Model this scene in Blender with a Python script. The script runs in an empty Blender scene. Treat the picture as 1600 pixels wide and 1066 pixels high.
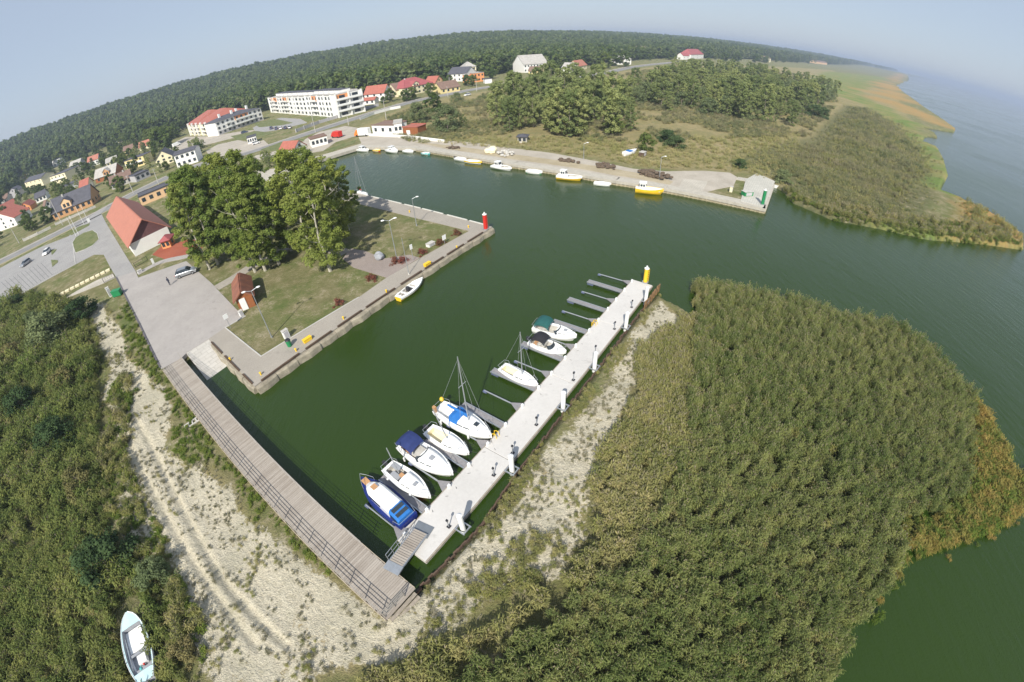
import bpy, math, random
import numpy as np
from mathutils import Vector, Matrix
R = math.radians
C = bpy.context.scene
rng = np.random.default_rng(7)
random.seed(7)

# ------------------------------------------------------------------ camera (wide fisheye action camera, 32 m up)
A1, B1, PITCH, ROLL, H = 1.1735, -0.1096, 0.6745, -0.0651, 32.0
cam = bpy.data.cameras.new('camera'); camo = bpy.data.objects.new('camera', cam); C.collection.objects.link(camo)
C.camera = camo
cam.type = 'PANO'
try:
    cam.panorama_type = 'FISHEYE_LENS_POLYNOMIAL'; cc = cam
except Exception:
    cc = cam.cycles; cc.panorama_type = 'FISHEYE_LENS_POLYNOMIAL'
cam.sensor_width = 36.0; cam.sensor_fit = 'HORIZONTAL'
cc.fisheye_fov = R(300)
cc.fisheye_polynomial_k0 = 0.0; cc.fisheye_polynomial_k1 = -A1/18.0; cc.fisheye_polynomial_k2 = 0.0
cc.fisheye_polynomial_k3 = -B1/18.0**3; cc.fisheye_polynomial_k4 = 0.0
cam.clip_start = 0.1; cam.clip_end = 40000
camo.location = (0, 0, H)
_f = Vector((0, math.cos(PITCH), -math.sin(PITCH)))
_u = Vector((0, math.sin(PITCH), math.cos(PITCH))); _r = Vector((1, 0, 0))
_x = _r*math.cos(ROLL) + _u*math.sin(ROLL); _y = -_r*math.sin(ROLL) + _u*math.cos(ROLL)
camo.rotation_euler = Matrix((( _x.x, _y.x, -_f.x), (_x.y, _y.y, -_f.y), (_x.z, _y.z, -_f.z))).to_euler()

# ------------------------------------------------------------------ sky, sun, exposure
SUN_EL, SUN_AZ = 41.0, 78.0            # shadows point to azimuth 78 deg (from +X towards +Y)
w = bpy.data.worlds.new('World'); C.world = w; w.use_nodes = True
nt = w.node_tree; nt.nodes.clear()
sky = nt.nodes.new('ShaderNodeTexSky'); sky.sky_type = 'NISHITA'; sky.sun_disc = False
sky.sun_elevation = R(SUN_EL); sd_ = Vector((-math.cos(R(SUN_AZ)), -math.sin(R(SUN_AZ))))
sky.sun_rotation = math.atan2(sd_.x, sd_.y); sky.altitude = 0
sky.air_density = 1.0; sky.dust_density = 0.7; sky.ozone_density = 1.2
bg = nt.nodes.new('ShaderNodeBackground'); bg.inputs['Strength'].default_value = 0.11
wo = nt.nodes.new('ShaderNodeOutputWorld')
# hazy day: most of the sky is the same pale blue grey, the clear sky shows faintly through it
hz = nt.nodes.new('ShaderNodeMix'); hz.data_type = 'RGBA'; hz.inputs[0].default_value = .80; hz.inputs[7].default_value = (2.75, 3.2, 3.95, 1)
nt.links.new(sky.outputs[0], hz.inputs[6]); nt.links.new(hz.outputs[2], bg.inputs[0]); nt.links.new(bg.outputs[0], wo.inputs[0])
sl = bpy.data.lights.new('sun', 'SUN'); sl.energy = 4.0; sl.angle = R(0.53); sl.color = (1.0, 0.95, 0.855)
so = bpy.data.objects.new('sun', sl); C.collection.objects.link(so)
_d = Vector((math.cos(R(SUN_AZ))*math.cos(R(SUN_EL)), math.sin(R(SUN_AZ))*math.cos(R(SUN_EL)), -math.sin(R(SUN_EL))))
so.rotation_euler = _d.to_track_quat('-Z', 'Y').to_euler(); so.location = (0, 0, 200)
C.view_settings.view_transform = 'Standard'; C.view_settings.look = 'None'
C.view_settings.exposure = 0.62; C.view_settings.gamma = 1.0
C.render.engine = 'CYCLES'
C.cycles.use_denoising = True
C.cycles.max_bounces = 6; C.cycles.diffuse_bounces = 3; C.cycles.glossy_bounces = 3; C.cycles.transmission_bounces = 3
C.cycles.transparent_max_bounces = 4; C.cycles.volume_bounces = 0
C.cycles.caustics_reflective = False; C.cycles.caustics_refractive = False

# ------------------------------------------------------------------ helpers
def ray(px, py):
    dx, dy = (px-800)/800, (py-533)/800; r = math.hypot(dx, dy); th = A1*r + B1*r**3
    s = math.sin(th)/max(r, 1e-9); vx, vy, vz = dx*s, -dy*s, math.cos(th)
    c, n = math.cos(ROLL), math.sin(ROLL); x = vx*c - vy*n; y = vx*n + vy*c
    cp, sp = math.cos(PITCH), math.sin(PITCH)
    return x, vz*cp + y*sp, y*cp - vz*sp
def G(px, py, z=0.0):
    """place on the ground (height z) seen at a spot of the photograph"""
    x, y, k = ray(px, py); t = (H-z)/-k
    return Vector((x*t, y*t, z))
def GP(pts, z=0.0): return [G(a, b, z) for a, b in pts]
def topz(b, t, z=1.0):
    g = G(b[0], b[1], z); x, y, k = ray(*t); return H + k/math.hypot(x, y)*math.hypot(g.x, g.y)

def tag(o, label=None, cat=None, group=None, kind=None):
    if label: o['label'] = label
    if cat: o['category'] = cat
    if group: o['group'] = group
    if kind: o['kind'] = kind
    return o
def thing(name, label, cat, loc=(0, 0, 0), rz=0.0, group=None):
    o = bpy.data.objects.new(name, None); C.collection.objects.link(o)
    o.location = loc; o.rotation_euler = (0, 0, rz); o.empty_display_size = 0.3
    return tag(o, label, cat, group)
def link(name, me, parent=None):
    o = bpy.data.objects.new(name, me); C.collection.objects.link(o)
    if parent: o.parent = parent
    return o
def copy_tree(o, parent=None):
    c = o.copy(); C.collection.objects.link(c)
    if parent: c.parent = parent
    for ch in list(o.children): copy_tree(ch, c)
    return c

class MB:
    def __init__(s): s.v = []; s.f = []; s.mi = []; s.m = 0; s.ch = []
    def add(s, vs, fs):
        n = len(s.v); s.ch.append((n, len(s.f), len(vs), len(fs))); s.v += [tuple(p) for p in vs]; s.f += [tuple(i+n for i in f) for f in fs]; s.mi += [s.m]*len(fs); return s
    def box(s, cx, cy, cz, sx, sy, sz, rz=0.0, tilt=0.0):
        c, n = math.cos(rz), math.sin(rz); vs = []
        for dz in (-.5, .5):
            for dx, dy in ((-.5, -.5), (.5, -.5), (.5, .5), (-.5, .5)):
                x, y, z = dx*sx, dy*sy, dz*sz
                if tilt: x, z = x*math.cos(tilt)+z*math.sin(tilt), -x*math.sin(tilt)+z*math.cos(tilt)
                vs.append((cx+x*c-y*n, cy+x*n+y*c, cz+z))
        return s.add(vs, [(3, 2, 1, 0), (4, 5, 6, 7), (0, 1, 5, 4), (1, 2, 6, 5), (2, 3, 7, 6), (3, 0, 4, 7)])
    def bar(s, p, q, wd, ht):
        """a box from p to q, width wd, height ht (centre line)"""
        p, q = Vector(p), Vector(q); d = (q-p); 
        if d.length < 1e-6: return s
        d.normalize(); up = Vector((0, 0, 1)) if abs(d.z) < .95 else Vector((1, 0, 0))
        a = d.cross(up).normalized()*wd/2; b = a.cross(d).normalized()*ht/2
        vs = [p-a-b, p+a-b, p+a+b, p-a+b, q-a-b, q+a-b, q+a+b, q-a+b]
        return s.add(vs, [(0, 1, 2, 3), (7, 6, 5, 4), (0, 4, 5, 1), (1, 5, 6, 2), (2, 6, 7, 3), (3, 7, 4, 0)])
    def tube(s, p, q, r0, r1=None, n=8, cap=True):
        p, q = Vector(p), Vector(q); r1 = r0 if r1 is None else r1; d = (q-p)
        if d.length < 1e-6: return s
        d.normalize(); up = Vector((0, 0, 1)) if abs(d.z) < .9 else Vector((1, 0, 0))
        a = d.cross(up).normalized(); b = d.cross(a)
        vs = [p+(a*math.cos(2*math.pi*k/n)+b*math.sin(2*math.pi*k/n))*r0 for k in range(n)] + \
             [q+(a*math.cos(2*math.pi*k/n)+b*math.sin(2*math.pi*k/n))*r1 for k in range(n)]
        fs = [(k, (k+1) % n, n+(k+1) % n, n+k) for k in range(n)]
        if cap: fs += [tuple(range(n-1, -1, -1)), tuple(range(n, 2*n))]
        return s.add(vs, fs)
    def path(s, pts, r, n=6):
        for a, b in zip(pts[:-1], pts[1:]): s.tube(a, b, r, r, n)
        return s
    def prism(s, poly, z0, z1):
        n = len(poly); ar = sum(poly[i][0]*poly[(i+1) % n][1]-poly[(i+1) % n][0]*poly[i][1] for i in range(n))
        if ar < 0: poly = poly[::-1]
        vs = [(p[0], p[1], z0) for p in poly]+[(p[0], p[1], z1) for p in poly]
        return s.add(vs, [tuple(range(n-1, -1, -1)), tuple(range(n, 2*n))]+[(k, (k+1) % n, n+(k+1) % n, n+k) for k in range(n)])
    def loft(s, rings, closed=True, cap0=False, cap1=False):
        n = len(rings[0]); vs = [p for r in rings for p in r]; fs = []
        for i in range(len(rings)-1):
            for k in range(n if closed else n-1):
                a = i*n+k; b = i*n+(k+1) % n; fs.append((a, b, b+n, a+n))
        if cap0: fs.append(tuple(range(n-1, -1, -1)))
        if cap1: fs.append(tuple(range((len(rings)-1)*n, len(rings)*n)))
        return s.add(vs, fs)
    def ball(s, c, rx, ry=None, rz=None, n=10, m=6):
        ry = ry or rx; rz = rz or rx
        rings = [[(c[0]+rx*math.sin(math.pi*i/m)*math.cos(2*math.pi*k/n), c[1]+ry*math.sin(math.pi*i/m)*math.sin(2*math.pi*k/n),
                   c[2]-rz*math.cos(math.pi*i/m)) for k in range(n)] for i in range(m+1)]
        rings[0] = [(c[0]+1e-4*rx*math.cos(2*math.pi*k/n), c[1]+1e-4*ry*math.sin(2*math.pi*k/n), c[2]-rz) for k in range(n)]
        rings[-1] = [(c[0]+1e-4*rx*math.cos(2*math.pi*k/n), c[1]+1e-4*ry*math.sin(2*math.pi*k/n), c[2]+rz) for k in range(n)]
        return s.loft(rings)
    def mesh(s, name, mats, smooth=False):
        me = bpy.data.meshes.new(name); me.from_pydata(s.v, [], s.f)
        for m in (mats if isinstance(mats, (list, tuple)) else [mats]): me.materials.append(m)
        if s.m or any(s.mi): me.polygons.foreach_set('material_index', s.mi)
        if smooth: me.polygons.foreach_set('use_smooth', [True]*len(me.polygons))
        me.update(); return me
    def build(s, name, mats, parent=None, smooth=False, bevel=0):
        o = link(name, s.mesh(name, mats, smooth), parent)
        if bevel:
            b = o.modifiers.new('bevel', 'BEVEL'); b.width = bevel; b.segments = 2; b.limit_method = 'ANGLE'
        return o

def build_each(b, name, mats, parent, group=1):
    """every piece of b becomes an object of its own"""
    o = []
    for i in range(0, len(b.ch), group):
        q = MB(); n0, f0 = b.ch[i][:2]; l = b.ch[min(i+group, len(b.ch))-1]; n1, f1 = l[0]+l[2], l[1]+l[3]
        q.v = b.v[n0:n1]; q.f = [tuple(k-n0 for k in f) for f in b.f[f0:f1]]; q.mi = b.mi[f0:f1]; o.append(q.build(name, mats, parent))
    return o

# ------------------------------------------------------------------ materials
def nodes(m):
    m.use_nodes = True; nt = m.node_tree; nt.nodes.clear()
    out = nt.nodes.new('ShaderNodeOutputMaterial'); return nt, out
def NN(nt, t, **k):
    n = nt.nodes.new(t)
    for a, b in k.items(): setattr(n, a, b)
    return n
def noise(nt, co, scale, detail=4, rough=.55, dist=0.0):
    n = NN(nt, 'ShaderNodeTexNoise'); n.inputs['Scale'].default_value = scale; n.inputs['Detail'].default_value = detail
    n.inputs['Roughness'].default_value = rough; n.inputs['Distortion'].default_value = dist
    nt.links.new(co, n.inputs['Vector']); return n.outputs['Fac']
def ramp(nt, f, stops):
    n = NN(nt, 'ShaderNodeValToRGB'); e = n.color_ramp.elements
    while len(e) < len(stops): e.new(.5)
    for i, (p, c) in enumerate(stops):
        e[i].position = p; e[i].color = (c, c, c, 1) if not isinstance(c, (tuple, list)) else (*c[:3], 1)
    nt.links.new(f, n.inputs[0]); return n.outputs[0]
def mixc(nt, f, a, b, blend='MIX'):
    n = NN(nt, 'ShaderNodeMix', data_type='RGBA', blend_type=blend)
    for s, v in ((n.inputs[0], f), (n.inputs[6], a), (n.inputs[7], b)):
        if isinstance(v, (int, float)): s.default_value = v
        elif isinstance(v, (tuple, list)): s.default_value = (*v[:3], 1)
        else: nt.links.new(v, s)
    return n.outputs[2]
def mth(nt, op, a, b=0.0, clamp=False):
    n = NN(nt, 'ShaderNodeMath', operation=op); n.use_clamp = clamp
    for s, v in ((n.inputs[0], a), (n.inputs[1], b)):
        if isinstance(v, (int, float)): s.default_value = v
        else: nt.links.new(v, s)
    return n.outputs[0]
def bump(nt, f, strength, dist=.1):
    n = NN(nt, 'ShaderNodeBump'); n.inputs['Strength'].default_value = strength; n.inputs['Distance'].default_value = dist
    nt.links.new(f, n.inputs['Height']); return n.outputs[0]
def M(name, col, rough=.7, var=.18, scale=2.0, metal=0.0, bmp=0.0, col2=None, coat=0.0, world=False, spec=.4):
    m = bpy.data.materials.new(name); nt, out = nodes(m)
    p = NN(nt, 'ShaderNodeBsdfPrincipled'); tc = NN(nt, 'ShaderNodeTexCoord'); co = tc.outputs['Object']
    if world: co = NN(nt, 'ShaderNodeNewGeometry').outputs['Position']
    n1 = noise(nt, co, scale, 5, .6); n2 = noise(nt, co, scale*9, 3, .6)
    f = mth(nt, 'ADD', mth(nt, 'MULTIPLY', n1, .65), mth(nt, 'MULTIPLY', n2, .35))
    f = ramp(nt, f, [(.36, 0), (.64, 1)])
    a = tuple(c*(1-var) for c in col); b = col2 or tuple(min(1, c*(1+var)) for c in col)
    nt.links.new(mixc(nt, f, a, b), p.inputs['Base Color'])
    p.inputs['Roughness'].default_value = rough; p.inputs['Metallic'].default_value = metal
    p.inputs['Specular IOR Level'].default_value = spec
    if coat: p.inputs['Coat Weight'].default_value = coat
    if bmp: nt.links.new(bump(nt, n2, bmp, .03), p.inputs['Normal'])
    nt.links.new(p.outputs[0], out.inputs[0]); return m
def leafmat(name, c1, c2, scale=.25, trans=.3, rnd=.25, ao=None):
    """foliage: colour drifts over the plant and from plant to plant, thin leaves let some light through"""
    m = bpy.data.materials.new(name); nt, out = nodes(m)
    geo = NN(nt, 'ShaderNodeNewGeometry'); oi = NN(nt, 'ShaderNodeObjectInfo')
    n1 = noise(nt, geo.outputs['Position'], scale, 3); n2 = noise(nt, geo.outputs['Position'], scale*7, 2)
    f = ramp(nt, mth(nt, 'ADD', mth(nt, 'MULTIPLY', n1, .6), mth(nt, 'MULTIPLY', n2, .4)), [(.36, 0), (.64, 1)])
    col = mixc(nt, f, c1, c2)
    hsv = NN(nt, 'ShaderNodeHueSaturation'); nt.links.new(col, hsv.inputs['Color'])
    v = mth(nt, 'ADD', mth(nt, 'MULTIPLY', oi.outputs['Random'], rnd*2), 1-rnd); nt.links.new(v, hsv.inputs['Value'])
    h = mth(nt, 'ADD', mth(nt, 'MULTIPLY', oi.outputs['Random'], -.035), .515); nt.links.new(h, hsv.inputs['Hue'])
    d = NN(nt, 'ShaderNodeBsdfDiffuse'); t = NN(nt, 'ShaderNodeBsdfTranslucent'); mx = NN(nt, 'ShaderNodeMixShader')
    nt.links.new(hsv.outputs[0], d.inputs[0]); nt.links.new(hsv.outputs[0], t.inputs[0]); mx.inputs[0].default_value = trans
    nt.links.new(d.outputs[0], mx.inputs[1]); nt.links.new(t.outputs[0], mx.inputs[2]); nt.links.new(mx.outputs[0], out.inputs[0])
    return m
def plain(name, col, rough=.5, metal=0.0, **k): return M(name, col, rough, .06, 1.5, metal, **k)

MT = dict(
    white=plain('white_paint', (.80, .80, .78), .35), gel=plain('white_gelcoat', (.82, .82, .80), .2, coat=.3),
    wallw=M('white_plaster', (.78, .77, .74), .85, .05, .6), cream=M('cream_plaster', (.76, .69, .48), .85, .06, .6),
    yellowp=M('yellow_plaster', (.72, .60, .30), .85, .07, .6), peach=M('peach_plaster', (.72, .48, .28), .85, .06, .6),
    orangep=M('orange_plaster', (.70, .30, .12), .85, .08, .6), greyp=M('grey_plaster', (.42, .41, .42), .85, .1, .6),
    stone=M('pale_stone', (.48, .46, .42), .9, .2, 1.2, bmp=.3), dark=plain('dark_metal', (.03, .03, .035), .5),
    red=plain('red_paint', (.55, .03, .02), .4), yellow=plain('yellow_paint', (.80, .52, .03), .4), blue=plain('blue_paint', (.014, .028, .16), .35),
    green=plain('green_plastic', (.02, .22, .08), .45), orange=plain('orange_paint', (.75, .22, .04), .5),
    galv=M('galvanised_steel', (.42, .44, .46), .45, .12, 2, .6), grey=plain('grey_paint', (.30, .31, .33), .6),
    glass=M('window_glass', (.035, .045, .055), .08, .2, .5, spec=.6), frame=plain('white_frame', (.75, .75, .73), .5),
    wood=M('weathered_wood', (.30, .26, .21), .85, .25, 3, bmp=.3), brownwood=M('brown_wood', (.28, .10, .035), .7, .2, 2),
    bluecanvas=M('bright_blue_canvas', (.02, .15, .45), .8, .12, 2), navy=M('navy_canvas', (.02, .035, .13), .8, .15, 2),
    greencanvas=M('dark_green_canvas', (.015, .09, .085), .8, .15, 2), black=M('black_canvas', (.02, .02, .024), .8, .15, 2),
    redcanvas=M('red_canvas', (.42, .03, .04), .8, .12, 2), tan=M('tan_wood', (.48, .27, .13), .6, .15, 2),
    redroof=M('red_tile_roof', (.36, .12, .085), .7, .15, .8, bmp=.2), maroon=M('maroon_boards', (.14, .065, .065), .8, .15, 1.5), pinkroof=M('orange_tile_roof', (.40, .16, .11), .75, .1, .7, bmp=.25),
    crimson=M('crimson_roof', (.34, .09, .09), .6, .12, .8), greyroof=M('dark_grey_roof', (.085, .085, .10), .8, .2, .8, bmp=.2),
    hutroof=M('rust_brown_roof', (.20, .085, .06), .7, .2, .9, col2=(.30, .12, .07)), brownroof=M('brown_roof', (.20, .13, .10), .8, .2, .8, bmp=.2), paleroof=M('pale_fibre_roof', (.40, .38, .35), .85, .2, .6),
    rubber=plain('rubber', (.02, .02, .02), .8), skin=plain('skin', (.5, .3, .22), .6), cloth=plain('dark_clothes', (.04, .045, .07), .9),
    teal=plain('teal_paint', (.10, .42, .42), .5), palegreen=plain('pale_green_paint', (.15, .45, .25), .5),
    silver=M('silver_car_paint', (.42, .44, .46), .3, .03, 1, .7), carwhite=plain('white_car_paint', (.78, .78, .78), .25), carblue=plain('dark_blue_car_paint', (.06, .08, .14), .25),
    rust=M('rusty_steel', (.10, .065, .045), .9, .35, 2, bmp=.4), bark=M('grey_bark', (.22, .19, .15), .95, .25, 2, bmp=.4),
    palebark=M('pale_bark', (.42, .39, .32), .95, .25, 2, bmp=.3))
# ------------------------------------------------------------------ terrain
def sdist(P, poly):
    """signed distance (positive inside) of points P (n,2) to a closed polygon"""
    V = np.array([[p[0], p[1]] for p in poly]); W = np.roll(V, -1, 0)
    d = np.full(len(P), 1e9); ins = np.zeros(len(P), bool)
    for a, b in zip(V, W):
        e = b-a; q = P-a; t = np.clip((q@e)/max(e@e, 1e-9), 0, 1)
        d = np.minimum(d, np.hypot(*(q-t[:, None]*e).T))
        c = ((a[1] > P[:, 1]) != (b[1] > P[:, 1]))
        with np.errstate(divide='ignore', invalid='ignore'):
            xi = (b[0]-a[0])*(P[:, 1]-a[1])/(b[1]-a[1]+1e-12)+a[0]
        ins ^= c & (P[:, 0] < xi)
    return np.where(ins, d, -d)
def pdist(P, line):
    V = np.array([[p[0], p[1]] for p in line]); d = np.full(len(P), 1e9)
    for a, b in zip(V[:-1], V[1:]):
        e = b-a; q = P-a; t = np.clip((q@e)/max(e@e, 1e-9), 0, 1); d = np.minimum(d, np.hypot(*(q-t[:, None]*e).T))
    return d
def vnoise(P, s, seed=0):
    """smooth value noise 0..1"""
    x = P[:, 0]/s; y = P[:, 1]/s; xi = np.floor(x).astype(np.int64); yi = np.floor(y).astype(np.int64)
    fx = x-xi; fy = y-yi; fx = fx*fx*(3-2*fx); fy = fy*fy*(3-2*fy)
    def h(a, b):
        n = (a*374761393+b*668265263+seed*1274126177) & 0xffffffff; n = ((n ^ (n >> 13))*1274126177) & 0xffffffff
        return ((n ^ (n >> 16)) & 0xffff)/65535.0
    return (h(xi, yi)*(1-fx)+h(xi+1, yi)*fx)*(1-fy)+(h(xi, yi+1)*(1-fx)+h(xi+1, yi+1)*fx)*fy
def fbm(P, s, seed=0, o=4):
    r = np.zeros(len(P)); a = .5; t = 0
    for k in range(o): r += a*vnoise(P, s/2**k, seed+k); t += a; a *= .5
    return r/t
def sm(x, a, b):
    t = np.clip((x-a)/(b-a), 0, 1); return t*t*(3-2*t)
def V2(x, y): return Vector((x, y, 0))

# quay corners
QC = G(398, 604, 1.0); QE = G(769, 355, 1.0); QN = G(577.6, 307, 1.0)
FE = G(1195.6, 327, 1.0); FW = G(565, 230, 1.0)
WQ = G(522, 243, 1.0)
def isect(a, b, c, d):
    a, b, c, d = [Vector((p.x, p.y)) for p in (a, b, c, d)]; r = b-a; s = d-c
    t = ((c-a).x*s.y-(c-a).y*s.x)/(r.x*s.y-r.y*s.x); return a+r*t
_w = isect(QE, QN, FW, WQ); NW = Vector((_w.x, _w.y, 1.0))
PEND = G(1030, 452, .8)
_e0, _e1 = G(665, 877, .6), G(1020, 445, .6); _dd = (_e1-_e0).normalized(); _nn = Vector((_dd.y, -_dd.x, 0)); _L = (_e1-_e0).length
pier_r = [G(283, 559, 1.3), G(647, 919, 1.3)]
pier_l = [G(252, 576, 1.3), G(600.5, 964, 1.3)]
SP0 = G(648, 921, 0.9)          # sheet-pile wall start
BANK = [SP0]+[_e0+_dd*a+_nn*b for a, b in ((5, 1.5), (10, 1.0), (20, .85), (32, .82), (_L-6, .82))]+[PEND]     # edge of the sandy bank behind the pontoon
far_line = [FW] + GP([(650, 232), (800, 257), (962, 283), (1041, 295)], 1.0) + [FE]
reed_edge = GP([(1238, 318), (1300, 345), (1380, 360), (1450, 376), (1530, 382), (1600, 392)], 0)
spit_up = GP([(1600, 372), (1560, 342), (1500, 312), (1470, 300), (1482, 275), (1475, 250), (1465, 232), (1440, 222), (1450, 214), (1466, 217), (1462, 210), (1440, 200), (1492, 208), (1494, 203), (1480, 192), (1462, 180), (1440, 165), (1430, 157), (1410, 143), (1402, 134), (1418, 126), (1416, 118)], 0)
coast = [V2(2100, 2200), V2(3600, 3600), V2(9000, 7600)]
basin_in = [G(290, 556, 1), G(326, 531, 1)]
_pr0 = pier_r[0]; 
# main land: everything left, behind, and the far shore, minus the basin
LAND = [V2(-9000, -600), V2(-300, -300), V2(-60, -60), V2(-10, -30), V2(2, -6), G(655, 935, .5), SP0, pier_r[1]+(pier_l[1]-pier_r[1])*.6,
        pier_r[0]+(pier_l[0]-pier_r[0])*.6, G(290, 556, 1), G(327, 532, 1), QC, QE, NW, FW] + far_line[1:] + \
       [G(1211, 287, 1), G(1222, 296, .5)] + reed_edge + spit_up + coast + [V2(9000, 11500), V2(-9000, 11500)]
# the sandy spit with reed bed in front
SPIT = [V2(2, -40), V2(-34, -30), V2(-30, 4), G(540, 960, .7), G(600, 950, .7)] + BANK + GP([(1036, 470), (1062, 482), (1092, 503), (1092, 455), (1105, 443), (1160, 458), (1210, 472), (1300, 495), (1385, 512), (1432, 543), (1480, 590), (1505, 612), (1545, 650), (1590, 735)], 0) + \
       [V2(55, 12), V2(58, 9)] + GP([(1560, 838), (1490, 862), (1430, 876), (1396, 930), (1372, 975), (1345, 1020), (1325, 1066)], 0) + [V2(17, -9)]
HARDPTS = None
REEDBED = GP([(1088, 448), (1160, 458), (1210, 472), (1300, 495), (1385, 512), (1432, 543), (1480, 590), (1505, 612), (1510, 680), (1500, 760), (1450, 800), (1400, 812), (1385, 900), (1340, 990), (1300, 1066)], 0) + [V2(15, -12), V2(-2, -12)] + \
          GP([(700, 1066), (800, 1000), (880, 930), (960, 900), (1010, 860), (1040, 800), (1060, 720), (1075, 640), (1080, 560), (1090, 510)], 0)
SEDGE = GP([(1385, 900), (1400, 812), (1450, 800), (1500, 760), (1510, 680), (1505, 612), (1545, 650), (1590, 735)], 0) + [V2(55, 12), V2(58, 9)] + GP([(1560, 838), (1490, 862), (1430, 876), (1396, 930), (1372, 975), (1345, 1020), (1325, 1066), (1300, 1066), (1340, 990)], 0)
TALLGRASS = GP([(1000, 560), (1060, 512), (1110, 505), (1115, 560), (1085, 620), (1110, 680), (1070, 750), (1060, 800), (1010, 860), (960, 900), (880, 930), (800, 1000), (700, 1066)], 0) + [V2(-4, -8), V2(-9, -5)] + \
            GP([(560, 1066), (640, 1030), (720, 1000), (790, 960), (870, 915), (920, 870), (935, 790), (940, 740), (965, 690), (1000, 640)], 0)
SAND1 = GP([(118, 468), (165, 476), (190, 520), (215, 570), (262, 612), (268, 640), (262, 700), (330, 730), (380, 790), (430, 850), (520, 905), (600, 968), (648, 930), (672, 895), (745, 825), (812, 758), (868, 690), (945, 598), (1000, 500), (1030, 468), (1094, 505), (1060, 520), (1020, 545), (1005, 600), (985, 650), (960, 700), (940, 780), (925, 850), (880, 905), (800, 930), (740, 965), (690, 990), (640, 1015), (560, 1045), (480, 1070), (340, 1080), (300, 1010), (290, 950), (250, 880), (195, 840), (180, 780), (185, 700), (175, 640), (165, 600), (170, 560), (150, 520)], .7)
SANDGRASS = GP([(760, 870), (860, 830), (900, 850), (860, 920), (760, 955), (690, 985), (660, 1000), (650, 960), (700, 910)], .7)
GREENA = GP([(200, 470), (235, 500), (262, 560), (300, 640), (350, 700), (430, 780), (560, 890), (600, 940), (570, 940), (470, 870), (400, 800), (372, 760), (340, 715), (300, 730), (270, 700), (275, 640), (250, 600), (205, 560), (185, 500)], .7)
LEFTBUSH = GP([(0, 470), (60, 455), (130, 470), (160, 520), (170, 560), (165, 600), (175, 640), (185, 700), (180, 780), (195, 840), (250, 880), (290, 950), (300, 1010), (330, 1080)], .7) + [V2(-30, -25), V2(-80, -25), V2(-250, 10), V2(-220, 60)]
MEADOW = GP([(560, 200), (640, 165), (760, 142), (900, 124), (1040, 102), (1300, 110), (1400, 150), (1480, 300), (1240, 320), (1212, 285), (1180, 272), (1010, 262), (780, 226)], 1)
FARREED = GP([(1225, 292), (1190, 268), (1130, 255), (1200, 230), (1270, 215), (1290, 190), (1320, 165), (1360, 170), (1420, 200), (1440, 222), (1465, 250), (1470, 290), (1440, 330), (1480, 355), (1530, 375), (1450, 374), (1380, 358), (1300, 343), (1240, 318)], .5)
ORANGE1 = GP([(1490, 305), (1560, 340), (1600, 372), (1620, 392), (1530, 384), (1470, 376), (1490, 350)], 0)
ORANGE2 = GP([(1390, 120), (1418, 118), (1402, 134), (1440, 165), (1480, 192), (1496, 206), (1440, 190), (1390, 165), (1340, 150), (1370, 135)], 0)
GREENSHORE = GP([(1290, 112), (1390, 122), (1370, 135), (1340, 150), (1400, 175), (1450, 200), (1475, 240), (1485, 290), (1440, 320), (1420, 260), (1390, 220), (1340, 165), (1280, 140), (1250, 125)], 0)
FOREST = GP([(0, 330), (40, 282), (75, 272), (110, 256), (165, 234), (235, 220), (262, 206), (300, 198), (360, 186), (415, 174), (470, 166), (530, 161), (562, 156), (620, 142), (690, 127), (740, 121), (800, 114), (860, 109), (900, 107), (960, 97), (1060, 91), (1120, 92), (1200, 94), (1290, 101), (1400, 112)], 1) + [V2(2500, 2650), V2(9000, 8300), V2(9000, 11500), V2(-9000, 11500), V2(-9000, 1500)]
RUTS = [GP(q, .7) for q in ([(180, 640), (199, 690), (236, 761), (256, 800), (290, 860), (325, 912), (360, 960), (400, 1010)], [(215, 660), (243, 710), (282, 790), (325, 867), (357, 917), (412, 975), (450, 1010)])]

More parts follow.
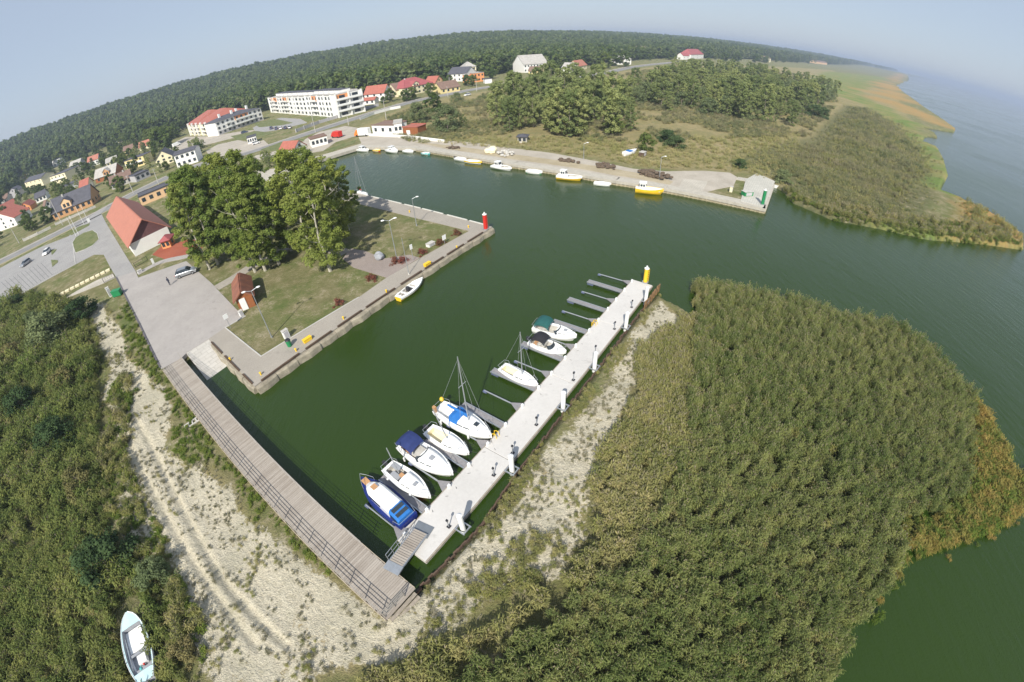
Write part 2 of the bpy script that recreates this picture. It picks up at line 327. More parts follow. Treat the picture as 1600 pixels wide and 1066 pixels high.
def hill(P):
    x, y = P[:, 0], P[:, 1]; r = np.hypot(x, y); az = np.degrees(np.arctan2(x, y))
    top = np.interp(az, [-110, -70, -50, -30, -10, 10, 25, 40, 46, 60], [42, 40, 36, 31, 24, 18, 15, 16, 18, 0])
    r0 = np.interp(az, [-110, -60, -30, 0, 25, 40], [420, 470, 470, 420, 900, 2000])
    r1 = np.interp(az, [-110, -60, -30, 0, 25, 40], [1050, 1150, 1300, 1300, 2300, 3600])
    e = sm(r, r0, r1); return top*e*(.93+.14*fbm(P, 300, 5, 3))
def land_z(P):
    s1 = sdist(P, LAND); s2 = sdist(P, SPIT)
    s2 = s2+((fbm(P, 5, 17, 3)-.5)*5+(fbm(P, 1.6, 18, 2)-.5)*1.6)*sm(pdist(P, BANK), 10, 18)*(P[:, 0] > 5)
    z1 = np.where(s1 > 0, np.minimum(1.0, -.3+s1*1.6), np.maximum(-1.6, -.3+s1*1.6))
    z2 = np.where(s2 > 0, np.minimum(.75, s2*.22), np.maximum(-1.6, s2*.3))
    # the sheet-pile side of the spit is a hard edge, its lake side a gentle one
    hd = pdist(P, BANK); z2 = np.where((s2 > .2) & (hd < 7), np.maximum(z2, np.minimum(.75, np.maximum(-.2+s2*1.3, z2))), z2)
    z2 = np.where(sdist(P, SEDGE) > -1.5, np.minimum(z2, -.10), z2)
    z1 = np.minimum(z1, 1.0-.25*sm(s2, 0, 2.5)); z = np.maximum(z1, z2)
    soft = np.maximum(sm(sdist(P, LEFTBUSH), -2, 2), np.maximum(sm(sdist(P, SAND1), -1, 2), sm(s2, -1, 1)))
    lz = z-.25*sm(s1, 0, 6)*soft*(s1 > 0)*(1-sm(s2, 0, 2.5))+soft*(fbm(P, 5, 3, 4)-.5)*.45*(z > .1)
    for q in RUTS: d = pdist(P, q); lz -= .17*np.exp(-(d/.30)**2); lz += .07*np.exp(-((d-.6)/.3)**2)
    low = sm(sdist(P, FARREED), -3, 6)*.6
    lz = np.where(s1 > 0, lz-low*sm(s1, 0, 3), lz)
    return np.where(s1 > 0, lz+hill(P), lz), s1, s2

def terrain():
    th = np.radians(np.concatenate([np.arange(-128, -78, .8), np.arange(-78, 74, .3), np.arange(74, 130, .8)]))
    rr = [3.0]
    while rr[-1] < 11000: rr.append(rr[-1]*1.0 + min(max(.30, rr[-1]*.0105), 120))
    rr = np.array(rr); T, Q = np.meshgrid(th, rr); P = np.stack([(Q*np.sin(T)).ravel(), (Q*np.cos(T)).ravel()], 1)
    P = np.vstack([P])
    z, s1, s2 = land_z(P)
    n, m = len(rr), len(th)
    i = np.arange(n*m).reshape(n, m)
    q = np.stack([i[:-1, :-1], i[:-1, 1:], i[1:, 1:], i[1:, :-1]], -1).reshape(-1, 4)[:, ::-1]
    zq = z[q].max(1); q = q[zq > -1.5]
    me = bpy.data.meshes.new('terrain')
    me.vertices.add(n*m); me.vertices.foreach_set('co', np.column_stack([P, z]).astype(np.float32).ravel())
    me.loops.add(q.size); me.loops.foreach_set('vertex_index', q.ravel().astype(np.int32))
    me.polygons.add(len(q)); me.polygons.foreach_set('loop_start', (np.arange(len(q))*4).astype(np.int32))
    me.update(calc_edges=True); me.polygons.foreach_set('use_smooth', np.ones(len(q), bool))
    def att(nm, r, g, b):
        a = me.color_attributes.new(nm, 'FLOAT_COLOR', 'POINT')
        a.data.foreach_set('color', np.column_stack([r, g, b, np.ones(len(r))]).astype(np.float32).ravel())
    S = lambda poly, a, b: sm(sdist(P, poly), a, b)
    jit = (fbm(P, 6, 11, 3)-.5)*5
    sand = sm(sdist(P, SAND1)+jit*.5, -1, 1.5)
    sand *= 1-.62*sm(sdist(P, SANDGRASS)+jit, -1, 2)
    sand *= 1-S(GREENA, -.3, .8)
    rut = np.zeros(len(P))
    for l in RUTS: rut = np.maximum(rut, np.exp(-(pdist(P, l)/.45)**2))
    sand = np.maximum(sand, rut*S(SAND1, -1, 1))
    med = S(MEADOW, -3, 3); fr = np.maximum(S(FARREED, -3, 3), S(REEDBED, -.5, .5)); lb = S(LEFTBUSH, -.5, 1.5)
    lush = np.clip(1-med*.9, 0, 1)*(1-sand); lush = np.maximum(lush, S(GREENA, -.3, .8))
    forest = S(FOREST, -5, 10)
    orange = np.maximum(sm(sdist(P, ORANGE1)+jit, -3, 4), sm(sdist(P, ORANGE2)+(fbm(P, 60, 13, 4)-.5)*110, -10, 30))
    gsh = sm(sdist(P, GREENSHORE)+(fbm(P, 30, 12, 4)-.5)*30, -5, 10)
    gsh = np.maximum(gsh, (1-sm(s1+jit*.8, 3, 8))*(P[:, 0] > 78)*(P[:, 1] < 140)*(P[:, 1] > 40))
    wet = np.clip(np.maximum(1-z*5, 0), 0, 1)*(1-orange)
    att('zone_a', sand, lush, forest); att('zone_b', orange, np.maximum(fr, lb*.8), wet); att('zone_c', gsh, med, S(TALLGRASS, -1, 1))
    m_ = bpy.data.materials.new('ground'); nt, out = nodes(m_); p = NN(nt, 'ShaderNodeBsdfPrincipled'); p.inputs['Roughness'].default_value = .95
    p.inputs['Specular IOR Level'].default_value = .15
    geo = NN(nt, 'ShaderNodeNewGeometry').outputs['Position']
    def sep(nm):
        a = NN(nt, 'ShaderNodeAttribute', attribute_name=nm); s = NN(nt, 'ShaderNodeSeparateColor'); nt.links.new(a.outputs['Color'], s.inputs[0]); return s.outputs
    a, b, c = sep('zone_a'), sep('zone_b'), sep('zone_c')
    nb = noise(nt, geo, .06, 5, .6); nm_ = noise(nt, geo, .45, 6, .65); nf = noise(nt, geo, 3.2, 5, .7); nff = noise(nt, geo, 9, 3, .7)
    grass = mixc(nt, ramp(nt, nm_, [(.35, 0), (.65, 1)]), (.115, .15, .042), (.20, .20, .085))
    dryg = mixc(nt, ramp(nt, nm_, [(.38, 0), (.6, 1)]), (.20, .175, .085), (.29, .245, .14))
    nl = noise(nt, geo, .16, 4, .6)
    f = ramp(nt, mth(nt, 'ADD', mth(nt, 'MULTIPLY', nl, .65), mth(nt, 'MULTIPLY', nf, .35)), [(.42, 0), (.56, 1)])
    g1 = mixc(nt, mth(nt, 'MULTIPLY', f, .72), grass, dryg)
    medc = mixc(nt, ramp(nt, nb, [(.4, 0), (.6, 1)]), (.31, .255, .12), (.38, .30, .165))
    medc = mixc(nt, ramp(nt, nm_, [(.4, 0), (.7, .7)]), medc, (.125, .15, .05))
    col = mixc(nt, a[1], medc, g1)
    reedc = mixc(nt, ramp(nt, nm_, [(.35, 0), (.65, 1)]), (.115, .125, .05), (.18, .165, .08))
    col = mixc(nt, b[1], col, reedc)
    col = mixc(nt, c[0], col, mixc(nt, ramp(nt, nb, [(.4, 0), (.6, 1)]), (.15, .21, .05), (.25, .23, .085)))
    col = mixc(nt, c[2], col, mixc(nt, ramp(nt, nf, [(.35, 0), (.65, 1)]), (.11, .12, .035), (.21, .19, .08)))
    org = mixc(nt, ramp(nt, nm_, [(.35, 0), (.65, 1)]), (.44, .25, .10), (.28, .23, .07))
    col = mixc(nt, b[0], col, org)
    col = mixc(nt, a[2], col, (.07, .095, .035))
    sandc = mixc(nt, ramp(nt, nf, [(.3, 0), (.7, 1)]), (.50, .445, .335), (.71, .65, .50))
    sandc = mixc(nt, ramp(nt, nff, [(.50, 0), (.70, .6)]), sandc, (.27, .25, .165))
    sandc = mixc(nt, ramp(nt, noise(nt, geo, .35, 4, .6), [(.45, 0), (.65, .6)]), sandc, (.40, .375, .28))
    sandc = mixc(nt, ramp(nt, noise(nt, geo, 1.3, 4, .75), [(.54, 0), (.68, .45)]), sandc, (.29, .265, .16))
    # sand is broken up by tufts and grass
    k = mth(nt, 'ADD', a[0], mth(nt, 'MULTIPLY', mth(nt, 'SUBTRACT', nm_, .5), 2.2)); k = mth(nt, 'ADD', k, mth(nt, 'MULTIPLY', mth(nt, 'SUBTRACT', nf, .5), 1.4))
    col = mixc(nt, ramp(nt, k, [(.38, 0), (.62, 1)]), col, sandc)
    park = ramp(nt, mth(nt, 'ADD', mth(nt, 'MULTIPLY', nm_, .6), mth(nt, 'MULTIPLY', nf, .4)), [(.53, 0), (.63, 1)])
    col = mixc(nt, mth(nt, 'MULTIPLY', mth(nt, 'MULTIPLY', park, a[1]), .75), col, (.37, .32, .215))
    col = mixc(nt, b[2], col, (.07, .085, .045))
    nt.links.new(col, p.inputs['Base Color'])
    hgt = mth(nt, 'ADD', mth(nt, 'MULTIPLY', nf, .7), mth(nt, 'MULTIPLY', nff, .3))
    nt.links.new(bump(nt, hgt, .9, .5), p.inputs['Normal'])
    nt.links.new(p.outputs[0], out.inputs[0]); me.materials.append(m_)
    o = link('ground', me); tag(o, kind='structure'); return o
terrain()

# water
def water():
    m_ = bpy.data.materials.new('water'); nt, out = nodes(m_); p = NN(nt, 'ShaderNodeBsdfPrincipled')
    geo = NN(nt, 'ShaderNodeNewGeometry').outputs['Position']
    mp = NN(nt, 'ShaderNodeMapping'); mp.inputs['Rotation'].default_value = (0, 0, R(35)); mp.inputs['Scale'].default_value = (1, .28, 1); nt.links.new(geo, mp.inputs[0])
    big = noise(nt, geo, .012, 3, .5)
    col = mixc(nt, ramp(nt, big, [(.35, 0), (.65, 1)]), (.020, .042, .004), (.027, .051, .006))
    nt.links.new(col, p.inputs['Base Color']); nt.links.new(ramp(nt, noise(nt, geo, .018, 4, .6, .8), [(.40, .04), (.62, .13)]), p.inputs['Roughness']); p.inputs['IOR'].default_value = 1.36
    p.inputs['Specular IOR Level'].default_value = .5
    r1 = noise(nt, mp.outputs[0], 1.1, 4, .55); r2 = noise(nt, geo, 4.5, 3, .6); r3 = noise(nt, mp.outputs[0], .12, 3, .5)
    # wind ruffles the open lake more than the basin
    h = mth(nt, 'ADD', mth(nt, 'MULTIPLY', r1, .6), mth(nt, 'MULTIPLY', r2, .18)); h = mth(nt, 'ADD', h, mth(nt, 'MULTIPLY', r3, 1.0))
    nt.links.new(bump(nt, h, .6, .26), p.inputs['Normal'])
    nt.links.new(p.outputs[0], out.inputs[0])
    me = bpy.data.meshes.new('water'); s = 12000
    me.from_pydata([(-s, -s, 0), (s, -s, 0), (s, s, 0), (-s, s, 0)], [], [(0, 1, 2, 3)]); me.materials.append(m_)
    tag(link('water', me), kind='structure')
water()

def haze():
    m_ = bpy.data.materials.new('haze'); nt, out = nodes(m_); v = NN(nt, 'ShaderNodeVolumePrincipled')
    v.inputs['Color'].default_value = (.56, .66, .84, 1); v.inputs['Density'].default_value = (.00027); v.inputs['Anisotropy'].default_value = 0.0
    nt.links.new(v.outputs[0], out.inputs['Volume'])
    s = 12400; b = MB(); b.box(0, 0, 41, 2*s, 2*s, 86); o = b.build('haze', m_); tag(o, 'thin pale haze over the lake and the forest', 'haze', kind='stuff')
haze()
# ------------------------------------------------------------------ paved ground
def paver(name, c1, c2, scale, joints=True, bmp=.2):
    m_ = bpy.data.materials.new(name); nt, out = nodes(m_); p = NN(nt, 'ShaderNodeBsdfPrincipled'); p.inputs['Roughness'].default_value = .85
    p.inputs['Specular IOR Level'].default_value = .2
    geo = NN(nt, 'ShaderNodeNewGeometry').outputs['Position']
    mp = NN(nt, 'ShaderNodeMapping'); mp.inputs['Rotation'].default_value = (0, 0, R(-53)); nt.links.new(geo, mp.inputs[0])
    n1 = noise(nt, geo, .22, 5, .65); n2 = noise(nt, geo, 4, 4, .7)
    col = mixc(nt, ramp(nt, mth(nt, 'ADD', mth(nt, 'MULTIPLY', n1, .6), mth(nt, 'MULTIPLY', n2, .4)), [(.36, 0), (.62, 1)]), c1, c2)
    if joints:
        br = NN(nt, 'ShaderNodeTexBrick'); br.inputs['Scale'].default_value = scale; br.inputs['Mortar Size'].default_value = .012
        br.inputs['Color1'].default_value = (1, 1, 1, 1); br.inputs['Color2'].default_value = (.93, .93, .93, 1); br.inputs['Mortar'].default_value = (.72, .71, .69, 1)
        nt.links.new(mp.outputs[0], br.inputs['Vector']); col = mixc(nt, 1.0, col, br.outputs['Color'], 'MULTIPLY')
    st = ramp(nt, noise(nt, geo, .9, 3, .6), [(.62, 0), (.72, .35)]); col = mixc(nt, st, col, tuple(c*.62 for c in c1))
    nt.links.new(col, p.inputs['Base Color']); nt.links.new(bump(nt, n2, bmp, .02), p.inputs['Normal'])
    nt.links.new(p.outputs[0], out.inputs[0]); return m_
MP = dict(apron=paver('pale_pavers', (.345, .32, .30), (.415, .385, .36), 1.2), walk=paver('sandy_pavers', (.32, .29, .25), (.38, .345, .295), 2.2),
          park=paver('grey_pavers', (.30, .29, .28), (.36, .35, .335), .4), road=paver('asphalt', (.20, .195, .19), (.27, .265, .255), 1, False),
          gravel=paver('pale_gravel', (.33, .295, .24), (.46, .415, .35), 1, False), conc=paver('old_concrete', (.40, .37, .31), (.53, .49, .42), .5),
          slip=paver('wet_concrete', (.46, .435, .39), (.57, .54, .49), .35), curb=paver('kerb_concrete', (.42, .41, .38), (.5, .48, .45), 1, False))
def sheet(name, poly, z0, z1, mat, kind='structure'):
    b = MB(); b.prism([(p[0], p[1]) for p in poly], z0, z1); o = b.build(name, mat); tag(o, kind=kind); return o
def norm2(a, b):
    d = Vector((b[0]-a[0], b[1]-a[1])); d.normalize(); return d, Vector((-d.y, d.x))
def kerb(name, line, wdt=.22, z0=.7, z1=1.14, mat=None, closed=False):
    b = MB(); L = list(line)+([line[0]] if closed else [])
    for p, q in zip(L[:-1], L[1:]):
        d, n = norm2(p, q); e = d*(wdt/2-.004)
        b.prism([(p[0]-n.x*wdt/2-e.x, p[1]-n.y*wdt/2-e.y), (q[0]-n.x*wdt/2+e.x, q[1]-n.y*wdt/2+e.y), (q[0]+n.x*wdt/2+e.x, q[1]+n.y*wdt/2+e.y), (p[0]+n.x*wdt/2-e.x, p[1]+n.y*wdt/2-e.y)], z0, z1+random.uniform(-.006, .006))
    o = b.build(name, mat or MP['curb']); tag(o, kind='structure'); return o

# parking apron beside the slipway, quay walks, path through the park
apron = GP([(182, 434), (197, 465), (219, 509), (249, 571), (252, 577), (283, 560), (291, 552), (326, 530), (352, 512), (383, 494), (375, 489), (345, 458), (331, 443), (291, 408), (216, 434), (212, 424)], 1.04)
sheet('apron', apron, .5, 1.05, MP['apron'])
kerb('apron_kerb', GP([(182, 434), (197, 465), (219, 509), (250, 574)], 1.05), .25, .6, 1.16, plain('dark_kerb', (.12, .11, .12), .8))
kerb('lawn_kerb', GP([(383, 494), (352, 512), (408, 557), (560, 465)], 1.05), .16, .7, 1.10)
qwalk = [G(326, 529.5, 1.05), QC, QE] + [G(733, 361, 1.05), G(604, 434, 1.05), G(560, 465, 1.05), G(472.5, 518, 1.05), G(408, 557, 1.05), G(352, 512, 1.05)]
sheet('quay_walk', qwalk, .3, 1.055, MP['walk'])
nwalk = [QE, QN, QN+(NW-QN)*.93, G(430, 300, 1.05), G(545, 314, 1.05), G(562, 319, 1.05), G(646, 340, 1.05), G(733, 361, 1.05)]
sheet('north_quay_walk', nwalk, .3, 1.06, MP['walk'])
plaza = GP([(535, 404), (552, 418), (604, 434), (656, 403), (640, 398), (600, 404), (570, 392), (548, 388)], 1.05)
sheet('plaza', plaza, .6, 1.051, paver('rosy_pavers', (.27, .225, .20), (.33, .28, .25), 1.6))
def ribbon(name, pts, wdt, z, mat, z0=.6):
    b = MB(); L = [Vector((p[0], p[1])) for p in pts]; l, r = [], []
    for i, p in enumerate(L):
        a = L[max(i-1, 0)]; c = L[min(i+1, len(L)-1)]; d = (c-a).normalized(); n = Vector((-d.y, d.x)); ww = wdt[i] if isinstance(wdt, (list, tuple)) else wdt
        l.append(p+n*ww/2); r.append(p-n*ww/2)
    for i in range(len(L)-1):
        zz = z if not callable(z) else z(L[i]); zy = z if not callable(z) else z(L[i+1])
        b.add([(l[i].x, l[i].y, zz), (r[i].x, r[i].y, zz), (r[i+1].x, r[i+1].y, zy), (l[i+1].x, l[i+1].y, zy),
               (l[i].x, l[i].y, z0), (r[i].x, r[i].y, z0), (r[i+1].x, r[i+1].y, z0), (l[i+1].x, l[i+1].y, z0)], [(3, 2, 1, 0)[::-1], (1, 5, 6, 2), (0, 3, 7, 4)])
    o = b.build(name, mat); tag(o, kind='structure'); return o
def catmull(pts, n=6):
    P_ = [Vector((p[0], p[1], 0)) for p in pts]; o = []
    for i in range(len(P_)-1):
        a, b, c, d = P_[max(i-1, 0)], P_[i], P_[i+1], P_[min(i+2, len(P_)-1)]
        for k in range(n):
            t = k/n; o.append(.5*((2*b)+(c-a)*t+(2*a-5*b+4*c-d)*t*t+(3*b-a-3*c+d)*t**3))
    return o+[P_[-1]]
ribbon('park_path', catmull(GP([(338, 450), (366, 434), (392, 417), (424, 402), (455, 385), (490, 382), (540, 396)], 1.05)), 2.6, 1.058, MP['walk'])
ribbon('service_path', catmull(GP([(215, 428), (250, 410), (285, 402), (300, 398)], 1.05)), 2.0, 1.059, MP['apron'])
sheet('red_paved_yard', GP([(238, 398), (252, 385), (275, 380), (300, 372), (330, 380), (300, 396), (258, 405)], 1.05), .6, 1.052, paver('red_pavers', (.30, .085, .05), (.38, .12, .07), 1.5))
# car park, access road, street
cpark = GP([(-160, 560), (-80, 510), (0, 478.6), (51, 450), (117, 414), (147, 398), (162, 398), (174, 421), (182, 434), (212, 424), (166, 349), (158, 333), (172, 318), (120, 352), (108, 369), (62, 387), (0, 419), (-80, 460), (-150, 510)], 1.04)
sheet('car_park', cpark, .6, 1.05, MP['park'])
island = GP([(113, 380.5), (118, 372), (131, 364), (145, 360), (152, 365), (155, 374), (145, 384), (131, 391), (118, 396)], 1)
GRASSM = M('lawn_green', (.10, .15, .035), .95, .25, .6, col2=(.19, .185, .08), world=True)
def lawn(poly, z=1.12):
    o = sheet('grass_island', poly, .6, z, GRASSM); return o
lawn(island)
lawn(GP([(80, 406.5), (90, 407), (91, 410), (82, 417.5)], 1)); lawn(GP([(80, 391), (89, 390), (86, 394), (81, 399)], 1)); lawn(GP([(107, 366), (122, 355), (141, 349), (139, 353), (112, 368)], 1))
kerb('island_kerb', island, .2, .8, 1.15, closed=True)
kerb('car_park_kerb', GP([(0, 478.6), (51, 450), (117, 414)], 1), .25, .8, 1.15)
kerb('access_kerb', GP([(114, 381), (118, 413)], 1), .25, .8, 1.12)
street = GP([(-200, 520), (-90, 455), (0, 410), (60, 380), (110, 355), (160, 330), (225, 295), (300, 262), (370, 244), (430, 226), (500, 203), (550, 187), (600, 172), (650, 158), (700, 148), (760, 137), (850, 127), (930, 118), (990, 105), (1040, 99), (1075, 96)], 1.05)
ribbon('street', catmull(street, 5), 7.0, 1.045, MP['road'], .9)
def offset(line, d):
    o = []
    for i, p in enumerate(line):
        a = line[max(i-1, 0)]; c = line[min(i+1, len(line)-1)]; t = Vector((c[0]-a[0], c[1]-a[1])).normalized(); o.append(Vector((p[0]-t.y*d, p[1]+t.x*d, 0)))
    return o
cs = catmull(street, 5)
ribbon('street_pavement', offset(cs, 5.2), 2.4, 1.07, MP['apron'], .9)
ribbon('street_verge', offset(cs[:34], -4.6), 1.6, 1.05, paver('sandy_verge', (.30, .27, .17), (.36, .32, .2), 1, False), .9)
# parking bay lines on the car park
b = MB()
for i in range(11):
    t = i/10; p = G(2+t*62, 441-t*30, 1.05); q = G(24+t*58, 462-t*32, 1.05)
    d, n = norm2(p, q); b.add([(p.x-n.x*.06, p.y-n.y*.06, 1.056), (q.x-n.x*.06, q.y-n.y*.06, 1.056), (q.x+n.x*.06, q.y+n.y*.06, 1.056), (p.x+n.x*.06, p.y+n.y*.06, 1.056)], [(0, 1, 2, 3)])
tag(b.build('parking_bay_lines', plain('dark_line', (.13, .13, .13), .9)), kind='structure')
# yards in the village
for poly, m_ in (([(322, 236), (340, 226), (372, 219), (398, 224), (412, 219), (420, 226), (396, 236), (350, 246), (330, 248)], 'gravel'),
                 ([(412, 190), (440, 184), (470, 186), (480, 192), (455, 198), (430, 204), (400, 208), (395, 200)], 'park'),
                 ([(290, 214), (330, 213), (372, 206), (400, 203), (380, 212), (340, 222), (300, 232), (262, 238), (270, 224)], 'gravel'),
                 ([(480, 216), (500, 206), (540, 197), (560, 200), (566, 210), (525, 222), (505, 236), (480, 240), (430, 246), (390, 252), (400, 243), (450, 232)], 'gravel'),
                 ([(395, 268), (440, 262), (500, 243), (522, 237), (566, 224), (565, 229), (522, 242), (470, 262), (420, 286)], 'conc')):
    sheet('yard', GP(poly, 1.03), .6, 1.035+random.uniform(0, .004), MP[m_])
for poly in ([(407, 234), (440, 222), (478, 216), (474, 221), (448, 233), (420, 237)], [(508, 235), (545, 222), (556, 219), (554, 224), (520, 236)],
             [(395, 192), (430, 186), (458, 192), (440, 196), (405, 199)], [(470, 184), (500, 180), (515, 184), (480, 190)], [(360, 213), (400, 205), (430, 208), (410, 214), (372, 219)]):
    sheet('grass_patch', GP(poly, 1.03), .6, 1.08, GRASSM)

# ------------------------------------------------------------------ stone quay (rough stone wall, timber fender, yellow ladders heads)
def quay_wall(name, a, b_, label, mat, cap=None, seg=3.2, out=.55, z1=.86, side=-1, rough=.16, lowz=-1.5):
    t = thing(name, label, 'quay wall', (a.x, a.y, 0)); d, n = norm2(a, b_); L = (Vector((b_.x, b_.y))-Vector((a.x, a.y))).length
    W = MB(); k = 0; s = 0.0; rs = random.Random(name+label)
    while s < L-.01:
        e = min(L, s+seg*rs.uniform(.8, 1.2)); 
        if L-e < seg*.4: e = L
        o1 = out+rs.uniform(-rough, rough); o2 = out+rs.uniform(-rough, rough); z = z1+rs.uniform(-.07, .05)
        P_ = lambda u, v, z_: ((d*u+n*side*v).x, (d*u+n*side*v).y, z_)
        m_ = (s+e)/2
        ringA = [[P_(u, -.12, lowz), P_(u, o_+.18, lowz), P_(u, o_+.08, .25), P_(u, o_, z-.12), P_(u, o_-.12, z), P_(u, -.12, z)] for u, o_ in ((s+.03, o1*.8), (m_, max(o1, o2)), (e-.03, o2*.8))]
        W.loft(ringA, True, True, True); s = e
    W.build('stone_face', mat, t)
    F = MB(); s = 1.0
    while s < L-2:
        e = min(s+rs.uniform(4, 6.2), L-.6); p = d*s+n*side*-.02; q = d*e+n*side*-.02
        F.bar((p.x, p.y, 1.10), (q.x, q.y, 1.10), .22, .18); s = e+rs.uniform(.5, 1.2)
    F.build('timber_fender', cap or M('dark_timber', (.085, .055, .035), .9, .3, 3), t)
    return t
quaystone = M('quay_stone', (.30, .265, .20), .95, .35, 1.1, bmp=.6)
quay_wall('quay_wall', QC, QE, 'long rough stone quay wall facing the pontoon, with dark timber fenders', quaystone)
quay_wall('quay_wall', G(327, 532, 1), QC, 'short stone quay wall beside the slipway', quaystone, side=-1, out=.4)
quay_wall('quay_wall', QE, NW, 'pale quay wall along the far side of the park', M('pale_quay', (.42, .40, .36), .9, .15, 1), cap=M('pale_cap', (.55, .54, .5), .8, .1, 2), out=.3, rough=.02, side=-1)
# concrete quay across the harbour: one wall per straight run, ribbed steel face
CAPW = M('quay_cap', (.42, .39, .33), .9, .15, 1.0)
def sheet_quay(name, line, label, back=2.6, ribs=True, side=1, facecol=None, zt=1.12, capm=None):
    t = thing(name, label, 'quay wall', (line[0].x, line[0].y, 0)); o = Vector((line[0].x, line[0].y)); CP = MB(); F = MB()
    for p, q in zip(line[:-1], line[1:]):
        d, n = norm2(p, q); n = n*side; a = Vector((p.x, p.y))-o; c = Vector((q.x, q.y))-o; L = (c-a).length
        CP.prism([(a-n*.25)[:], (c-n*.25)[:], (c+n*back)[:], (a+n*back)[:]], .5 if ribs else .2, zt)
        F.prism([(a-n*.05)[:], (c-n*.05)[:], (c+n*.4)[:], (a+n*.4)[:]], -1.6, .498)
        if ribs:
            s = .4
            while s < L:
                m_ = a+d*s-n*.13; F.box(m_.x, m_.y, -.28, .38, .16, 1.5, math.atan2(d.y, d.x)); s += .95
    CP.build('concrete_cap', capm or CAPW, t); F.build('ribbed_face', facecol or M('steel_face', (.36, .31, .21), .9, .3, 1.5, bmp=.4), t); return t
sheet_quay('quay_wall', far_line[1:], 'long concrete quay across the harbour with a ribbed steel face', side=1)
sheet_quay('quay_wall', [NW, FW, far_line[1]], 'mossy end quay of the harbour basin below the village', back=2.0, ribs=False, side=-1 if ((FW-NW).x*(G(480, 240, 1)-NW).y-(FW-NW).y*(G(480, 240, 1)-NW).x) < 0 else 1, facecol=M('mossy_wall', (.16, .17, .08), .95, .3, 1))
fend = [FE, G(1209, 289, 1)]
d_, n_ = norm2(*fend); inn = G(1170, 300, 1); sgn = 1 if (inn-fend[0]).xy.dot(n_) > 0 else -1
sheet_quay('quay_wall', fend, 'short concrete end wall of the far quay beside the reeds', back=.6, side=sgn)
sheet('far_quay_platform', [G(1193, 324, 1.1), G(1208, 290, 1.1), G(1211, 284, 1.1), G(1183, 271, 1.1), G(1165, 281, 1.1), G(1160, 302, 1.1), G(1157, 315, 1.1)], .4, 1.20, paver('pale_slab', (.42, .41, .36), (.54, .52, .46), .5))
sheet('far_gravel_road', GP([(560, 214), (640, 212), (690, 220), (745, 223), (800, 232), (860, 239), (920, 250), (990, 264), (1040, 268), (1100, 267), (1140, 270), (1152, 277), (1146, 291), (1120, 296), (1098, 302), (1041, 291), (962, 279), (900, 266), (800, 253), (690, 234), (650, 229), (566, 227)], 1.03), .5, 1.05, MP['gravel'])
sheet('far_verge', GP([(640, 221), (700, 227), (800, 241), (900, 255), (960, 264), (1010, 273), (1052, 284), (1046, 289), (1000, 280), (960, 274), (900, 263), (800, 249), (700, 233)], 1.05), .5, 1.062, paver('sandy_verge_far', (.30, .25, .16), (.43, .37, .26), 1, False))
sheet('far_concrete_pad', GP([(1068, 280), (1106, 284), (1098, 300), (1060, 294)], 1.03), .5, 1.10, MP['conc'])
sheet('far_concrete_step', GP([(1153, 277), (1172, 280), (1168, 284), (1150, 281)], 1.03), .5, 1.12, MP['conc'])

# slipway
sl_a, sl_b = G(292, 553, 1.05), G(326, 530, 1.05); d_, n_ = norm2(sl_a, sl_b); dn = (QC-G(327, 532, 1)).xy.normalized()
b = MB(); p0 = sl_a.xy; p1 = sl_b.xy; rings = []
for s, z in ((-.3, 1.03), (2.2, .80), (6.5, .12), (12, -.9)):
    q0 = p0+dn*s; q1 = p1+dn*s; rings.append([(q0.x, q0.y, z), (q1.x, q1.y, z), (q1.x, q1.y, z-.6), (q0.x, q0.y, z-.6)])
b.loft(rings, True, True, True); tag(b.build('slipway', MP['slip']), kind='structure')

# ------------------------------------------------------------------ wooden pier along the shore
A, B = pier_r[0].copy(), pier_r[1].copy(); Cc, D = pier_l[1].copy(), pier_l[0].copy()
dpier = (B-A).xy.normalized(); npier = Vector((-dpier.y, dpier.x))
if (D-A).xy.dot(npier) < 0: npier = -npier
PW = (abs((D-A).xy.dot(npier))+abs((Cc-B).xy.dot(npier)))/2; PL = (B-A).length
pier = thing('wooden_pier', 'long weathered plank boardwalk running down the shore to the pontoon', 'pier', (A.x, A.y, 0), math.atan2(dpier.y, dpier.x))
sgnp = 1 if Vector((-math.sin(pier.rotation_euler.z), math.cos(pier.rotation_euler.z))).dot(npier) > 0 else -1
m_ = bpy.data.materials.new('deck_planks'); nt, out = nodes(m_); p = NN(nt, 'ShaderNodeBsdfPrincipled'); p.inputs['Roughness'].default_value = .85; p.inputs['Specular IOR Level'].default_value = .2
oi = NN(nt, 'ShaderNodeNewGeometry'); tcn = NN(nt, 'ShaderNodeTexCoord').outputs['Object']
mp = NN(nt, 'ShaderNodeMapping'); mp.inputs['Scale'].default_value = (8, 1.2, 1); nt.links.new(tcn, mp.inputs[0])
c_ = mixc(nt, oi.outputs['Random Per Island'], (.29, .25, .21), (.40, .355, .305)); c_ = mixc(nt, ramp(nt, noise(nt, mp.outputs[0], 2, 4, .7), [(.4, 0), (.7, .45)]), c_, (.20, .17, .14))
c_ = mixc(nt, ramp(nt, noise(nt, tcn, .35, 3, .6), [(.4, 0), (.65, .35)]), c_, (.43, .39, .34))
nt.links.new(c_, p.inputs['Base Color']); nt.links.new(p.outputs[0], out.inputs[0]); PLANK = m_
b = MB(); x = 0.0
while x < PL:
    wd = .20; b.box(x+wd/2, sgnp*(PW/2+random.uniform(-.045, .045)), 1.27+random.uniform(-.006, .006), wd-.018, PW, .06); x += wd
b.build('deck', PLANK, pier)
b = MB()
for yy in (.25, PW/2, PW-.25): b.box(PL/2, sgnp*yy, 1.10, PL, .22, .26)
x = 1.0
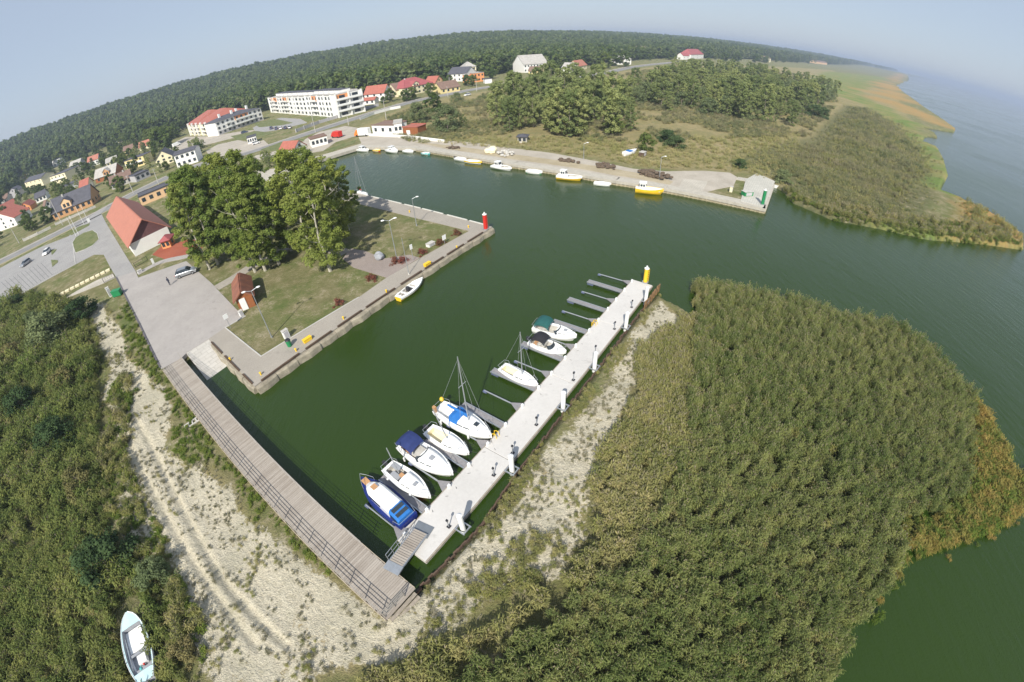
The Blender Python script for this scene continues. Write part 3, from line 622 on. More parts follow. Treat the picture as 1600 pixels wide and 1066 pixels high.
while x < PL:
    for yy in (.35, PW-.35): b.tube((x, sgnp*yy, -1.6), (x, sgnp*yy, .97), .16, n=8)
    b.box(x, sgnp*PW/2, .86, .2, PW-.1, .2); x += 4.0
b.build('timber_frame', M('dark_timber_frame', (.10, .075, .055), .95, .3, 2), pier)
b = MB(); b.box(PL/2, sgnp*-.05, 1.16, PL, .06, .3); b.box(PL/2, sgnp*(PW+.05), 1.16, PL, .06, .3); b.build('edge_board', M('edge_board', (.40, .34, .26), .85, .2, 2), pier)
RAILM = plain('railing_timber', (.28, .26, .23), .8)
b = MB(); x = .3; yy = sgnp*(PW-.10)
while x < PL+.05: b.box(x, yy, 1.30+.55, .06, .06, 1.1); x += 1.75
for z in (.28, .55, .82, 1.1): b.box(PL/2, yy, 1.3+z, PL-.2, .035, .04)
b.build('railing', RAILM, pier)
b = MB(); x = .3; yy = sgnp*.06
while x < PL-5.2: b.box(x, yy, 1.30+.55, .05, .05, 1.1); x += 1.75
for z in (.28, .55, .82, 1.1): b.box((PL-5.2)/2, yy, 1.3+z, PL-5.3, .03, .035)
b.build('railing', M('pale_rail', (.36, .33, .29), .8, .1, 2), pier)
b = MB(); b2 = MB()
# end railing across the tip
xe = PL-.12
for k in range(3): b2.box(xe, sgnp*(PW-.1-k*1.0), 1.3+.55, .06, .06, 1.1)
for z in (.28, .55, .82, 1.1): b2.box(xe, sgnp*(PW-1.15), 1.3+z, .05, 2.1, .05)
b2.build('end_railing', RAILM, pier)
b = MB()
for k in range(3): b.box(PL+.25+k*.28, sgnp*PW/2, 1.05-.22*k, .28, 2.6, .07)
b.build('steps', MT['wood'], pier)
# low bench-like timber stub left of the pier
g = G(303, 663, .75); t = thing('timber_ramp', 'small grey timber stub beside the boardwalk', 'ramp', g, math.atan2(dpier.y, dpier.x)+1.35)
b = MB(); b.bar((-1.2, -.35, .15), (1.2, -.35, .45), .14, .14); b.bar((-1.2, .35, .15), (1.2, .35, .45), .14, .14); b.build('beam', MT['stone'], t)
b = MB(); [b.box(-1+k*.5, 0, .25+k*.055, .16, .8, .06) for k in range(5)]; b.build('rung', MT['stone'], t)

# ------------------------------------------------------------------ sheet-pile wall along the spit
def pile_wall(a, b_, label, z1=.95, wob=.18, name='sheet_pile_wall', mat=None, zj=.12):
    pts = BANK[:-1] if name == 'sheet_pile_wall' else [a, b_]
    t = thing(name, label, 'retaining wall', (a.x, a.y, 0)); W = MB()
    for a_, c_ in zip(pts[:-1], pts[1:]): pile_run(W, a, a_, c_, z1, wob, zj)
    W.build('steel_piles', mat or MT['rust'], t); return t
def pile_run(W, o, a, b_, z1, wob, zj):
    d = (b_-a).xy; L = d.length; d.normalize(); n = Vector((-d.y, d.x)); s = 0; k = 0; q = (a-o).xy
    while s < L:
        off = (.04 if k % 2 else -.04)+random.uniform(-.05, .05)+wob*math.sin(s*.21+1.3); c = q+d*(s+.22)+n*off
        W.box(c.x, c.y, (-1.6+z1)/2, .50, .12, z1+1.6+random.uniform(-zj, zj), math.atan2(d.y, d.x)); s += .45; k += 1
pile_wall(SP0, G(1003, 482, .6), 'rusty sheet pile wall holding the sandy bank behind the pontoon', .40, .05)
pile_wall(G(1006, 478, .8), G(1030, 447, .8), 'row of brown timber piles standing at the tip of the sandy bank', 1.05, 0.0, 'timber_pile_row', M('brown_piles', (.22, .13, .06), .9, .35, 2), .25)

# ------------------------------------------------------------------ floating pontoon
pin_l, pin_r = G(620, 845, .6), G(665, 877, .6); pout_l, pout_r = G(988, 437.5, .6), G(1020, 445, .6)
o_in = (pin_l+pin_r)/2; o_out = (pout_l+pout_r)/2; du = (o_out-o_in).xy.normalized(); ang = math.atan2(du.y, du.x)
PLN = (o_out-o_in).length; PWD = 2.95
pont = thing('floating_pontoon', 'long pale floating concrete pontoon with mooring fingers', 'pontoon', (o_in.x, o_in.y, 0), ang)
def pl(px, py, z=.6):
    g = G(px, py, z)-o_in; return Vector((g.x*du.x+g.y*du.y, -g.x*du.y+g.y*du.x))
PONM = paver('pontoon_deck', (.50, .48, .455), (.58, .56, .53), 1, False, .15)
b = MB(); nseg = 4; sg = PLN/nseg
ll = pl(620, 845)
for k in range(nseg):
    b.box(sg*(k+.5), 0, .30, sg-.05, PWD, .60)
b.build('deck', PONM, pont, bevel=.03)
b = MB(); b.box(PLN/2, PWD/2+.06, .42, PLN, .1, .2); b.box(PLN/2, -PWD/2-.06, .42, PLN, .1, .2); b.build('edge_fender', MT['wood'], pont)
# white mooring posts + fingers
fing = [((561, 779), (616, 823), 0), ((596.5, 745), (663.5, 796), 1), ((630.6, 715), (687, 752), 0), ((664.8, 686), (728, 725.5), 1), ((692.4, 658.5), (750, 689), 0), ((721, 630), (784, 662.5), 1),
        ((750, 606), (805, 631), 0), ((772.6, 580), (842.4, 608), 1), ((797.4, 560), (850, 580), 0), ((818.8, 537.3), (883, 561), 1), ((838, 521), (893, 539.6), 0), ((866, 503), (920, 518), 1),
        ((875, 484), (927, 499), 0), ((890, 467.5), (949, 484.4), 1), ((906.6, 454), (956, 467.5), 0), ((920, 439.4), (974, 454), 1), ((933.6, 427), (982, 439.4), 0)]
WG = M('finger_grating', (.24, .23, .235), .85, .15, 4); FT = MT['galv']; BUOY = plain('float_drum', (.10, .12, .20), .6)
FX = []
for tp, rt, wide in fing:
    a = pl(*rt); e = pl(*tp, .4); x0 = a.x; x1 = e.x*.35+a.x*.65 if True else 0; L1 = min(max(abs(e.y-a.y), 4.2), 6.4); FX.append((x0, L1, wide)); y0 = PWD/2+.115
    skew = (e.x-a.x)*.6
    if wide:
        f = MB(); f.add([(x0-.28, y0, .42), (x0+.28, y0, .42), (x0+.28+skew, y0+L1, .42), (x0-.28+skew, y0+L1, .42), (x0-.28, y0, .34), (x0+.28, y0, .34), (x0+.28+skew, y0+L1, .34), (x0-.28+skew, y0+L1, .34)],
                        [(0, 1, 2, 3), (7, 6, 5, 4), (0, 4, 5, 1), (1, 5, 6, 2), (2, 6, 7, 3), (3, 7, 4, 0)])
        fo = f.build('walkway_finger', WG, pont)
        g = MB(); g.bar((x0-.34, y0, .40), (x0-.34+skew, y0+L1, .40), .1, .14); g.bar((x0+.34, y0, .40), (x0+.34+skew, y0+L1, .40), .1, .14)
        g.bar((x0+.3, y0+.1, .33), (x0+1.0, y0+.0, .33), .08, .08); g.build('side_rail', FT, fo)
        g = MB(); g.box(x0+skew, y0+L1-.5, .16, .62, .9, .34); g.build('float', BUOY, fo)
    else:
        f = MB(); f.tube((x0+skew*.25, y0+L1*.22, .38), (x0+skew, y0+L1, .34), .075, n=8); f.tube((x0-.5, y0, .4), (x0+skew*.25, y0+L1*.24, .38), .05, n=6); f.tube((x0+.5, y0, .4), (x0+skew*.25, y0+L1*.24, .38), .05, n=6)
        fo = f.build('boom_finger', FT, pont)
        g = MB(); g.prism([(x0-.62, y0+.02), (x0+.62, y0+.02), (x0+skew*.2, y0+L1*.26)], .40, .45); g.build('gusset_plate', WG, fo)
        g = MB(); g.tube((x0+skew*.93, y0+L1*.93, .22), (x0+skew, y0+L1+.1, .22), .17, n=10); g.build('float', BUOY, fo)
    g = MB(); g.box(x0, PWD/2-.17, .80, .24, .2, .40); g.build('mooring_post', MT['white'], pont)
# white guide piles on the spit side
for i, (bp, tp) in enumerate([((723, 825), (718.3, 800)), ((799.5, 734), (797, 709)), ((879.6, 636), (879, 604)), ((929, 574), (929, 547)), ((979, 511), (980, 488)), ((1010, 470), (1011, 446))]):
    q = pl(*bp); x = q.x; g = thing('guide_pile', ['white steel guide pile nearest the boardwalk, on the spit side of the pontoon', 'second white guide pile from the boardwalk, across from the blue-canvas sailboat',
        'third white guide pile from the boardwalk, across from an empty berth', 'fourth white guide pile from the boardwalk, across from the motorboats', 'fifth white guide pile from the boardwalk', 'white guide pile at the outer tip of the pontoon'][i],
        'pile', (o_in.x+du.x*x+du.y*(PWD/2+.55), o_in.y+du.y*x-du.x*(PWD/2+.55), 0), ang, 'white guide piles of the pontoon')
    b = MB(); b.tube((0, 0, -1.6), (0, 0, 2.65), .23, n=18); b.build('pile_tube', MT['white'], g, smooth=False)
    b = MB(); b.tube((0, 0, 2.65), (0, 0, 2.78), .235, .04, n=18); b.build('cap', MT['white'], g)
    b = MB()
    for s in (-1, 1): b.box(s*.42, 0, .62, .1, 1.0, .12); b.box(0, s*.42, .625, .74, .1, .12)
    b.build('collar', MT['galv'], g)
# yellow pile at the outer tip
def beacon(name, label, px, py, z0, h, r, mat, base=.0):
    g = G(px, py, z0); t = thing(name, label, 'navigation marker', g); b = MB(); b.tube((0, 0, -.2), (0, 0, h), r, n=20); b.build('column', mat, t)
    b = MB(); b.tube((0, 0, h), (0, 0, h+.08), r*1.15, n=20); b.tube((0, 0, h+.08), (0, 0, h+.42), .12, n=10); b.build('lamp_head', MT['white'], t)
    b = MB(); b.tube((0, 0, -.05), (0, 0, .12), r*1.5, n=20); b.build('base_plate', MT['galv'], t)
    b = MB(); b.bar((r+.05, -.18, .2), (r+.05, -.18, h), .04, .04); b.bar((r+.05, .18, .2), (r+.05, .18, h), .04, .04)
    for k in range(int(h/.35)): b.bar((r+.05, -.18, .35+k*.35), (r+.05, .18, .35+k*.35), .03, .03)
    b.build('ladder', mat, t); return t
beacon('harbour_beacon', 'yellow cylindrical beacon at the outer tip of the pontoon', 1008, 441, .6, 2.15, .30, MT['yellow'])
beacon('harbour_beacon', 'red cylindrical beacon on the corner of the stone quay', 758.8, 358, 1.06, 2.7, .34, MT['red'])
# gangway from the boardwalk
ga, gb = G(619, 882, 1.3), G(658, 832, .62)
gw = thing('gangway', 'timber gangway sloping from the boardwalk down onto the pontoon', 'gangway', (ga.x, ga.y, 0)); dg = (gb-ga); L = dg.xy.length; gw.rotation_euler[2] = math.atan2(dg.y, dg.x)
b = MB(); nn = int(L/.2); 
for k in range(nn): u = (k+.5)/nn; b.box(u*L, 0, 1.42-u*.62, L/nn-.02, 1.15, .05)
b.build('deck', PLANK, gw)
b = MB()
for s in (-1, 1):
    b.bar((0, s*.6, 1.36), (L, s*.6, .74), .1, .16)
b.build('side_beam', MT['galv'], gw)
b = MB()
s = 1
for z in (.5, 1.0): b.bar((0, s*.62, 1.4+z), (L*.82, s*.62, .9+z), .04, .04)
for k in range(5): u = k/5; b.bar((u*L, s*.62, 1.4-u*.6), (u*L, s*.62, 2.4-u*.55), .04, .04)
b.build('handrail', MT['galv'], gw)
b = MB(); b.box(L+.25, 0, .66, 1.1, 1.5, .03, tilt=.03); b.build('landing_plate', M('grey_plate', (.24, .26, .28), .5, .1, 2, .5), gw)
b = MB(); b.box(-.35, 0, 1.40, .75, 1.35, .12); b.build('hinge_plate', MT['galv'], gw)
# service pedestals (grey lamp-like posts) on the pontoon
for i, (bx, by) in enumerate([(699.8, 822), (762, 737), (786, 700), (830, 660), (896, 594), (933, 553), (962, 515), (986, 480)]):
    q = pl(bx, by); g = thing('service_pedestal', 'slim dark service pedestal on the pontoon, ' + ['nearest the gangway', 'between the first and second guide pile', 'beside the second guide pile', 'across from the red-bottomed sailboat', 'beside the third guide pile', 'across from the dark green canopy boat', 'beside the fifth guide pile', 'closest to the pontoon tip'][i],
        'pedestal', (o_in.x+du.x*q.x+du.y*1.05, o_in.y+du.y*q.x-du.x*1.05, .6), ang, 'service pedestals along the pontoon')
    b = MB(); b.tube((0, 0, 0), (0, 0, .95), .045, n=8); b.build('post', MT['galv'], g)
    b = MB(); b.box(0, 0, 1.02, .16, .16, .18); b.build('head', MT['dark'], g); b = MB(); b.box(0, 0, .03, .3, .3, .05); b.build('base', MT['dark'], g)
# yellow ladders on the pontoon edge
for i, (bx, by) in enumerate([(770, 679), (926, 506)]):
    q = pl(bx, by); g = thing('swim_ladder', ['yellow ladder on the pontoon beside the blue-canvas sailboat', 'yellow ladder on the pontoon beside the dark green canopy boat'][i], 'ladder', (o_in.x+du.x*q.x-du.y*1.55, o_in.y+du.y*q.x+du.x*1.55, 0), ang, 'yellow pontoon ladders')
    b = MB()
    for s in (-1, 1): b.path([(s*.22, .12, -.8), (s*.22, .12, .95), (s*.22, -.1, 1.1), (s*.22, -.35, 1.1), (s*.22, -.45, .62)], .035)
    for k in range(5): b.tube((-.22, .12, -.6+k*.33), (.22, .12, -.6+k*.33), .025)
    b.build('rails', MT['yellow'], g)
# tyre
g = G(583, 961.5, .62); t = thing('old_tyre', 'black tyre lying in the sand at the end of the boardwalk', 'tyre', g); b = MB(); ring = []
for k in range(25):
    a = 2*math.pi*k/24; ring.append([((.25+.10*math.cos(q))*math.cos(a), (.25+.10*math.cos(q))*math.sin(a), .1+.1*math.sin(q)) for q in [2*math.pi*j/8 for j in range(8)]])
b.loft(ring); b.build('tread', MT['rubber'], t)
# ------------------------------------------------------------------ boats
fb_ = 'boats moored along the far quay'
def clear_of(c, line, dist):
    """moor a boat at least dist off a quay line (the water is on the camera's side)"""
    for p, q in zip(line[:-1], line[1:]):
        d, n = norm2(p, q); v = (c-p).xy; u = v.dot(d); L = (q-p).xy.length
        if n.dot(Vector((0, -1))) < 0: n = -n
        if -3 < u < L+3 and v.dot(n) < dist: c = c+Vector((n.x, n.y, 0))*(dist-v.dot(n))
    return c
def px_near(p): return p[0] > 600 and p[1] > 500
def boat(name, label, bow, stern, L, B=None, fb=.75, topc='gel', botc='gel', deckc='gel', tw=.72, cock=(.06, .38), cockc=None, cabin=None, mast=None, boom=None,
         canopy=None, wind=None, outboard=False, pulpit=True, stripe=None, open_=False, group=None, wheelhouse=None, extra=None, zref=.75, z0=0.0, cat='boat', fender=0, list_=0, hatch=(), sq=2.2, stays=True, low=.24, rexp=1.0):
    if group == fb_: L *= .88; fb *= .85
    gb, gs = G(bow[0], bow[1], zref), G(stern[0], stern[1], zref); c = (gb+gs)/2; B = B or L*.36
    if group == fb_ and z0 == 0: c = clear_of(c, far_line, B/2+.55)
    a = math.atan2(gb.y-gs.y, gb.x-gs.x)
    t = thing(name, label, cat, (c.x, c.y, z0), a, group); B = B or L*.36; NS = 16
    def wd(u): return B/2*((tw+(1-tw)*math.sin(math.pi/2*u/.42)) if u < .42 else max(.012, 1-((u-.42)/.58)**sq)**rexp)
    def sh(u): return fb*(1+.30*max(0, u-.2)**2*1.6+.05*(1-u))
    X = lambda u: (u-.5)*L
    us = [i/NS for i in range(NS+1)]
    H_ = MB(); rows = []
    for u in us:
        w_ = wd(u); s_ = sh(u); k = -.28*(1-.75*u**4) 
        if u == 1: k = .1
        rows.append([(X(u), w_, s_), (X(u)-.0*u, w_*.97, s_*.55), (X(u)-.06*L*u**6, w_*.86, low), (X(u)-.10*L*u**6, w_*.55, min(-.12, k*.6)), (X(u)-.12*L*u**6, 0, k),
                     (X(u)-.10*L*u**6, -w_*.55, min(-.12, k*.6)), (X(u)-.06*L*u**6, -w_*.86, low), (X(u), -w_*.97, s_*.55), (X(u), -w_, s_)])
    H_.loft(rows, False); n0 = len(H_.f)
    for i in range(n0):
        k = i % 8; H_.mi[i] = 1 if 2 <= k <= 5 else 0
    if stripe:
        for i in range(n0):
            if i % 8 in (0, 7): H_.mi[i] = 2
    H_.m = 0; H_.add(rows[0], [tuple(range(8, -1, -1))])
    H_.build('hull', [MT[topc], MT[botc], MT[stripe or topc]], t, smooth=False)
    # deck with a sunk cockpit (or an open boat)
    D = MB(); c0, c1 = cock; cw = .62 if not open_ else .90
    fl = max(.10, fb-.50) if not open_ else .12
    su = sorted(set([round(u, 4) for u in us]+[c0, c1]))
    for u, v in zip(su[:-1], su[1:]):
        inside = u >= c0-1e-6 and v <= c1+1e-6
        zu, zv = sh(u)-.01, sh(v)-.01; cu = .04*wd(u); cv = .04*wd(v)
        if inside:
            for s in (1, -1):
                q = [(X(u), s*wd(u), zu), (X(v), s*wd(v), zv), (X(v), s*wd(v)*cw, zv+.02), (X(u), s*wd(u)*cw, zu+.02)]
                D.m = 0; D.add(q, [(0, 1, 2, 3)[::-s]])
                D.m = 1; D.add([q[3], q[2], (X(v), s*wd(v)*cw*.93, fl), (X(u), s*wd(u)*cw*.93, fl)], [(0, 1, 2, 3)[::-s]])
            D.m = 1; D.add([(X(u), -wd(u)*cw*.93, fl), (X(v), -wd(v)*cw*.93, fl), (X(v), wd(v)*cw*.93, fl), (X(u), wd(u)*cw*.93, fl)], [(0, 1, 2, 3)])
        else:
            D.m = 0; D.add([(X(u), -wd(u), zu), (X(v), -wd(v), zv), (X(v), 0, zv+cv), (X(u), 0, zu+cu), (X(v), wd(v), zv), (X(u), wd(u), zu)], [(0, 1, 2, 3), (3, 2, 4, 5)])
    for u in (c0, c1):
        D.m = 1; D.add([(X(u), -wd(u)*cw, sh(u)+.01), (X(u), wd(u)*cw, sh(u)+.01), (X(u), wd(u)*cw*.93, fl), (X(u), -wd(u)*cw*.93, fl)], [(0, 1, 2, 3)])
    D.build('deck', [MT[deckc], MT[cockc or deckc]], t)
    # gunwale
    g = MB(); 
    for s in (1, -1): g.path([(X(u), s*wd(u), sh(u)) for u in us], .035, 5)
    g.build('gunwale', MT[topc] if stripe is None else MT[stripe], t)
    if not open_ and cabin is None and cock[1]-cock[0] > .2:
        b = MB(); 
        for s in (1, -1): b.box(X((c0+c1)/2), s*B*.22, fl+.2, (c1-c0)*L*.9, B*.10, .05)
        build_each(b, 'bench', MT[cockc or deckc], t)
    if cabin:
        u0, u1, hh, cwr, cc_ = cabin; rows = []; n = 7
        for i in range(n+1):
            u = u0+(u1-u0)*i/n; e = math.sin(math.pi/2*min(1, (1-i/n)*1.6+.02)); w_ = min(wd(u)*cwr, B*.36); z = sh(u); hz = hh*(.25+.75*e)
            rows.append([(X(u), w_, z-.05), (X(u), w_*.92, z+hz*.75), (X(u), w_*.72, z+hz), (X(u), 0, z+hz*1.10), (X(u), -w_*.72, z+hz), (X(u), -w_*.92, z+hz*.75), (X(u), -w_, z-.05)])
        b = MB(); b.loft(rows, False); b.add(rows[0], [tuple(range(6, -1, -1))]); b.add(rows[-1], [tuple(range(7))]); cb = b.build('cabin', MT[cc_], t)
        b = MB()
        for s in (1, -1):
            ua, ub = u0+(u1-u0)*.12, u0+(u1-u0)*.62
            for q in range(2):
                va = ua+(ub-ua)*(q*.54); vb = ua+(ub-ua)*(q*.54+.44); wa, wb = min(wd(va)*cwr, B*.36)*.98+.012, min(wd(vb)*cwr, B*.36)*.98+.012
                b.add([(X(va), s*wa, sh(va)+hh*.22), (X(vb), s*wb, sh(vb)+hh*.22), (X(vb), s*wb*.965, sh(vb)+hh*.58), (X(va), s*wa*.965, sh(va)+hh*.58)], [(0, 1, 2, 3)])
        build_each(b, 'window', MT['glass'], cb)
        b = MB(); b.box(X(u0+.03), 0, sh(u0)+hh*.45, .05, B*.16, hh*.7); b.build('companionway', MT['tan'], cb)
    for hx, hy, sx, sy, hm in hatch:
        b = MB(); u = hx; zt = sh(u)+(cabin[2] if cabin and cabin[0] < u < cabin[1] else 0)*(1.0)+.05; b.box(X(u), hy, zt, sx, sy, .07, tilt=.04); b.build('hatch', MT[hm], t)
    if mast:
        mx, mh = mast[:2]; rk = mast[2] if len(mast) > 2 else 0; zb = sh(mx)+(cabin[2]*.9 if cabin else 0); mm = MT['galv']
        b = MB(); b.tube((X(mx), 0, zb), (X(mx)+rk, 0, zb+mh), .065, .045, 8); mo = b.build('mast', mm, t)
        if mh > 2.5 and stays:
            b = MB(); b.box(X(mx)+rk*.6, 0, zb+mh*.6, .05, 1.0 if mh > 4 else .5, .04); b.build('spreader', mm, mo)
            b = MB(); top = (X(mx)+rk, 0, zb+mh*.97)
            for e in ((X(.99), 0, sh(1)), (X(.02), 0, sh(0)), (X(mx)-.1, wd(mx), sh(mx)), (X(mx)-.1, -wd(mx), sh(mx))): b.tube(top, e, .014, n=4)
            b.build('rigging', MT['galv'], t)
    if boom:
        bl, bc = boom; mx = mast[0]; zb = sh(mx)+(cabin[2] if cabin else .3)+.55; b = MB(); b.tube((X(mx), 0, zb), (X(mx)-bl, 0, zb+.08), .05, n=8); b.build('boom', MT['galv'], t)
        if bc:
            b = MB(); rr = [[(X(mx)-bl*i/6, .16*(1-.4*i/6)*math.cos(q), zb+.12+.2*(1-.4*i/6)*math.sin(q)) for q in [2*math.pi*j/8 for j in range(8)]] for i in range(7)]
            b.loft(rr, True, True, True); b.build('sail_cover', MT[bc], t)
    if canopy:
        u0, u1, zh, cm = canopy[:4]; n = 6; w_ = wd((u0+u1)/2)*.86; rows = []; dro = canopy[4] if len(canopy) > 4 else .25
        for i in range(n+1):
            u = u0+(u1-u0)*i/n; e = 1-abs(2*i/n-1)**3*.35; z = fb+zh*e
            rows.append([(X(u), w_, z-dro), (X(u), w_*.9, z-.05), (X(u), w_*.45, z+.03), (X(u), 0, z+.06), (X(u), -w_*.45, z+.03), (X(u), -w_*.9, z-.05), (X(u), -w_, z-dro)])
        b = MB(); b.loft(rows, False); co = b.build('canopy', MT[cm], t); sd = co.modifiers.new('thick', 'SOLIDIFY'); sd.thickness = .03
        b = MB()
        for s in (1, -1):
            for u in (u0, (u0+u1)/2, u1): b.tube((X((u0+u1)/2), s*wd(u0)*.95, fb), (X(u), s*w_, fb+zh*.8-dro*.5), .016, n=5)
        build_each(b, 'canopy_frame', MT['galv'], co, 3)
    if wind:
        u, hh = wind; b = MB(); w_ = wd(u)*.8; x = X(u); pts = []
        for k in range(7):
            q = -math.pi/2+math.pi*k/6; pts.append((x+.45*math.cos(q), w_*math.sin(q)))
        b.loft([[(a_, b_, sh(u)) for a_, b_ in pts], [(a_-.25, b_*.9, sh(u)+hh) for a_, b_ in pts]], False)
        b.build('windscreen', MT['glass'], t)
    if outboard:
        b = MB(); b.box(X(0)-.28, 0, fb+.12, .42, .30, .42); b.box(X(0)-.25, 0, fb-.4, .14, .14, .9); b.build('outboard_motor', MT['dark'], t)
    if pulpit:
        b = MB(); ut = .82; pts = [(X(ut), wd(ut)*.95, sh(ut)+.02), (X(ut), wd(ut)*.95, sh(ut)+.5), (X(.92), wd(.92), sh(.92)+.52), (X(.995), 0, sh(1)+.54), (X(.92), -wd(.92), sh(.92)+.52), (X(ut), -wd(ut)*.95, sh(ut)+.5), (X(ut), -wd(ut)*.95, sh(ut)+.02)]
        b.path(pts, .02, 5); b.build('bow_rail', MT['galv'], t)
        b = MB(); pts = [(X(.12), wd(.12)*.97, sh(.12)), (X(.1), wd(.1)*.97, sh(.1)+.5), (X(.0), wd(0)*.9, sh(0)+.5), (X(.0), -wd(0)*.9, sh(0)+.5), (X(.1), -wd(.1)*.97, sh(.1)+.5), (X(.12), -wd(.12)*.97, sh(.12))]
        b.path(pts, .02, 5); b.build('stern_rail', MT['galv'], t)
    if wheelhouse:
        u0, u1, hh, wr, mm = wheelhouse; b = MB(); ln = (u1-u0)*L; x = X((u0+u1)/2); wh = B*wr
        b.add([(x-ln/2, -wh/2, fb*.5), (x+ln/2, -wh/2, fb*.5), (x+ln/2, wh/2, fb*.5), (x-ln/2, wh/2, fb*.5), (x-ln/2+.04, -wh*.46, fb+hh), (x+ln/2-.2, -wh*.46, fb+hh), (x+ln/2-.2, wh*.46, fb+hh), (x-ln/2+.04, wh*.46, fb+hh)],
              [(4, 5, 6, 7), (0, 1, 5, 4), (1, 2, 6, 5), (2, 3, 7, 6), (3, 0, 4, 7)]); wo_ = b.build('wheelhouse', MT[mm], t)
        b = MB(); b.box(x, 0, fb+hh+.04, ln+.15, wh+.1, .07); b.build('roof', MT[mm], wo_)
        b = MB()
        for s in (1, -1):
            b.box(x-ln*.22, s*wh*.485, fb+hh*.62, ln*.3, .03, hh*.38); b.box(x+ln*.15, s*wh*.485, fb+hh*.62, ln*.26, .03, hh*.38)
        b.box(x-ln/2+.02, 0, fb+hh*.62, .03, wh*.6, hh*.38); b.box(x+ln*.43, 0, fb+hh*.62, .1, wh*.7, hh*.38); build_each(b, 'window', MT['glass'], wo_)
    if group is None and z0 == 0 and zref == .75 and name != 'rowing_boat' and L < 7 and px_near(bow):
        b = MB()
        for s in (1, -1): b.path([(X(.97), s*wd(.97), sh(.97)+.03), (X(1)+.5, s*.55, .48), (X(1)+1.1, s*.95, .66)], .016, 4)
        build_each(b, 'mooring_line', MT['dark'], t, 2)
    if fender:
        b = MB()
        for k in range(fender):
            u = .2+.5*k/max(1, fender-1)
            b.tube((X(u), -wd(u)-.1, .2), (X(u), -wd(u)-.1, .62), .10, n=8)
        build_each(b, 'fender', MT['white'], t)
    if extra: extra(t, X, wd, sh, L, B, fb)
    return t

def ex_blue(t, X, wd, sh, L, B, fb):
    # long white cabin roof running aft, blue canvas screens over the cockpit, wooden bow patch, swim platform
    rows = []
    for i in range(9):
        u = .21+.64*i/8; w_ = min(wd(u)*.80, B*.36)*(1 if i < 7 else .85 if i == 7 else .55); z = fb; hz = .95-.05*i if i < 7 else (.5 if i == 7 else .2)
        rows.append([(X(u), w_, z-.05), (X(u), w_*.94, z+hz*.8), (X(u), w_*.7, z+hz), (X(u), 0, z+hz*1.07), (X(u), -w_*.7, z+hz), (X(u), -w_*.94, z+hz*.8), (X(u), -w_, z-.05)])
    b = MB(); b.loft(rows, False); b.add(rows[0], [tuple(range(6, -1, -1))]); b.add(rows[-1], [tuple(range(7))]); c = b.build('cabin', MT['gel'], t)
    b = MB(); b.box(X(.66), 0, fb+.88, .5, .5, .06); b.build('roof_hatch', MT['tan'], c)
    b = MB()
    for s in (1, -1): b.box(X(.52), s*B*.368, fb+.50, L*.24, .03, .26)
    build_each(b, 'window', MT['glass'], c)
    b = MB(); rows = []
    for i, u in enumerate((.03, .12, .215)):
        w_ = B*.36; hz = (.62, .9, .97)[i]; rows.append([(X(u), w_, fb), (X(u), w_*.92, fb+hz*.8), (X(u), w_*.7, fb+hz), (X(u), -w_*.7, fb+hz), (X(u), -w_*.92, fb+hz*.8), (X(u), -w_, fb)])
    b.loft(rows, False); b.add(rows[0], [tuple(range(5, -1, -1))]); c = b.build('cockpit_tent', MT['bluecanvas'], t)
    b = MB(); b.add([(X(.06), -B*.25, fb+.79), (X(.19), -B*.25, fb+1.0), (X(.19), B*.25, fb+1.0), (X(.06), B*.25, fb+.79)], [(0, 1, 2, 3)])
    for s in (1, -1):
        b.add([(X(.05), s*B*.366, fb+.15), (X(.19), s*B*.366, fb+.15), (X(.19), s*B*.35, fb+.65), (X(.07), s*B*.348, fb+.52)], [(0, 1, 2, 3)])
    build_each(b, 'clear_panel', MT['glass'], c)
    b = MB(); b.box(X(-.06), 0, .42, .55, B*.46, .08); b.build('swim_platform', MT['stone'], t)
    b = MB(); b.box(X(.90), 0, sh(.9)+.05, .7, .55, .05); b.build('bow_plank', MT['tan'], t)
def ex_big(t, X, wd, sh, L, B, fb):
    b = MB(); b.ball((X(.03), B*.2, fb+.75), .22, .22, .26, 10, 6); b.build('lifebuoy_bag', MT['yellow'], t)
    b = MB(); rows = []
    for i, u in enumerate((.33, .40, .48)):
        w_ = B*.36; hz = (.75, .88, .45)[i]; rows.append([(X(u), w_, fb+.1), (X(u), w_*.9, fb+hz*.9), (X(u), w_*.5, fb+hz), (X(u), -w_*.5, fb+hz), (X(u), -w_*.9, fb+hz*.9), (X(u), -w_, fb+.1)])
    b.loft(rows, False); b.build('sprayhood', MT['bluecanvas'], t)
    b = MB(); b.box(X(.05), -B*.32, fb+.5, .35, .25, .7); b.build('outboard_motor', MT['tan'], t)
def ex_bimini_poles(t, X, wd, sh, L, B, fb):
    b = MB(); b.box(X(.36), 0, fb+.12, .9, B*.5, .3); b.build('helm_console', MT['stone'], t)
    b = MB(); b.box(X(.20), 0, fb+.02, .5, B*.5, .25); b.build('seat', MT['tan'], t)

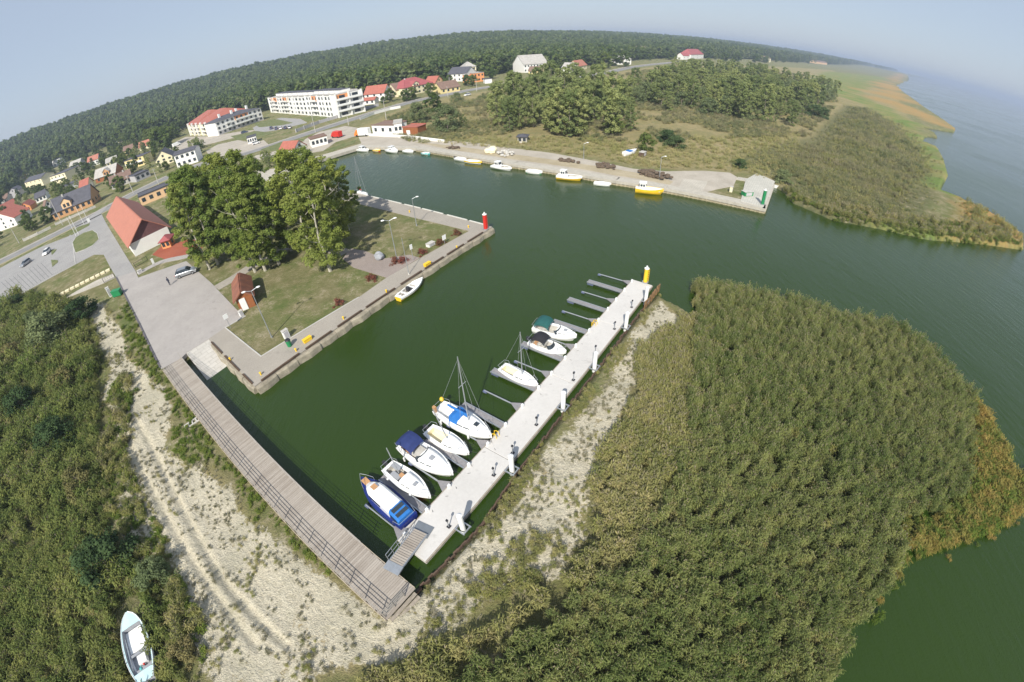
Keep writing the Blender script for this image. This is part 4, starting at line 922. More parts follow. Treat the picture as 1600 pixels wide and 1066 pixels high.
boat('cabin_cruiser', 'dark blue hulled cabin cruiser with long white roof and blue cockpit canvas, nearest the boardwalk', (568, 750), (636, 812), 6.3, 2.3, .78, 'blue', 'blue', 'blue', tw=.82, cock=(.03, .05), extra=ex_blue, stripe=None, pulpit=True)
boat('sailing_boat', 'small white sailboat with red waterline and two dark cockpit covers, beside the blue cruiser', (670, 774), (607, 728), 5.5, 1.95, .62, 'gel', 'red', 'gel', cabin=(.42, .80, .32, .70, 'gel'), cock=(.06, .40), cockc='stone', hatch=((.15, .38, 1.0, .5, 'grey'), (.27, -.30, 1.0, .5, 'grey'), (.68, 0, .3, .4, 'grey')), low=.36, mast=(.30, 3.2, -.4), outboard=True, fender=2, stays=False, group=None,
     extra=lambda t, X, wd, sh, L, B, fb: MB().box(X(.38), .0, fb+.25, .5, .35, .2).build('cockpit_box', MT['tan'], t))
boat('motor_cruiser', 'white motor cruiser with a navy blue bimini over its stern', (705, 739), (632, 694), 6.2, 2.3, .85, cabin=(.44, .86, .38, .74, 'gel'), cock=(.05, .42), cockc='tan', canopy=(.03, .36, 1.45, 'navy', .35), wind=(.44, .5), hatch=((.62, 0, .45, .45, 'grey'),), extra=ex_bimini_poles, fender=1)
boat('sailing_boat', 'cream white sailboat with an empty pale cockpit, left of the tallest sailboat', (730, 706), (671, 671), 5.1, 1.9, .62, cabin=(.46, .84, .34, .72, 'gel'), cock=(.06, .44), cockc='cream', mast=(.50, 3.4, -1.0), outboard=True, stays=False)
boat('sailing_yacht', 'largest sailboat, white with bright blue canvas, tall mast and yellow stern bag', (765, 681), (688, 638), 6.7, 2.35, .85, cabin=(.42, .86, .40, .74, 'gel'), cock=(.06, .40), cockc='gel', mast=(.60, 7.9), boom=(2.5, 'bluecanvas'), stripe=None, extra=ex_big, hatch=((.74, 0, .42, .42, 'glass'),), fender=2)
boat('sailing_boat', 'slim white sailboat with red bottom and bare mast, alone between two fingers', (838, 599), (786, 572), 4.9, 1.7, .6, 'gel', 'red', 'gel', cabin=(.42, .82, .30, .68, 'gel'), cock=(.06, .40), cockc='cream', mast=(.58, 5.6), low=.5, boom=(1.8, None), fender=0)
boat('motorboat', 'white motorboat with a black canopy and an outboard motor', (883, 549), (830, 531), 4.6, 1.9, .7, cock=(.05, .55), cockc='stone', canopy=(.10, .48, 1.2, 'black', .3), wind=(.58, .45), outboard=True, extra=ex_bimini_poles)
boat('motorboat', 'larger white motorboat with a dark green canopy behind the black-canopied one', (898, 525), (838, 509), 5.4, 2.2, .8, cabin=(.58, .90, .28, .70, 'gel'), cock=(.05, .52), cockc='stone', canopy=(.06, .40, 1.25, 'greencanvas', .45), wind=(.56, .45), hatch=((.74, 0, .4, .4, 'grey'),))
boat('rowing_boat', 'white open boat with bright yellow hull moored at the stone quay of the park', (659, 436), (623, 464), 5.6, 1.95, .6, 'yellow', 'yellow', 'gel', cock=(.10, .62), cockc='stone', pulpit=False, tw=.6, outboard=False, fender=0, zref=.6, stripe='gel',
     extra=lambda t, X, wd, sh, L, B, fb: (MB().box(X(.40), 0, fb+.12, .35, .5, .7).build('engine_box', MT['dark'], t), MB().box(X(.25), 0, fb-.06, .3, B*.8, .05).build('bench', MT['gel'], t), MB().box(X(.55), 0, fb-.04, .3, B*.8, .05).build('bench', MT['gel'], t)))
boat('sailing_boat', 'white sailboat with red sail cover at the north quay beside the trees', (579, 309), (553, 298), 6.2, 2.2, .75, cabin=(.42, .84, .36, .72, 'gel'), cock=(.06, .40), mast=(.52, 8.8), boom=(2.3, 'redcanvas'), outboard=True)
fb_ = 'boats moored along the far quay'
boat('fishing_boat', 'white boat with white cabin, first from the left along the far quay', (586, 230.5), (567, 229.5), 6.6, 2.3, .9, wheelhouse=(.25, .55, 1.0, .6, 'gel'), group=fb_, pulpit=False)
boat('fishing_boat', 'small yellow and red open boat at the left end of the far quay', (600, 232), (587, 231), 4.0, 1.6, .6, 'red', 'red', 'cream', stripe='yellow', open_=True, cock=(.1, .8), pulpit=False, group=fb_)
boat('motor_cruiser', 'white motor cruiser with a tall cabin near the left end of the far quay', (627, 235.5), (604, 232), 7.0, 2.6, .95, cabin=(.35, .8, .7, .75, 'gel'), wheelhouse=(.3, .55, 1.1, .6, 'gel'), group=fb_)
boat('fishing_boat', 'white low boat moored just left of the teal one', (648, 236), (629, 234), 5.2, 2.0, .7, cabin=(.4, .85, .3, .7, 'gel'), pulpit=False, group=fb_)
boat('fishing_boat', 'teal blue boat with white rim, the only blue one on the far quay', (675, 238.5), (661, 236.5), 4.2, 1.7, .6, 'teal', 'teal', 'gel', open_=True, cock=(.1, .8), pulpit=False, group=fb_)
boat('fishing_boat', 'white boat with small dark outboard, left of the pale yellow boat', (733, 247), (716, 244.5), 4.8, 1.9, .8, outboard=True, cock=(.1, .6), pulpit=False, group=fb_)
boat('fishing_boat', 'long white open boat with yellow side stripe, right of the boat with the outboard', (763, 249), (738, 246), 6.4, 2.0, .7, 'yellow', 'gel', 'gel', stripe='yellow', open_=True, cock=(.1, .8), pulpit=False, group=fb_)
boat('fishing_boat', 'white fishing boat with white wheelhouse beside the heap of pale nets', (815, 258), (781, 252.5), 7.2, 2.5, .8, wheelhouse=(.2, .42, 1.2, .55, 'gel'), cock=(.5, .85), cockc='stone', pulpit=False, group=fb_)
boat('fishing_boat', 'white open boat with pale green bottom on the far quay', (857, 263.5), (833, 260.5), 4.9, 1.9, .8, 'gel', 'palegreen', 'gel', open_=True, cock=(.1, .85), pulpit=False, group=fb_)
boat('fishing_boat', 'yellow hulled fishing boat with white wheelhouse, left of the plain white open boat', (920, 273), (878, 269), 6.9, 2.4, 1.05, 'yellow', 'yellow', 'gel', stripe='gel', wheelhouse=(.15, .38, 1.3, .55, 'gel'), cock=(.45, .88), cockc='stone', pulpit=False, group=fb_)
boat('fishing_boat', 'plain white open boat between the two yellow hulled fishing boats', (963, 281.5), (935, 278.5), 4.4, 1.7, .7, 'gel', 'gel', 'gel', open_=True, cock=(.08, .88), pulpit=False, group=fb_)
boat('fishing_boat', 'bright yellow fishing boat with white wheelhouse, farthest right along the far quay', (1041, 296), (993, 291), 6.9, 2.5, 1.15, 'yellow', 'yellow', 'gel', stripe='yellow', wheelhouse=(.14, .38, 1.3, .6, 'gel'), cock=(.42, .9), cockc='gel', pulpit=False, group=fb_)
boat('fishing_boat', 'small white boat tied behind the end of the far quay beside the reeds', (1219, 283), (1210, 291), 3.6, 1.6, .7, 'gel', 'gel', 'stone', open_=True, cock=(.1, .85), pulpit=False)
boat('fishing_boat', 'white boat with blue canvas lying on the far grass beside a small tree', (998, 235), (971, 241.5), 5.5, 1.9, .9, 'gel', 'gel', 'gel', z0=1.05, zref=1.6, pulpit=False, cabin=(.3, .6, .3, .8, 'bluecanvas'), cock=(.05, .28))
# light blue rowing boat lying in the tall grass, near the camera
def ex_din(t, X, wd, sh, L, B, fb):
    b = MB(); b.box(X(.30), -B*.05, .42, .75, .75, .34); b.build('white_crate', MT['white'], t)
    b = MB(); b.box(X(.18), 0, .40, .28, B*.78, .05); b.build('bench', MT['grey'], t)
    b = MB(); b.box(X(.42), 0, .36, .22, B*.82, .04); b.build('bench', MT['grey'], t)
    b = MB(); b.box(X(.62), B*.06, .24, L*.30, B*.62, .05, tilt=-.06); b.build('bow_floor_board', MT['gel'], t)
    b = MB(); b.tube((X(.14), .3, .35), (X(.36), .18, .45), .05, n=8); b.ball((X(.2), .25, .42), .14); b.build('rope_and_net', MT['teal'], t)
    b = MB(); b.ball((X(.23), -.1, .45), .09); b.build('red_float', MT['red'], t)
    b = MB()
    for s in (1, -1): b.box(X(.45), s*B*.40, .40, L*.5, .06, .10)
    build_each(b, 'inner_rail', MT['white'], t)
MT['paleblue'] = plain('pale_blue_paint', (.50, .68, .70), .55); MT['hullwhite'] = M('worn_white_hull', (.66, .66, .70), .55, .12, 2)
g1_, g2_ = (201, 961), (228, 1060)
boat('rowing_boat', 'open rowing boat with pale blue decks lying in the tall grass at the bottom left', g1_, g2_, 6.3, 2.45, .62, 'hullwhite', 'hullwhite', 'paleblue', tw=.55, cock=(.14, .78), cockc='grey', open_=True, pulpit=False, z0=.95, zref=1.55, extra=ex_din, sq=2.4, rexp=.6, stripe='gel')
# ------------------------------------------------------------------ buildings
HOUSES = []     # footprints, so that trees keep out of them
def house(name, label, p0, p1, depth, wh, rh, roof='gx', wall='wallw', roofm='greyroof', floors=1, nw=3, side=1, chim=0, cat='house', z=1.0, flip=False, win=True, over=.4, group=None, door=None, gable=None, dormer=None, balcony=False):
    a = G(p0[0], p0[1], z); b_ = p1 if isinstance(p1, Vector) else G(p1[0], p1[1], z); d = (b_-a).xy; W = d.length; rz = math.atan2(d.y, d.x); n = Vector((-d.y, d.x)).normalized()
    sy = 1 if n.dot(a.xy) > 0 else -1
    hz = float(hill(np.array([[a.x, a.y]]))[0])
    t = thing(name, label, cat, (a.x, a.y, z+hz-.05), rz, group); D = depth
    HOUSES.append((a.xy+d*.5+n*sy*D/2, max(W, D)*.56))
    b = MB(); b.m = 0
    Y = lambda y: sy*y
    b.box(W/2, Y(D/2), wh/2-.3, W, D, wh+.6)
    if roof == 'gx':
        for x in (0, W): b.m = 1 if gable else 0; b.add([(x, Y(0), wh), (x, Y(D), wh), (x, Y(D/2), wh+rh)], [(0, 1, 2)])
    elif roof == 'gy':
        for y in (0, D): b.m = 1 if gable else 0; b.add([(0, Y(y), wh), (W, Y(y), wh), (W/2, Y(y), wh+rh)], [(0, 1, 2)])
    b.build('wall', [MT[wall], MT[gable or wall]], t)
    r = MB(); o = over; th = .18
    def slab(q):
        q = [Vector(v) for v in q]; nn = (q[1]-q[0]).cross(q[2]-q[0]).normalized(); nn = nn if nn.z > 0 else -nn; lo = q; hi = [v+nn*th for v in q]; k = len(q)
        r.add(lo+hi, [tuple(range(k)), tuple(range(k, 2*k))]+[(i, (i+1) % k, k+(i+1) % k, k+i) for i in range(k)])
    if roof == 'gx':
        s = rh/(D/2); e = wh-o*s
        slab([(-o, Y(-o), e), (W+o, Y(-o), e), (W+o, Y(D/2), wh+rh), (-o, Y(D/2), wh+rh)]); slab([(-o, Y(D+o), e), (W+o, Y(D+o), e), (W+o, Y(D/2), wh+rh+.004), (-o, Y(D/2), wh+rh+.004)])
    elif roof == 'gy':
        s = rh/(W/2); e = wh-o*s
        slab([(-o, Y(-o), e), (-o, Y(D+o), e), (W/2, Y(D+o), wh+rh), (W/2, Y(-o), wh+rh)]); slab([(W+o, Y(-o), e), (W+o, Y(D+o), e), (W/2, Y(D+o), wh+rh+.004), (W/2, Y(-o), wh+rh+.004)])
    elif roof == 'hip':
        m_ = min(W, D)/2; i0, i1 = (m_, W-m_) if W > D else (W/2-.01, W/2+.01); j0, j1 = (D/2, D/2) if W > D else (m_, D-m_)
        A_, B_ = (i0, Y(j0), wh+rh), (i1, Y(j1), wh+rh); c = [(-o, Y(-o), wh-.1), (W+o, Y(-o), wh-.1), (W+o, Y(D+o), wh-.1), (-o, Y(D+o), wh-.1)]
        if W > D: slab([c[0], c[1], B_, A_]); slab([c[2], c[3], A_, B_]); slab([c[1], c[2], B_]); slab([c[3], c[0], A_])
        else: slab([c[0], c[1], A_]); slab([c[2], c[3], B_]); slab([c[1], c[2], B_, A_]); slab([c[3], c[0], A_, B_])
    else:
        r.box(W/2, Y(D/2), wh+.10, W+.3, D+.3, .2)
        r.box(W/2, Y(-.12), wh+.30, W+.3, .16, .3); r.box(W/2, Y(D+.12), wh+.30, W+.3, .16, .3)
    ro = r.build('roof', MT[roofm], t)
    for k in range(chim):
        q = MB(); q.box(W*(.3+.4*k), Y(D*.45), wh+rh*.85+.5, .7, .7, 1.4); q.build('chimney', MT['stone'], ro)
    if win:
        q = MB(); fh = wh/floors; ws = min(1.3, W/(nw*1.6)); hs = min(1.35, fh*.5)
        for f in range(floors):
            for k in range(nw): q.box((k+.5)*W/nw, Y(-.02), fh*(f+.56), ws, .10, hs)
        if side:
            ns = max(1, int(D/3.6))
            for f in range(floors):
                for k in range(ns):
                    q.box(-.02 if side < 0 else W+.02, Y((k+.5)*D/ns), fh*(f+.56), .10, 1.1, hs)
        if roof == 'gy' and rh > 2: q.box(W/2, Y(-.02), wh+rh*.3, 1.0, .1, 1.1)
        for wi in build_each(q, 'window', MT['glass'], t): pass
    if door:
        q = MB(); q.box(W*door[0], Y(-.04), 1.0, door[1], .12, 2.0); q.build('door', MT[door[2]], t)
    if dormer:
        dx, dw, dh, dm = dormer; q = MB(); q.box(W*dx, Y(1.4), wh+dh/2-.4, dw, 3.2, dh); q.add([(W*dx-dw/2, Y(-.2), wh+dh-.4), (W*dx+dw/2, Y(-.2), wh+dh-.4), (W*dx, Y(-.2), wh+dh+1.2)], [(0, 1, 2)])
        g_ = q.build('dormer', MT[dm], t); q = MB(); 
        r = q; th = .15; slab2 = [((W*dx-dw/2-.3, Y(-.5), wh+dh-.55), (W*dx, Y(-.5), wh+dh+1.25), (W*dx, Y(D/2), wh+dh+1.25), (W*dx-dw/2-.3, Y(D/2), wh+dh-.55)), ((W*dx+dw/2+.3, Y(-.5), wh+dh-.55), (W*dx, Y(-.5), wh+dh+1.254), (W*dx, Y(D/2), wh+dh+1.254), (W*dx+dw/2+.3, Y(D/2), wh+dh-.55))]
        for s_ in slab2: q.add(list(s_)+[(v[0], v[1], v[2]-.12) for v in s_], [(0, 1, 2, 3), (7, 6, 5, 4), (0, 4, 5, 1), (1, 5, 6, 2), (2, 6, 7, 3), (3, 7, 4, 0)])
        q.build('dormer_roof', MT[roofm], g_); q = MB(); q.box(W*dx-dw*.2, Y(-.24), wh+dh*.4, dw*.25, .08, dh*.5); q.box(W*dx+dw*.2, Y(-.24), wh+dh*.4, dw*.25, .08, dh*.5); build_each(q, 'window', MT['glass'], g_)
    if balcony:
        q = MB(); fh = wh/floors
        for f in range(1, floors):
            q.box(W/2, Y(-.7), fh*f, W*.9, 1.2, .15); q.box(W/2, Y(-1.27), fh*f+.5, W*.9, .06, .9)
        for bb in build_each(q, 'balcony', MT['white'], t, 2): pass
    return t
def D2(p, q, z=1): return (G(p[0], p[1], z)-G(q[0], q[1], z)).xy.length
# hall beside the apron
house('storage_hall', 'long white hall with orange tiled roof and brown gable above the car park', (212, 401), G(212, 401, 1)+Vector((6.3, 7.5, 0)), 50.5, 3.3, 4.1, 'gy', 'wallw', 'pinkroof', 1, 0, 0, over=.7, gable='maroon', cat='building', win=False)
house('wooden_hut', 'small brown wooden hut with rust red roof at the corner of the paved apron', (376, 487), (400, 477.5), 6.6, 2.1, 1.0, 'gy', 'brownwood', 'hutroof', 1, 0, 0, over=.4, win=False, door=(.35, .95, 'frame'), cat='hut')
house('terrace_kiosk', 'low red roofed terrace kiosk in front of the right side of the white hall', (255, 390), (268, 386), 3.0, 1.9, .8, 'hip', 'orangep', 'crimson', 1, 2, 1, cat='kiosk')
house('long_low_building', 'long peach coloured low building behind the orange roofed hall', (222, 322), (268, 303), 7, 3.2, .3, 'flat', 'peach', 'greyroof', 1, 4, 0, cat='building', over=.1)
# village, left
house('village_house', 'white gabled house with red roof at the left edge, in front of the dark garden', (-6, 364), (28, 352), 11, 4.2, 4.6, 'gy', 'wallw', 'redroof', 2, 3, 0)
house('village_house', 'large dark grey roofed guest house with pale wooden gable facing the street', (86, 345), (146, 321), 11, 3.2, 5.0, 'gx', 'tan', 'greyroof', 1, 7, 1, dormer=(.42, 4.5, 3.0, 'peach'), chim=1)
house('village_house', 'pale yellow two storey block with grey roof, the lefter of two yellow blocks', (43, 296), (69, 290), 12, 6.2, 2.4, 'gx', 'cream', 'greyroof', 2, 4, -1)
house('village_house', 'pale yellow two storey block with balconies, right of the other yellow block', (83, 289), (106, 282), 14, 6.2, 1.0, 'flat', 'cream', 'greyroof', 2, 4, -1, balcony=True)
house('village_house', 'long white house behind the two yellow blocks', (49, 276), (78, 265), 8, 6.5, .5, 'flat', 'wallw', 'paleroof', 2, 5, -1)
house('village_house', 'small white tower like house at the edge of the forest', (86, 266), (99, 261), 7, 6.5, .6, 'flat', 'wallw', 'greyroof', 2, 2, 0)
house('garage_building', 'plain white windowless garage with dark roof between the gardens', (107, 298), (124, 290), 6, 3, .8, 'gx', 'wallw', 'greyroof', win=False, cat='garage')
house('village_house', 'grey roofed house with brown wooden gable end above the street', (151, 287), (183, 276), 9, 2.8, 4, 'gx', 'brownwood', 'paleroof', 1, 3, -1, dormer=(.6, 4, 2.4, 'tan'))
house('village_house', 'wide low house with brown roof behind the street trees', (176, 297), (208, 284), 12, 2.6, 3.0, 'gx', 'stone', 'brownroof', 1, 4, 0, chim=2)
house('village_house', 'house with bright orange roof at the far left edge of the village', (4, 293), (29, 283), 9, 4, 3.5, 'gx', 'cream', 'pinkroof', 1, 3, -1)
house('village_house', 'narrow grey gabled house in front of the orange roofed one at far left', (16, 312), (33, 305), 8, 4.6, 3.2, 'gy', 'greyp', 'greyroof', 2, 2, 0)
house('village_house', 'yellow house with flat grey roof and dark balcony, below the big dark tree', (199, 266), (228, 257), 9, 5.2, .4, 'flat', 'yellowp', 'greyroof', 2, 3, -1, balcony=True)
house('village_house', 'yellow gabled house with grey brown roof, left of the white block', (246, 262), (272, 253), 12, 3.6, 3.8, 'gy', 'cream', 'greyroof', 2, 3, 0)
house('village_house', 'white two storey block with dark roof beside a golden conifer', (278, 263), (310, 253), 10, 6, 1.0, 'gx', 'wallw', 'greyroof', 2, 4, -1)
house('village_house', 'pale low house half hidden behind trees near the forest edge', (184, 231), (204, 224), 8, 4.5, .8, 'gx', 'cream', 'greyroof', 1, 3, 0)
house('village_house', 'cottage with bright orange roof beside the big round tree', (219, 236), (237, 230), 8, 2.6, 3.6, 'gx', 'cream', 'orangeroof' if 'orangeroof' in MT else 'pinkroof', 1, 2, 0)
house('village_house', 'dark red roofed cottage near the left edge above the gabled house', (8, 334), (30, 322), 8, 2.8, 3.0, 'gx', 'brownwood', 'redroof', 1, 2, 0)
house('harbour_office', 'small white harbour building with red pitched roof beside the quay road', (462, 246.5), (481, 238.5), D2((445, 245), (462, 246.5)), 3.0, 2.4, 'gy', 'wallw', 'redroof', 1, 2, 0, cat='building', over=.3)
house('white_shed', 'low white shed with dark flat roof near the red van', (488, 231.5), (513, 225), 6, 3.2, .3, 'flat', 'wallw', 'brownroof', 1, 4, 0, cat='shed', over=.1)
house('harbour_store', 'long white flat roofed store behind the left end of the far quay', (583, 210.5), (617, 211), 7, 3.6, .3, 'flat', 'wallw', 'brownroof', 1, 3, 0, cat='building', over=.1)
house('harbour_store', 'white annex store between the long white store and the red hut', (617, 211), (630, 209), 8, 4.0, .3, 'flat', 'wallw', 'paleroof', 1, 2, 0, cat='building', over=.1)
house('red_hut', 'red brown wooden hut with a small white sign, beside the white store', (631, 212), (654, 212), 5, 3.0, .3, 'flat', 'brownwood', 'redroof', 1, 0, 0, cat='hut', over=.1, win=False, door=(.35, 1.6, 'frame'))
house('small_kiosk', 'tiny pale kiosk with dark roof standing on the far meadow edge', (809, 223.5), (823, 223.5), 3, 1.9, .5, 'hip', 'stone', 'greyroof', 1, 2, 0, cat='kiosk')
house('village_house', 'low house with grey brown roof at the left edge above the dark red cottage', (-2, 322), (14, 315), 8, 3.2, 3, 'gx', 'stone', 'brownroof', 1, 2, 0)
house('village_house', 'small white house with grey roof between the yellow blocks and the guest house', (58, 318), (74, 311), 8, 3, 2.6, 'gx', 'wallw', 'greyroof', 1, 3, 0)
house('village_house', 'red brick cottage among the dark garden trees at the left', (36, 334), (50, 328), 8, 2.8, 2.6, 'gy', 'orangep', 'redroof', 1, 2, 0)
house('village_house', 'small house with pale roof left of the yellow house with the dark balcony', (168, 262), (184, 256), 8, 3, 2.6, 'gx', 'cream', 'paleroof', 1, 3, 0)
house('village_house', 'flat bluish grey roofed house right of the wide brown roof', (214, 285), (236, 275), 8, 3, .3, 'flat', 'greyp', 'greyroof', 1, 3, 0)
house('garage_building', 'long grey flat garage row near the gravel yard of the hotels', (388, 226), (402, 222), 6, 3, .3, 'flat', 'wallw', 'greyroof', cat='garage', nw=4)
house('village_house', 'small cream house with red roof right of the windowless white garage', (128, 302), (141, 297), 8, 3.2, 2.8, 'gx', 'cream', 'redroof', 1, 2, 0)
house('village_house', 'white cottage with brown roof between the golden conifers, below the yellow blocks', (74, 332), (86, 326), 7, 2.8, 2.6, 'gy', 'wallw', 'brownroof', 1, 2, 0)
house('village_house', 'grey house with pale roof right of the small tower like house', (112, 268), (128, 262), 9, 4.5, 3, 'gx', 'greyp', 'paleroof', 1, 3, 0)
house('village_house', 'white house with orange tiled roof above the brown gabled house', (140, 262), (156, 256), 9, 4.5, 3.2, 'gx', 'wallw', 'pinkroof', 1, 3, 0)
house('village_house', 'low yellow house half hidden left of the orange roofed cottage', (196, 244), (210, 239), 8, 4, 2.8, 'gx', 'yellowp', 'brownroof', 1, 2, 0)
# along the street
house('village_house', 'white house with bright red roof, first right of the white hotel', (571, 160), (602, 157), 9, 5.0, 4.5, 'gx', 'wallw', 'redroof', 2, 3, 1)
house('village_annex', 'low white annex with red roof in front of the first street house', (563, 165), (586, 162.5), 5, 2.6, 1.4, 'gx', 'wallw', 'redroof', 1, 3, 0)
house('village_house', 'yellow gabled house with brown roof left of the crimson roofed villa', (607, 151), (620, 152), 12, 4.5, 4.0, 'gy', 'cream', 'brownroof', 2, 2, 0)
house('villa', 'large pale yellow villa under a broad crimson hipped roof', (633, 151), (678, 141), 16, 5.2, 5.0, 'hip', 'cream', 'crimson', 2, 7, 1, chim=1, dormer=(.4, 5, 2.0, 'cream'))
house('village_house', 'beige gabled house squeezed between the villa and the brown roofed house', (681, 141), (694, 138), 9, 5.0, 4.0, 'gy', 'peach', 'redroof', 2, 2, 0)
house('village_house', 'yellow bungalow with wide pale brown roof beside the street', (690, 147), (719, 142), 10, 3.0, 3.8, 'gx', 'yellowp', 'brownroof', 1, 4, 0)
house('village_house', 'white gabled house with dark grey roof above the brown roofed bungalow', (701, 128), (729, 127), 14, 6.0, 4.5, 'gx', 'wallw', 'greyroof', 2, 4, 1)
house('village_house', 'small house with orange red roof behind the white gabled house', (689, 121.5), (704, 121), 10, 4.0, 5.0, 'gx', 'wallw', 'pinkroof', 1, 2, 0)
house('village_house', 'tall beige house with pale hipped roof on the street bend', (727, 123), (745, 121), 12, 9.0, 4.0, 'hip', 'cream', 'paleroof', 3, 3, 1)
house('village_house', 'orange walled house, left of two, near the street bend', (724, 131), (735, 130), 8, 6.0, .5, 'flat', 'orangep', 'paleroof', 2, 2, 0)
house('village_house', 'orange walled house with pale flat roof, right of two near the street bend', (741, 129), (757, 127), 9, 6.5, .5, 'flat', 'orangep', 'paleroof', 2, 3, 1)
house('garage_building', 'low white garage at the right end of the street houses', (758, 131), (769, 130), 6, 3, .4, 'flat', 'wallw', 'greyroof', cat='garage', win=False)
house('guest_house', 'big guest house with broad pale grey roof in front of the forest', (819, 114), (856, 111), 18, 7, 7.5, 'gx', 'wallw', 'paleroof', 2, 8, 0, cat='guest house')
house('village_house', 'yellow low house in front of the big pale roofed guest house', (826, 117), (846, 117), 8, 3.2, 3.2, 'gx', 'yellowp', 'brownroof', 1, 3, 0)
house('village_house', 'grey roofed cottage beside the cottage with orange roof', (893, 114), (903, 112.5), 9, 4, 4, 'gy', 'wallw', 'paleroof', 1, 2, 0)
house('village_house', 'cottage with orange roof right of the guest house', (904, 110.5), (917, 108), 10, 4, 4.5, 'gx', 'cream', 'pinkroof', 1, 2, 0)
house('village_house', 'white house with pale roof standing alone left of the small grove', (965, 101), (986, 101), 14, 6, 4.5, 'hip', 'wallw', 'paleroof', 2, 4, 0)
house('village_house', 'pinkish block house rising from the trees behind the white house', (997, 90), (1012, 89), 14, 12, 4, 'gx', 'peach', 'brownroof', 3, 3, 0)
house('village_house', 'white house with crimson roof far off at the forest edge', (1079, 92.5), (1099, 91.5), 18, 7, 8, 'hip', 'wallw', 'crimson', 2, 3, 0)
house('village_annex', 'tiny white house left of the far crimson roofed house', (1067, 93.5), (1077, 93.5), 10, 6, 4, 'gx', 'wallw', 'crimson', 1, 2, 0)
house('village_house', 'small beige house far along the forest edge, left of the last bright building', (1196, 97), (1204, 97.5), 14, 8, 4, 'gx', 'cream', 'brownroof', 1, 2, 0)
house('barn', 'long low beige barn far away on the marsh edge', (1274, 99.5), (1292, 101.5), 20, 7, 4, 'gx', 'peach', 'brownroof', 1, 0, 0, win=False, cat='barn')
house('far_tower_house', 'small bright white tower far away in front of the forest', (1309, 98), (1312, 98.5), 14, 22, 4, 'hip', 'wallw', 'paleroof', 2, 1, 0, cat='tower')

def wing(t, a, b_, depth, wh, floors, ncol, wallm, tag_=True, z0=0, orange=(), balc=(), side_cols=0, base=None):
    """one straight wing of an apartment block: wall, windows and balconies, all in the block's own coordinates"""
    o = t.location; a2, b2 = a.xy-Vector((o.x, o.y)), b_.xy-Vector((o.x, o.y)); d = (b2-a2); W = d.length; d.normalize(); n = Vector((-d.y, d.x))
    if n.dot(a.xy) < 0: n = -n
    rz = math.atan2(d.y, d.x); fh = wh/floors
    P_ = lambda x, y: a2+d*x+n*y
    b = MB(); c = P_(W/2, depth/2); b.box(c.x, c.y, wh/2-.2, W, depth, wh+.4, rz); b.build('wall', wallm, t)
    if base is not None:
        b = MB(); c = P_(W/2, -.04); b.box(c.x, c.y, fh*.45, W*.96, .12, fh*.9, rz); b.build('arcade_front', base, t)
    w_ = MB(); ba = MB(); op = MB()
    for f in range(floors):
        for k in range(ncol):
            x = (k+.5)*W/ncol; zc = fh*(f+.55)
            c = P_(x, -.05); w_.box(c.x, c.y, zc, W/ncol*.44, .12, fh*.52, rz)
            if k in balc and f > 0:
                c = P_(x, -.75); ba.box(c.x, c.y, fh*f+.04, W/ncol*.98, 1.4, .14, rz); c = P_(x, -1.42); ba.box(c.x, c.y, fh*f+.58, W/ncol*.98, .08, .95, rz)
    for k in orange:
        c = P_((k+.5)*W/ncol, -.02); op.box(c.x, c.y, wh-fh*.5, W/ncol*1.0, .08, fh*.98, rz)
    build_each(w_, 'window', MT['glass'], t)
    if ba.v: build_each(ba, 'balcony', MT['white'], t, 2)
    if op.v: build_each(op, 'orange_panel', MT['orangep'], t)
    return P_, W, d, n, rz
# white hotel (two staggered wings and a short right front)
a, m_, b_, c_ = G(425, 176, 1), G(483, 180.5, 1), G(530, 184.5, 1), G(554, 177, 1)
hot = thing('hotel_block', 'long white four storey apartment hotel with flat terraced roof and orange panels', 'apartment block', (a.x, a.y, 1.0))
P1, W1, d1, n1, rz1 = wing(hot, a, m_, 16, 11.2, 4, 12, MT['wallw'], orange=(1, 2, 5, 6), balc=(1, 2, 5, 6))
P2, W2, d2_, n2_, rz2 = wing(hot, m_+Vector((d1.x, d1.y, 0))*.3, b_-Vector((d1.x, d1.y, 0))*6.1, 16, 11.6, 4, 8, MT['wallw'], orange=(2, 3), balc=(2, 3))
P3, W3, d3, n3, rz3 = wing(hot, b_, b_+Vector((n2_.x, n2_.y, 0))*15, 6, 11.9, 4, 2, MT['wallw'], orange=(0,), balc=(0, 1))
b = MB()
for P_, W_, z_, rz_, nn in ((P1, W1, 11.2, rz1, 9), (P2, W2, 11.6, rz2, 6)):
    c = P_(W_/2, 8); b.box(c.x, c.y, z_+.1, W_-.6, 15.4, .2, rz_)
    for y in (.1, 15.9): c = P_(W_/2, y); b.box(c.x, c.y, z_+.45, W_, .25, .5, rz_)
c = P3(W3/2, 3); b.box(c.x, c.y, 12.05, W3, 6, .25, rz3); ro = b.build('roof', MT['paleroof'], hot)
b = MB()
for P_, W_, z_, rz_, nn in ((P1, W1, 11.2, rz1, 8), (P2, W2, 11.6, rz2, 5)):
    for k in range(nn): c = P_((k+.5)*W_/nn, 9); b.box(c.x, c.y, z_+1.0, W_/nn*.7, 6.5, 1.8, rz_)
build_each(b, 'penthouse', MT['wallw'], ro)
b = MB()
for P_, W_, z_, rz_, nn in ((P1, W1, 11.2, rz1, 8), (P2, W2, 11.6, rz2, 5)):
    for k in range(nn): c = P_((k+.5)*W_/nn, 9); b.box(c.x, c.y, z_+1.97, W_/nn*.74, 6.9, .12, rz_)
build_each(b, 'penthouse_roof', MT['greyroof'], ro)
b = MB()
for P_, W_, nn, h_ in ((P1, W1, 7, 11.7), (P2, W2, 4, 12.1)):
    for k in range(nn+1): c = P_(W_*k/nn, -.3); b.box(c.x, c.y, h_/2, .5, .9, h_, rz1)
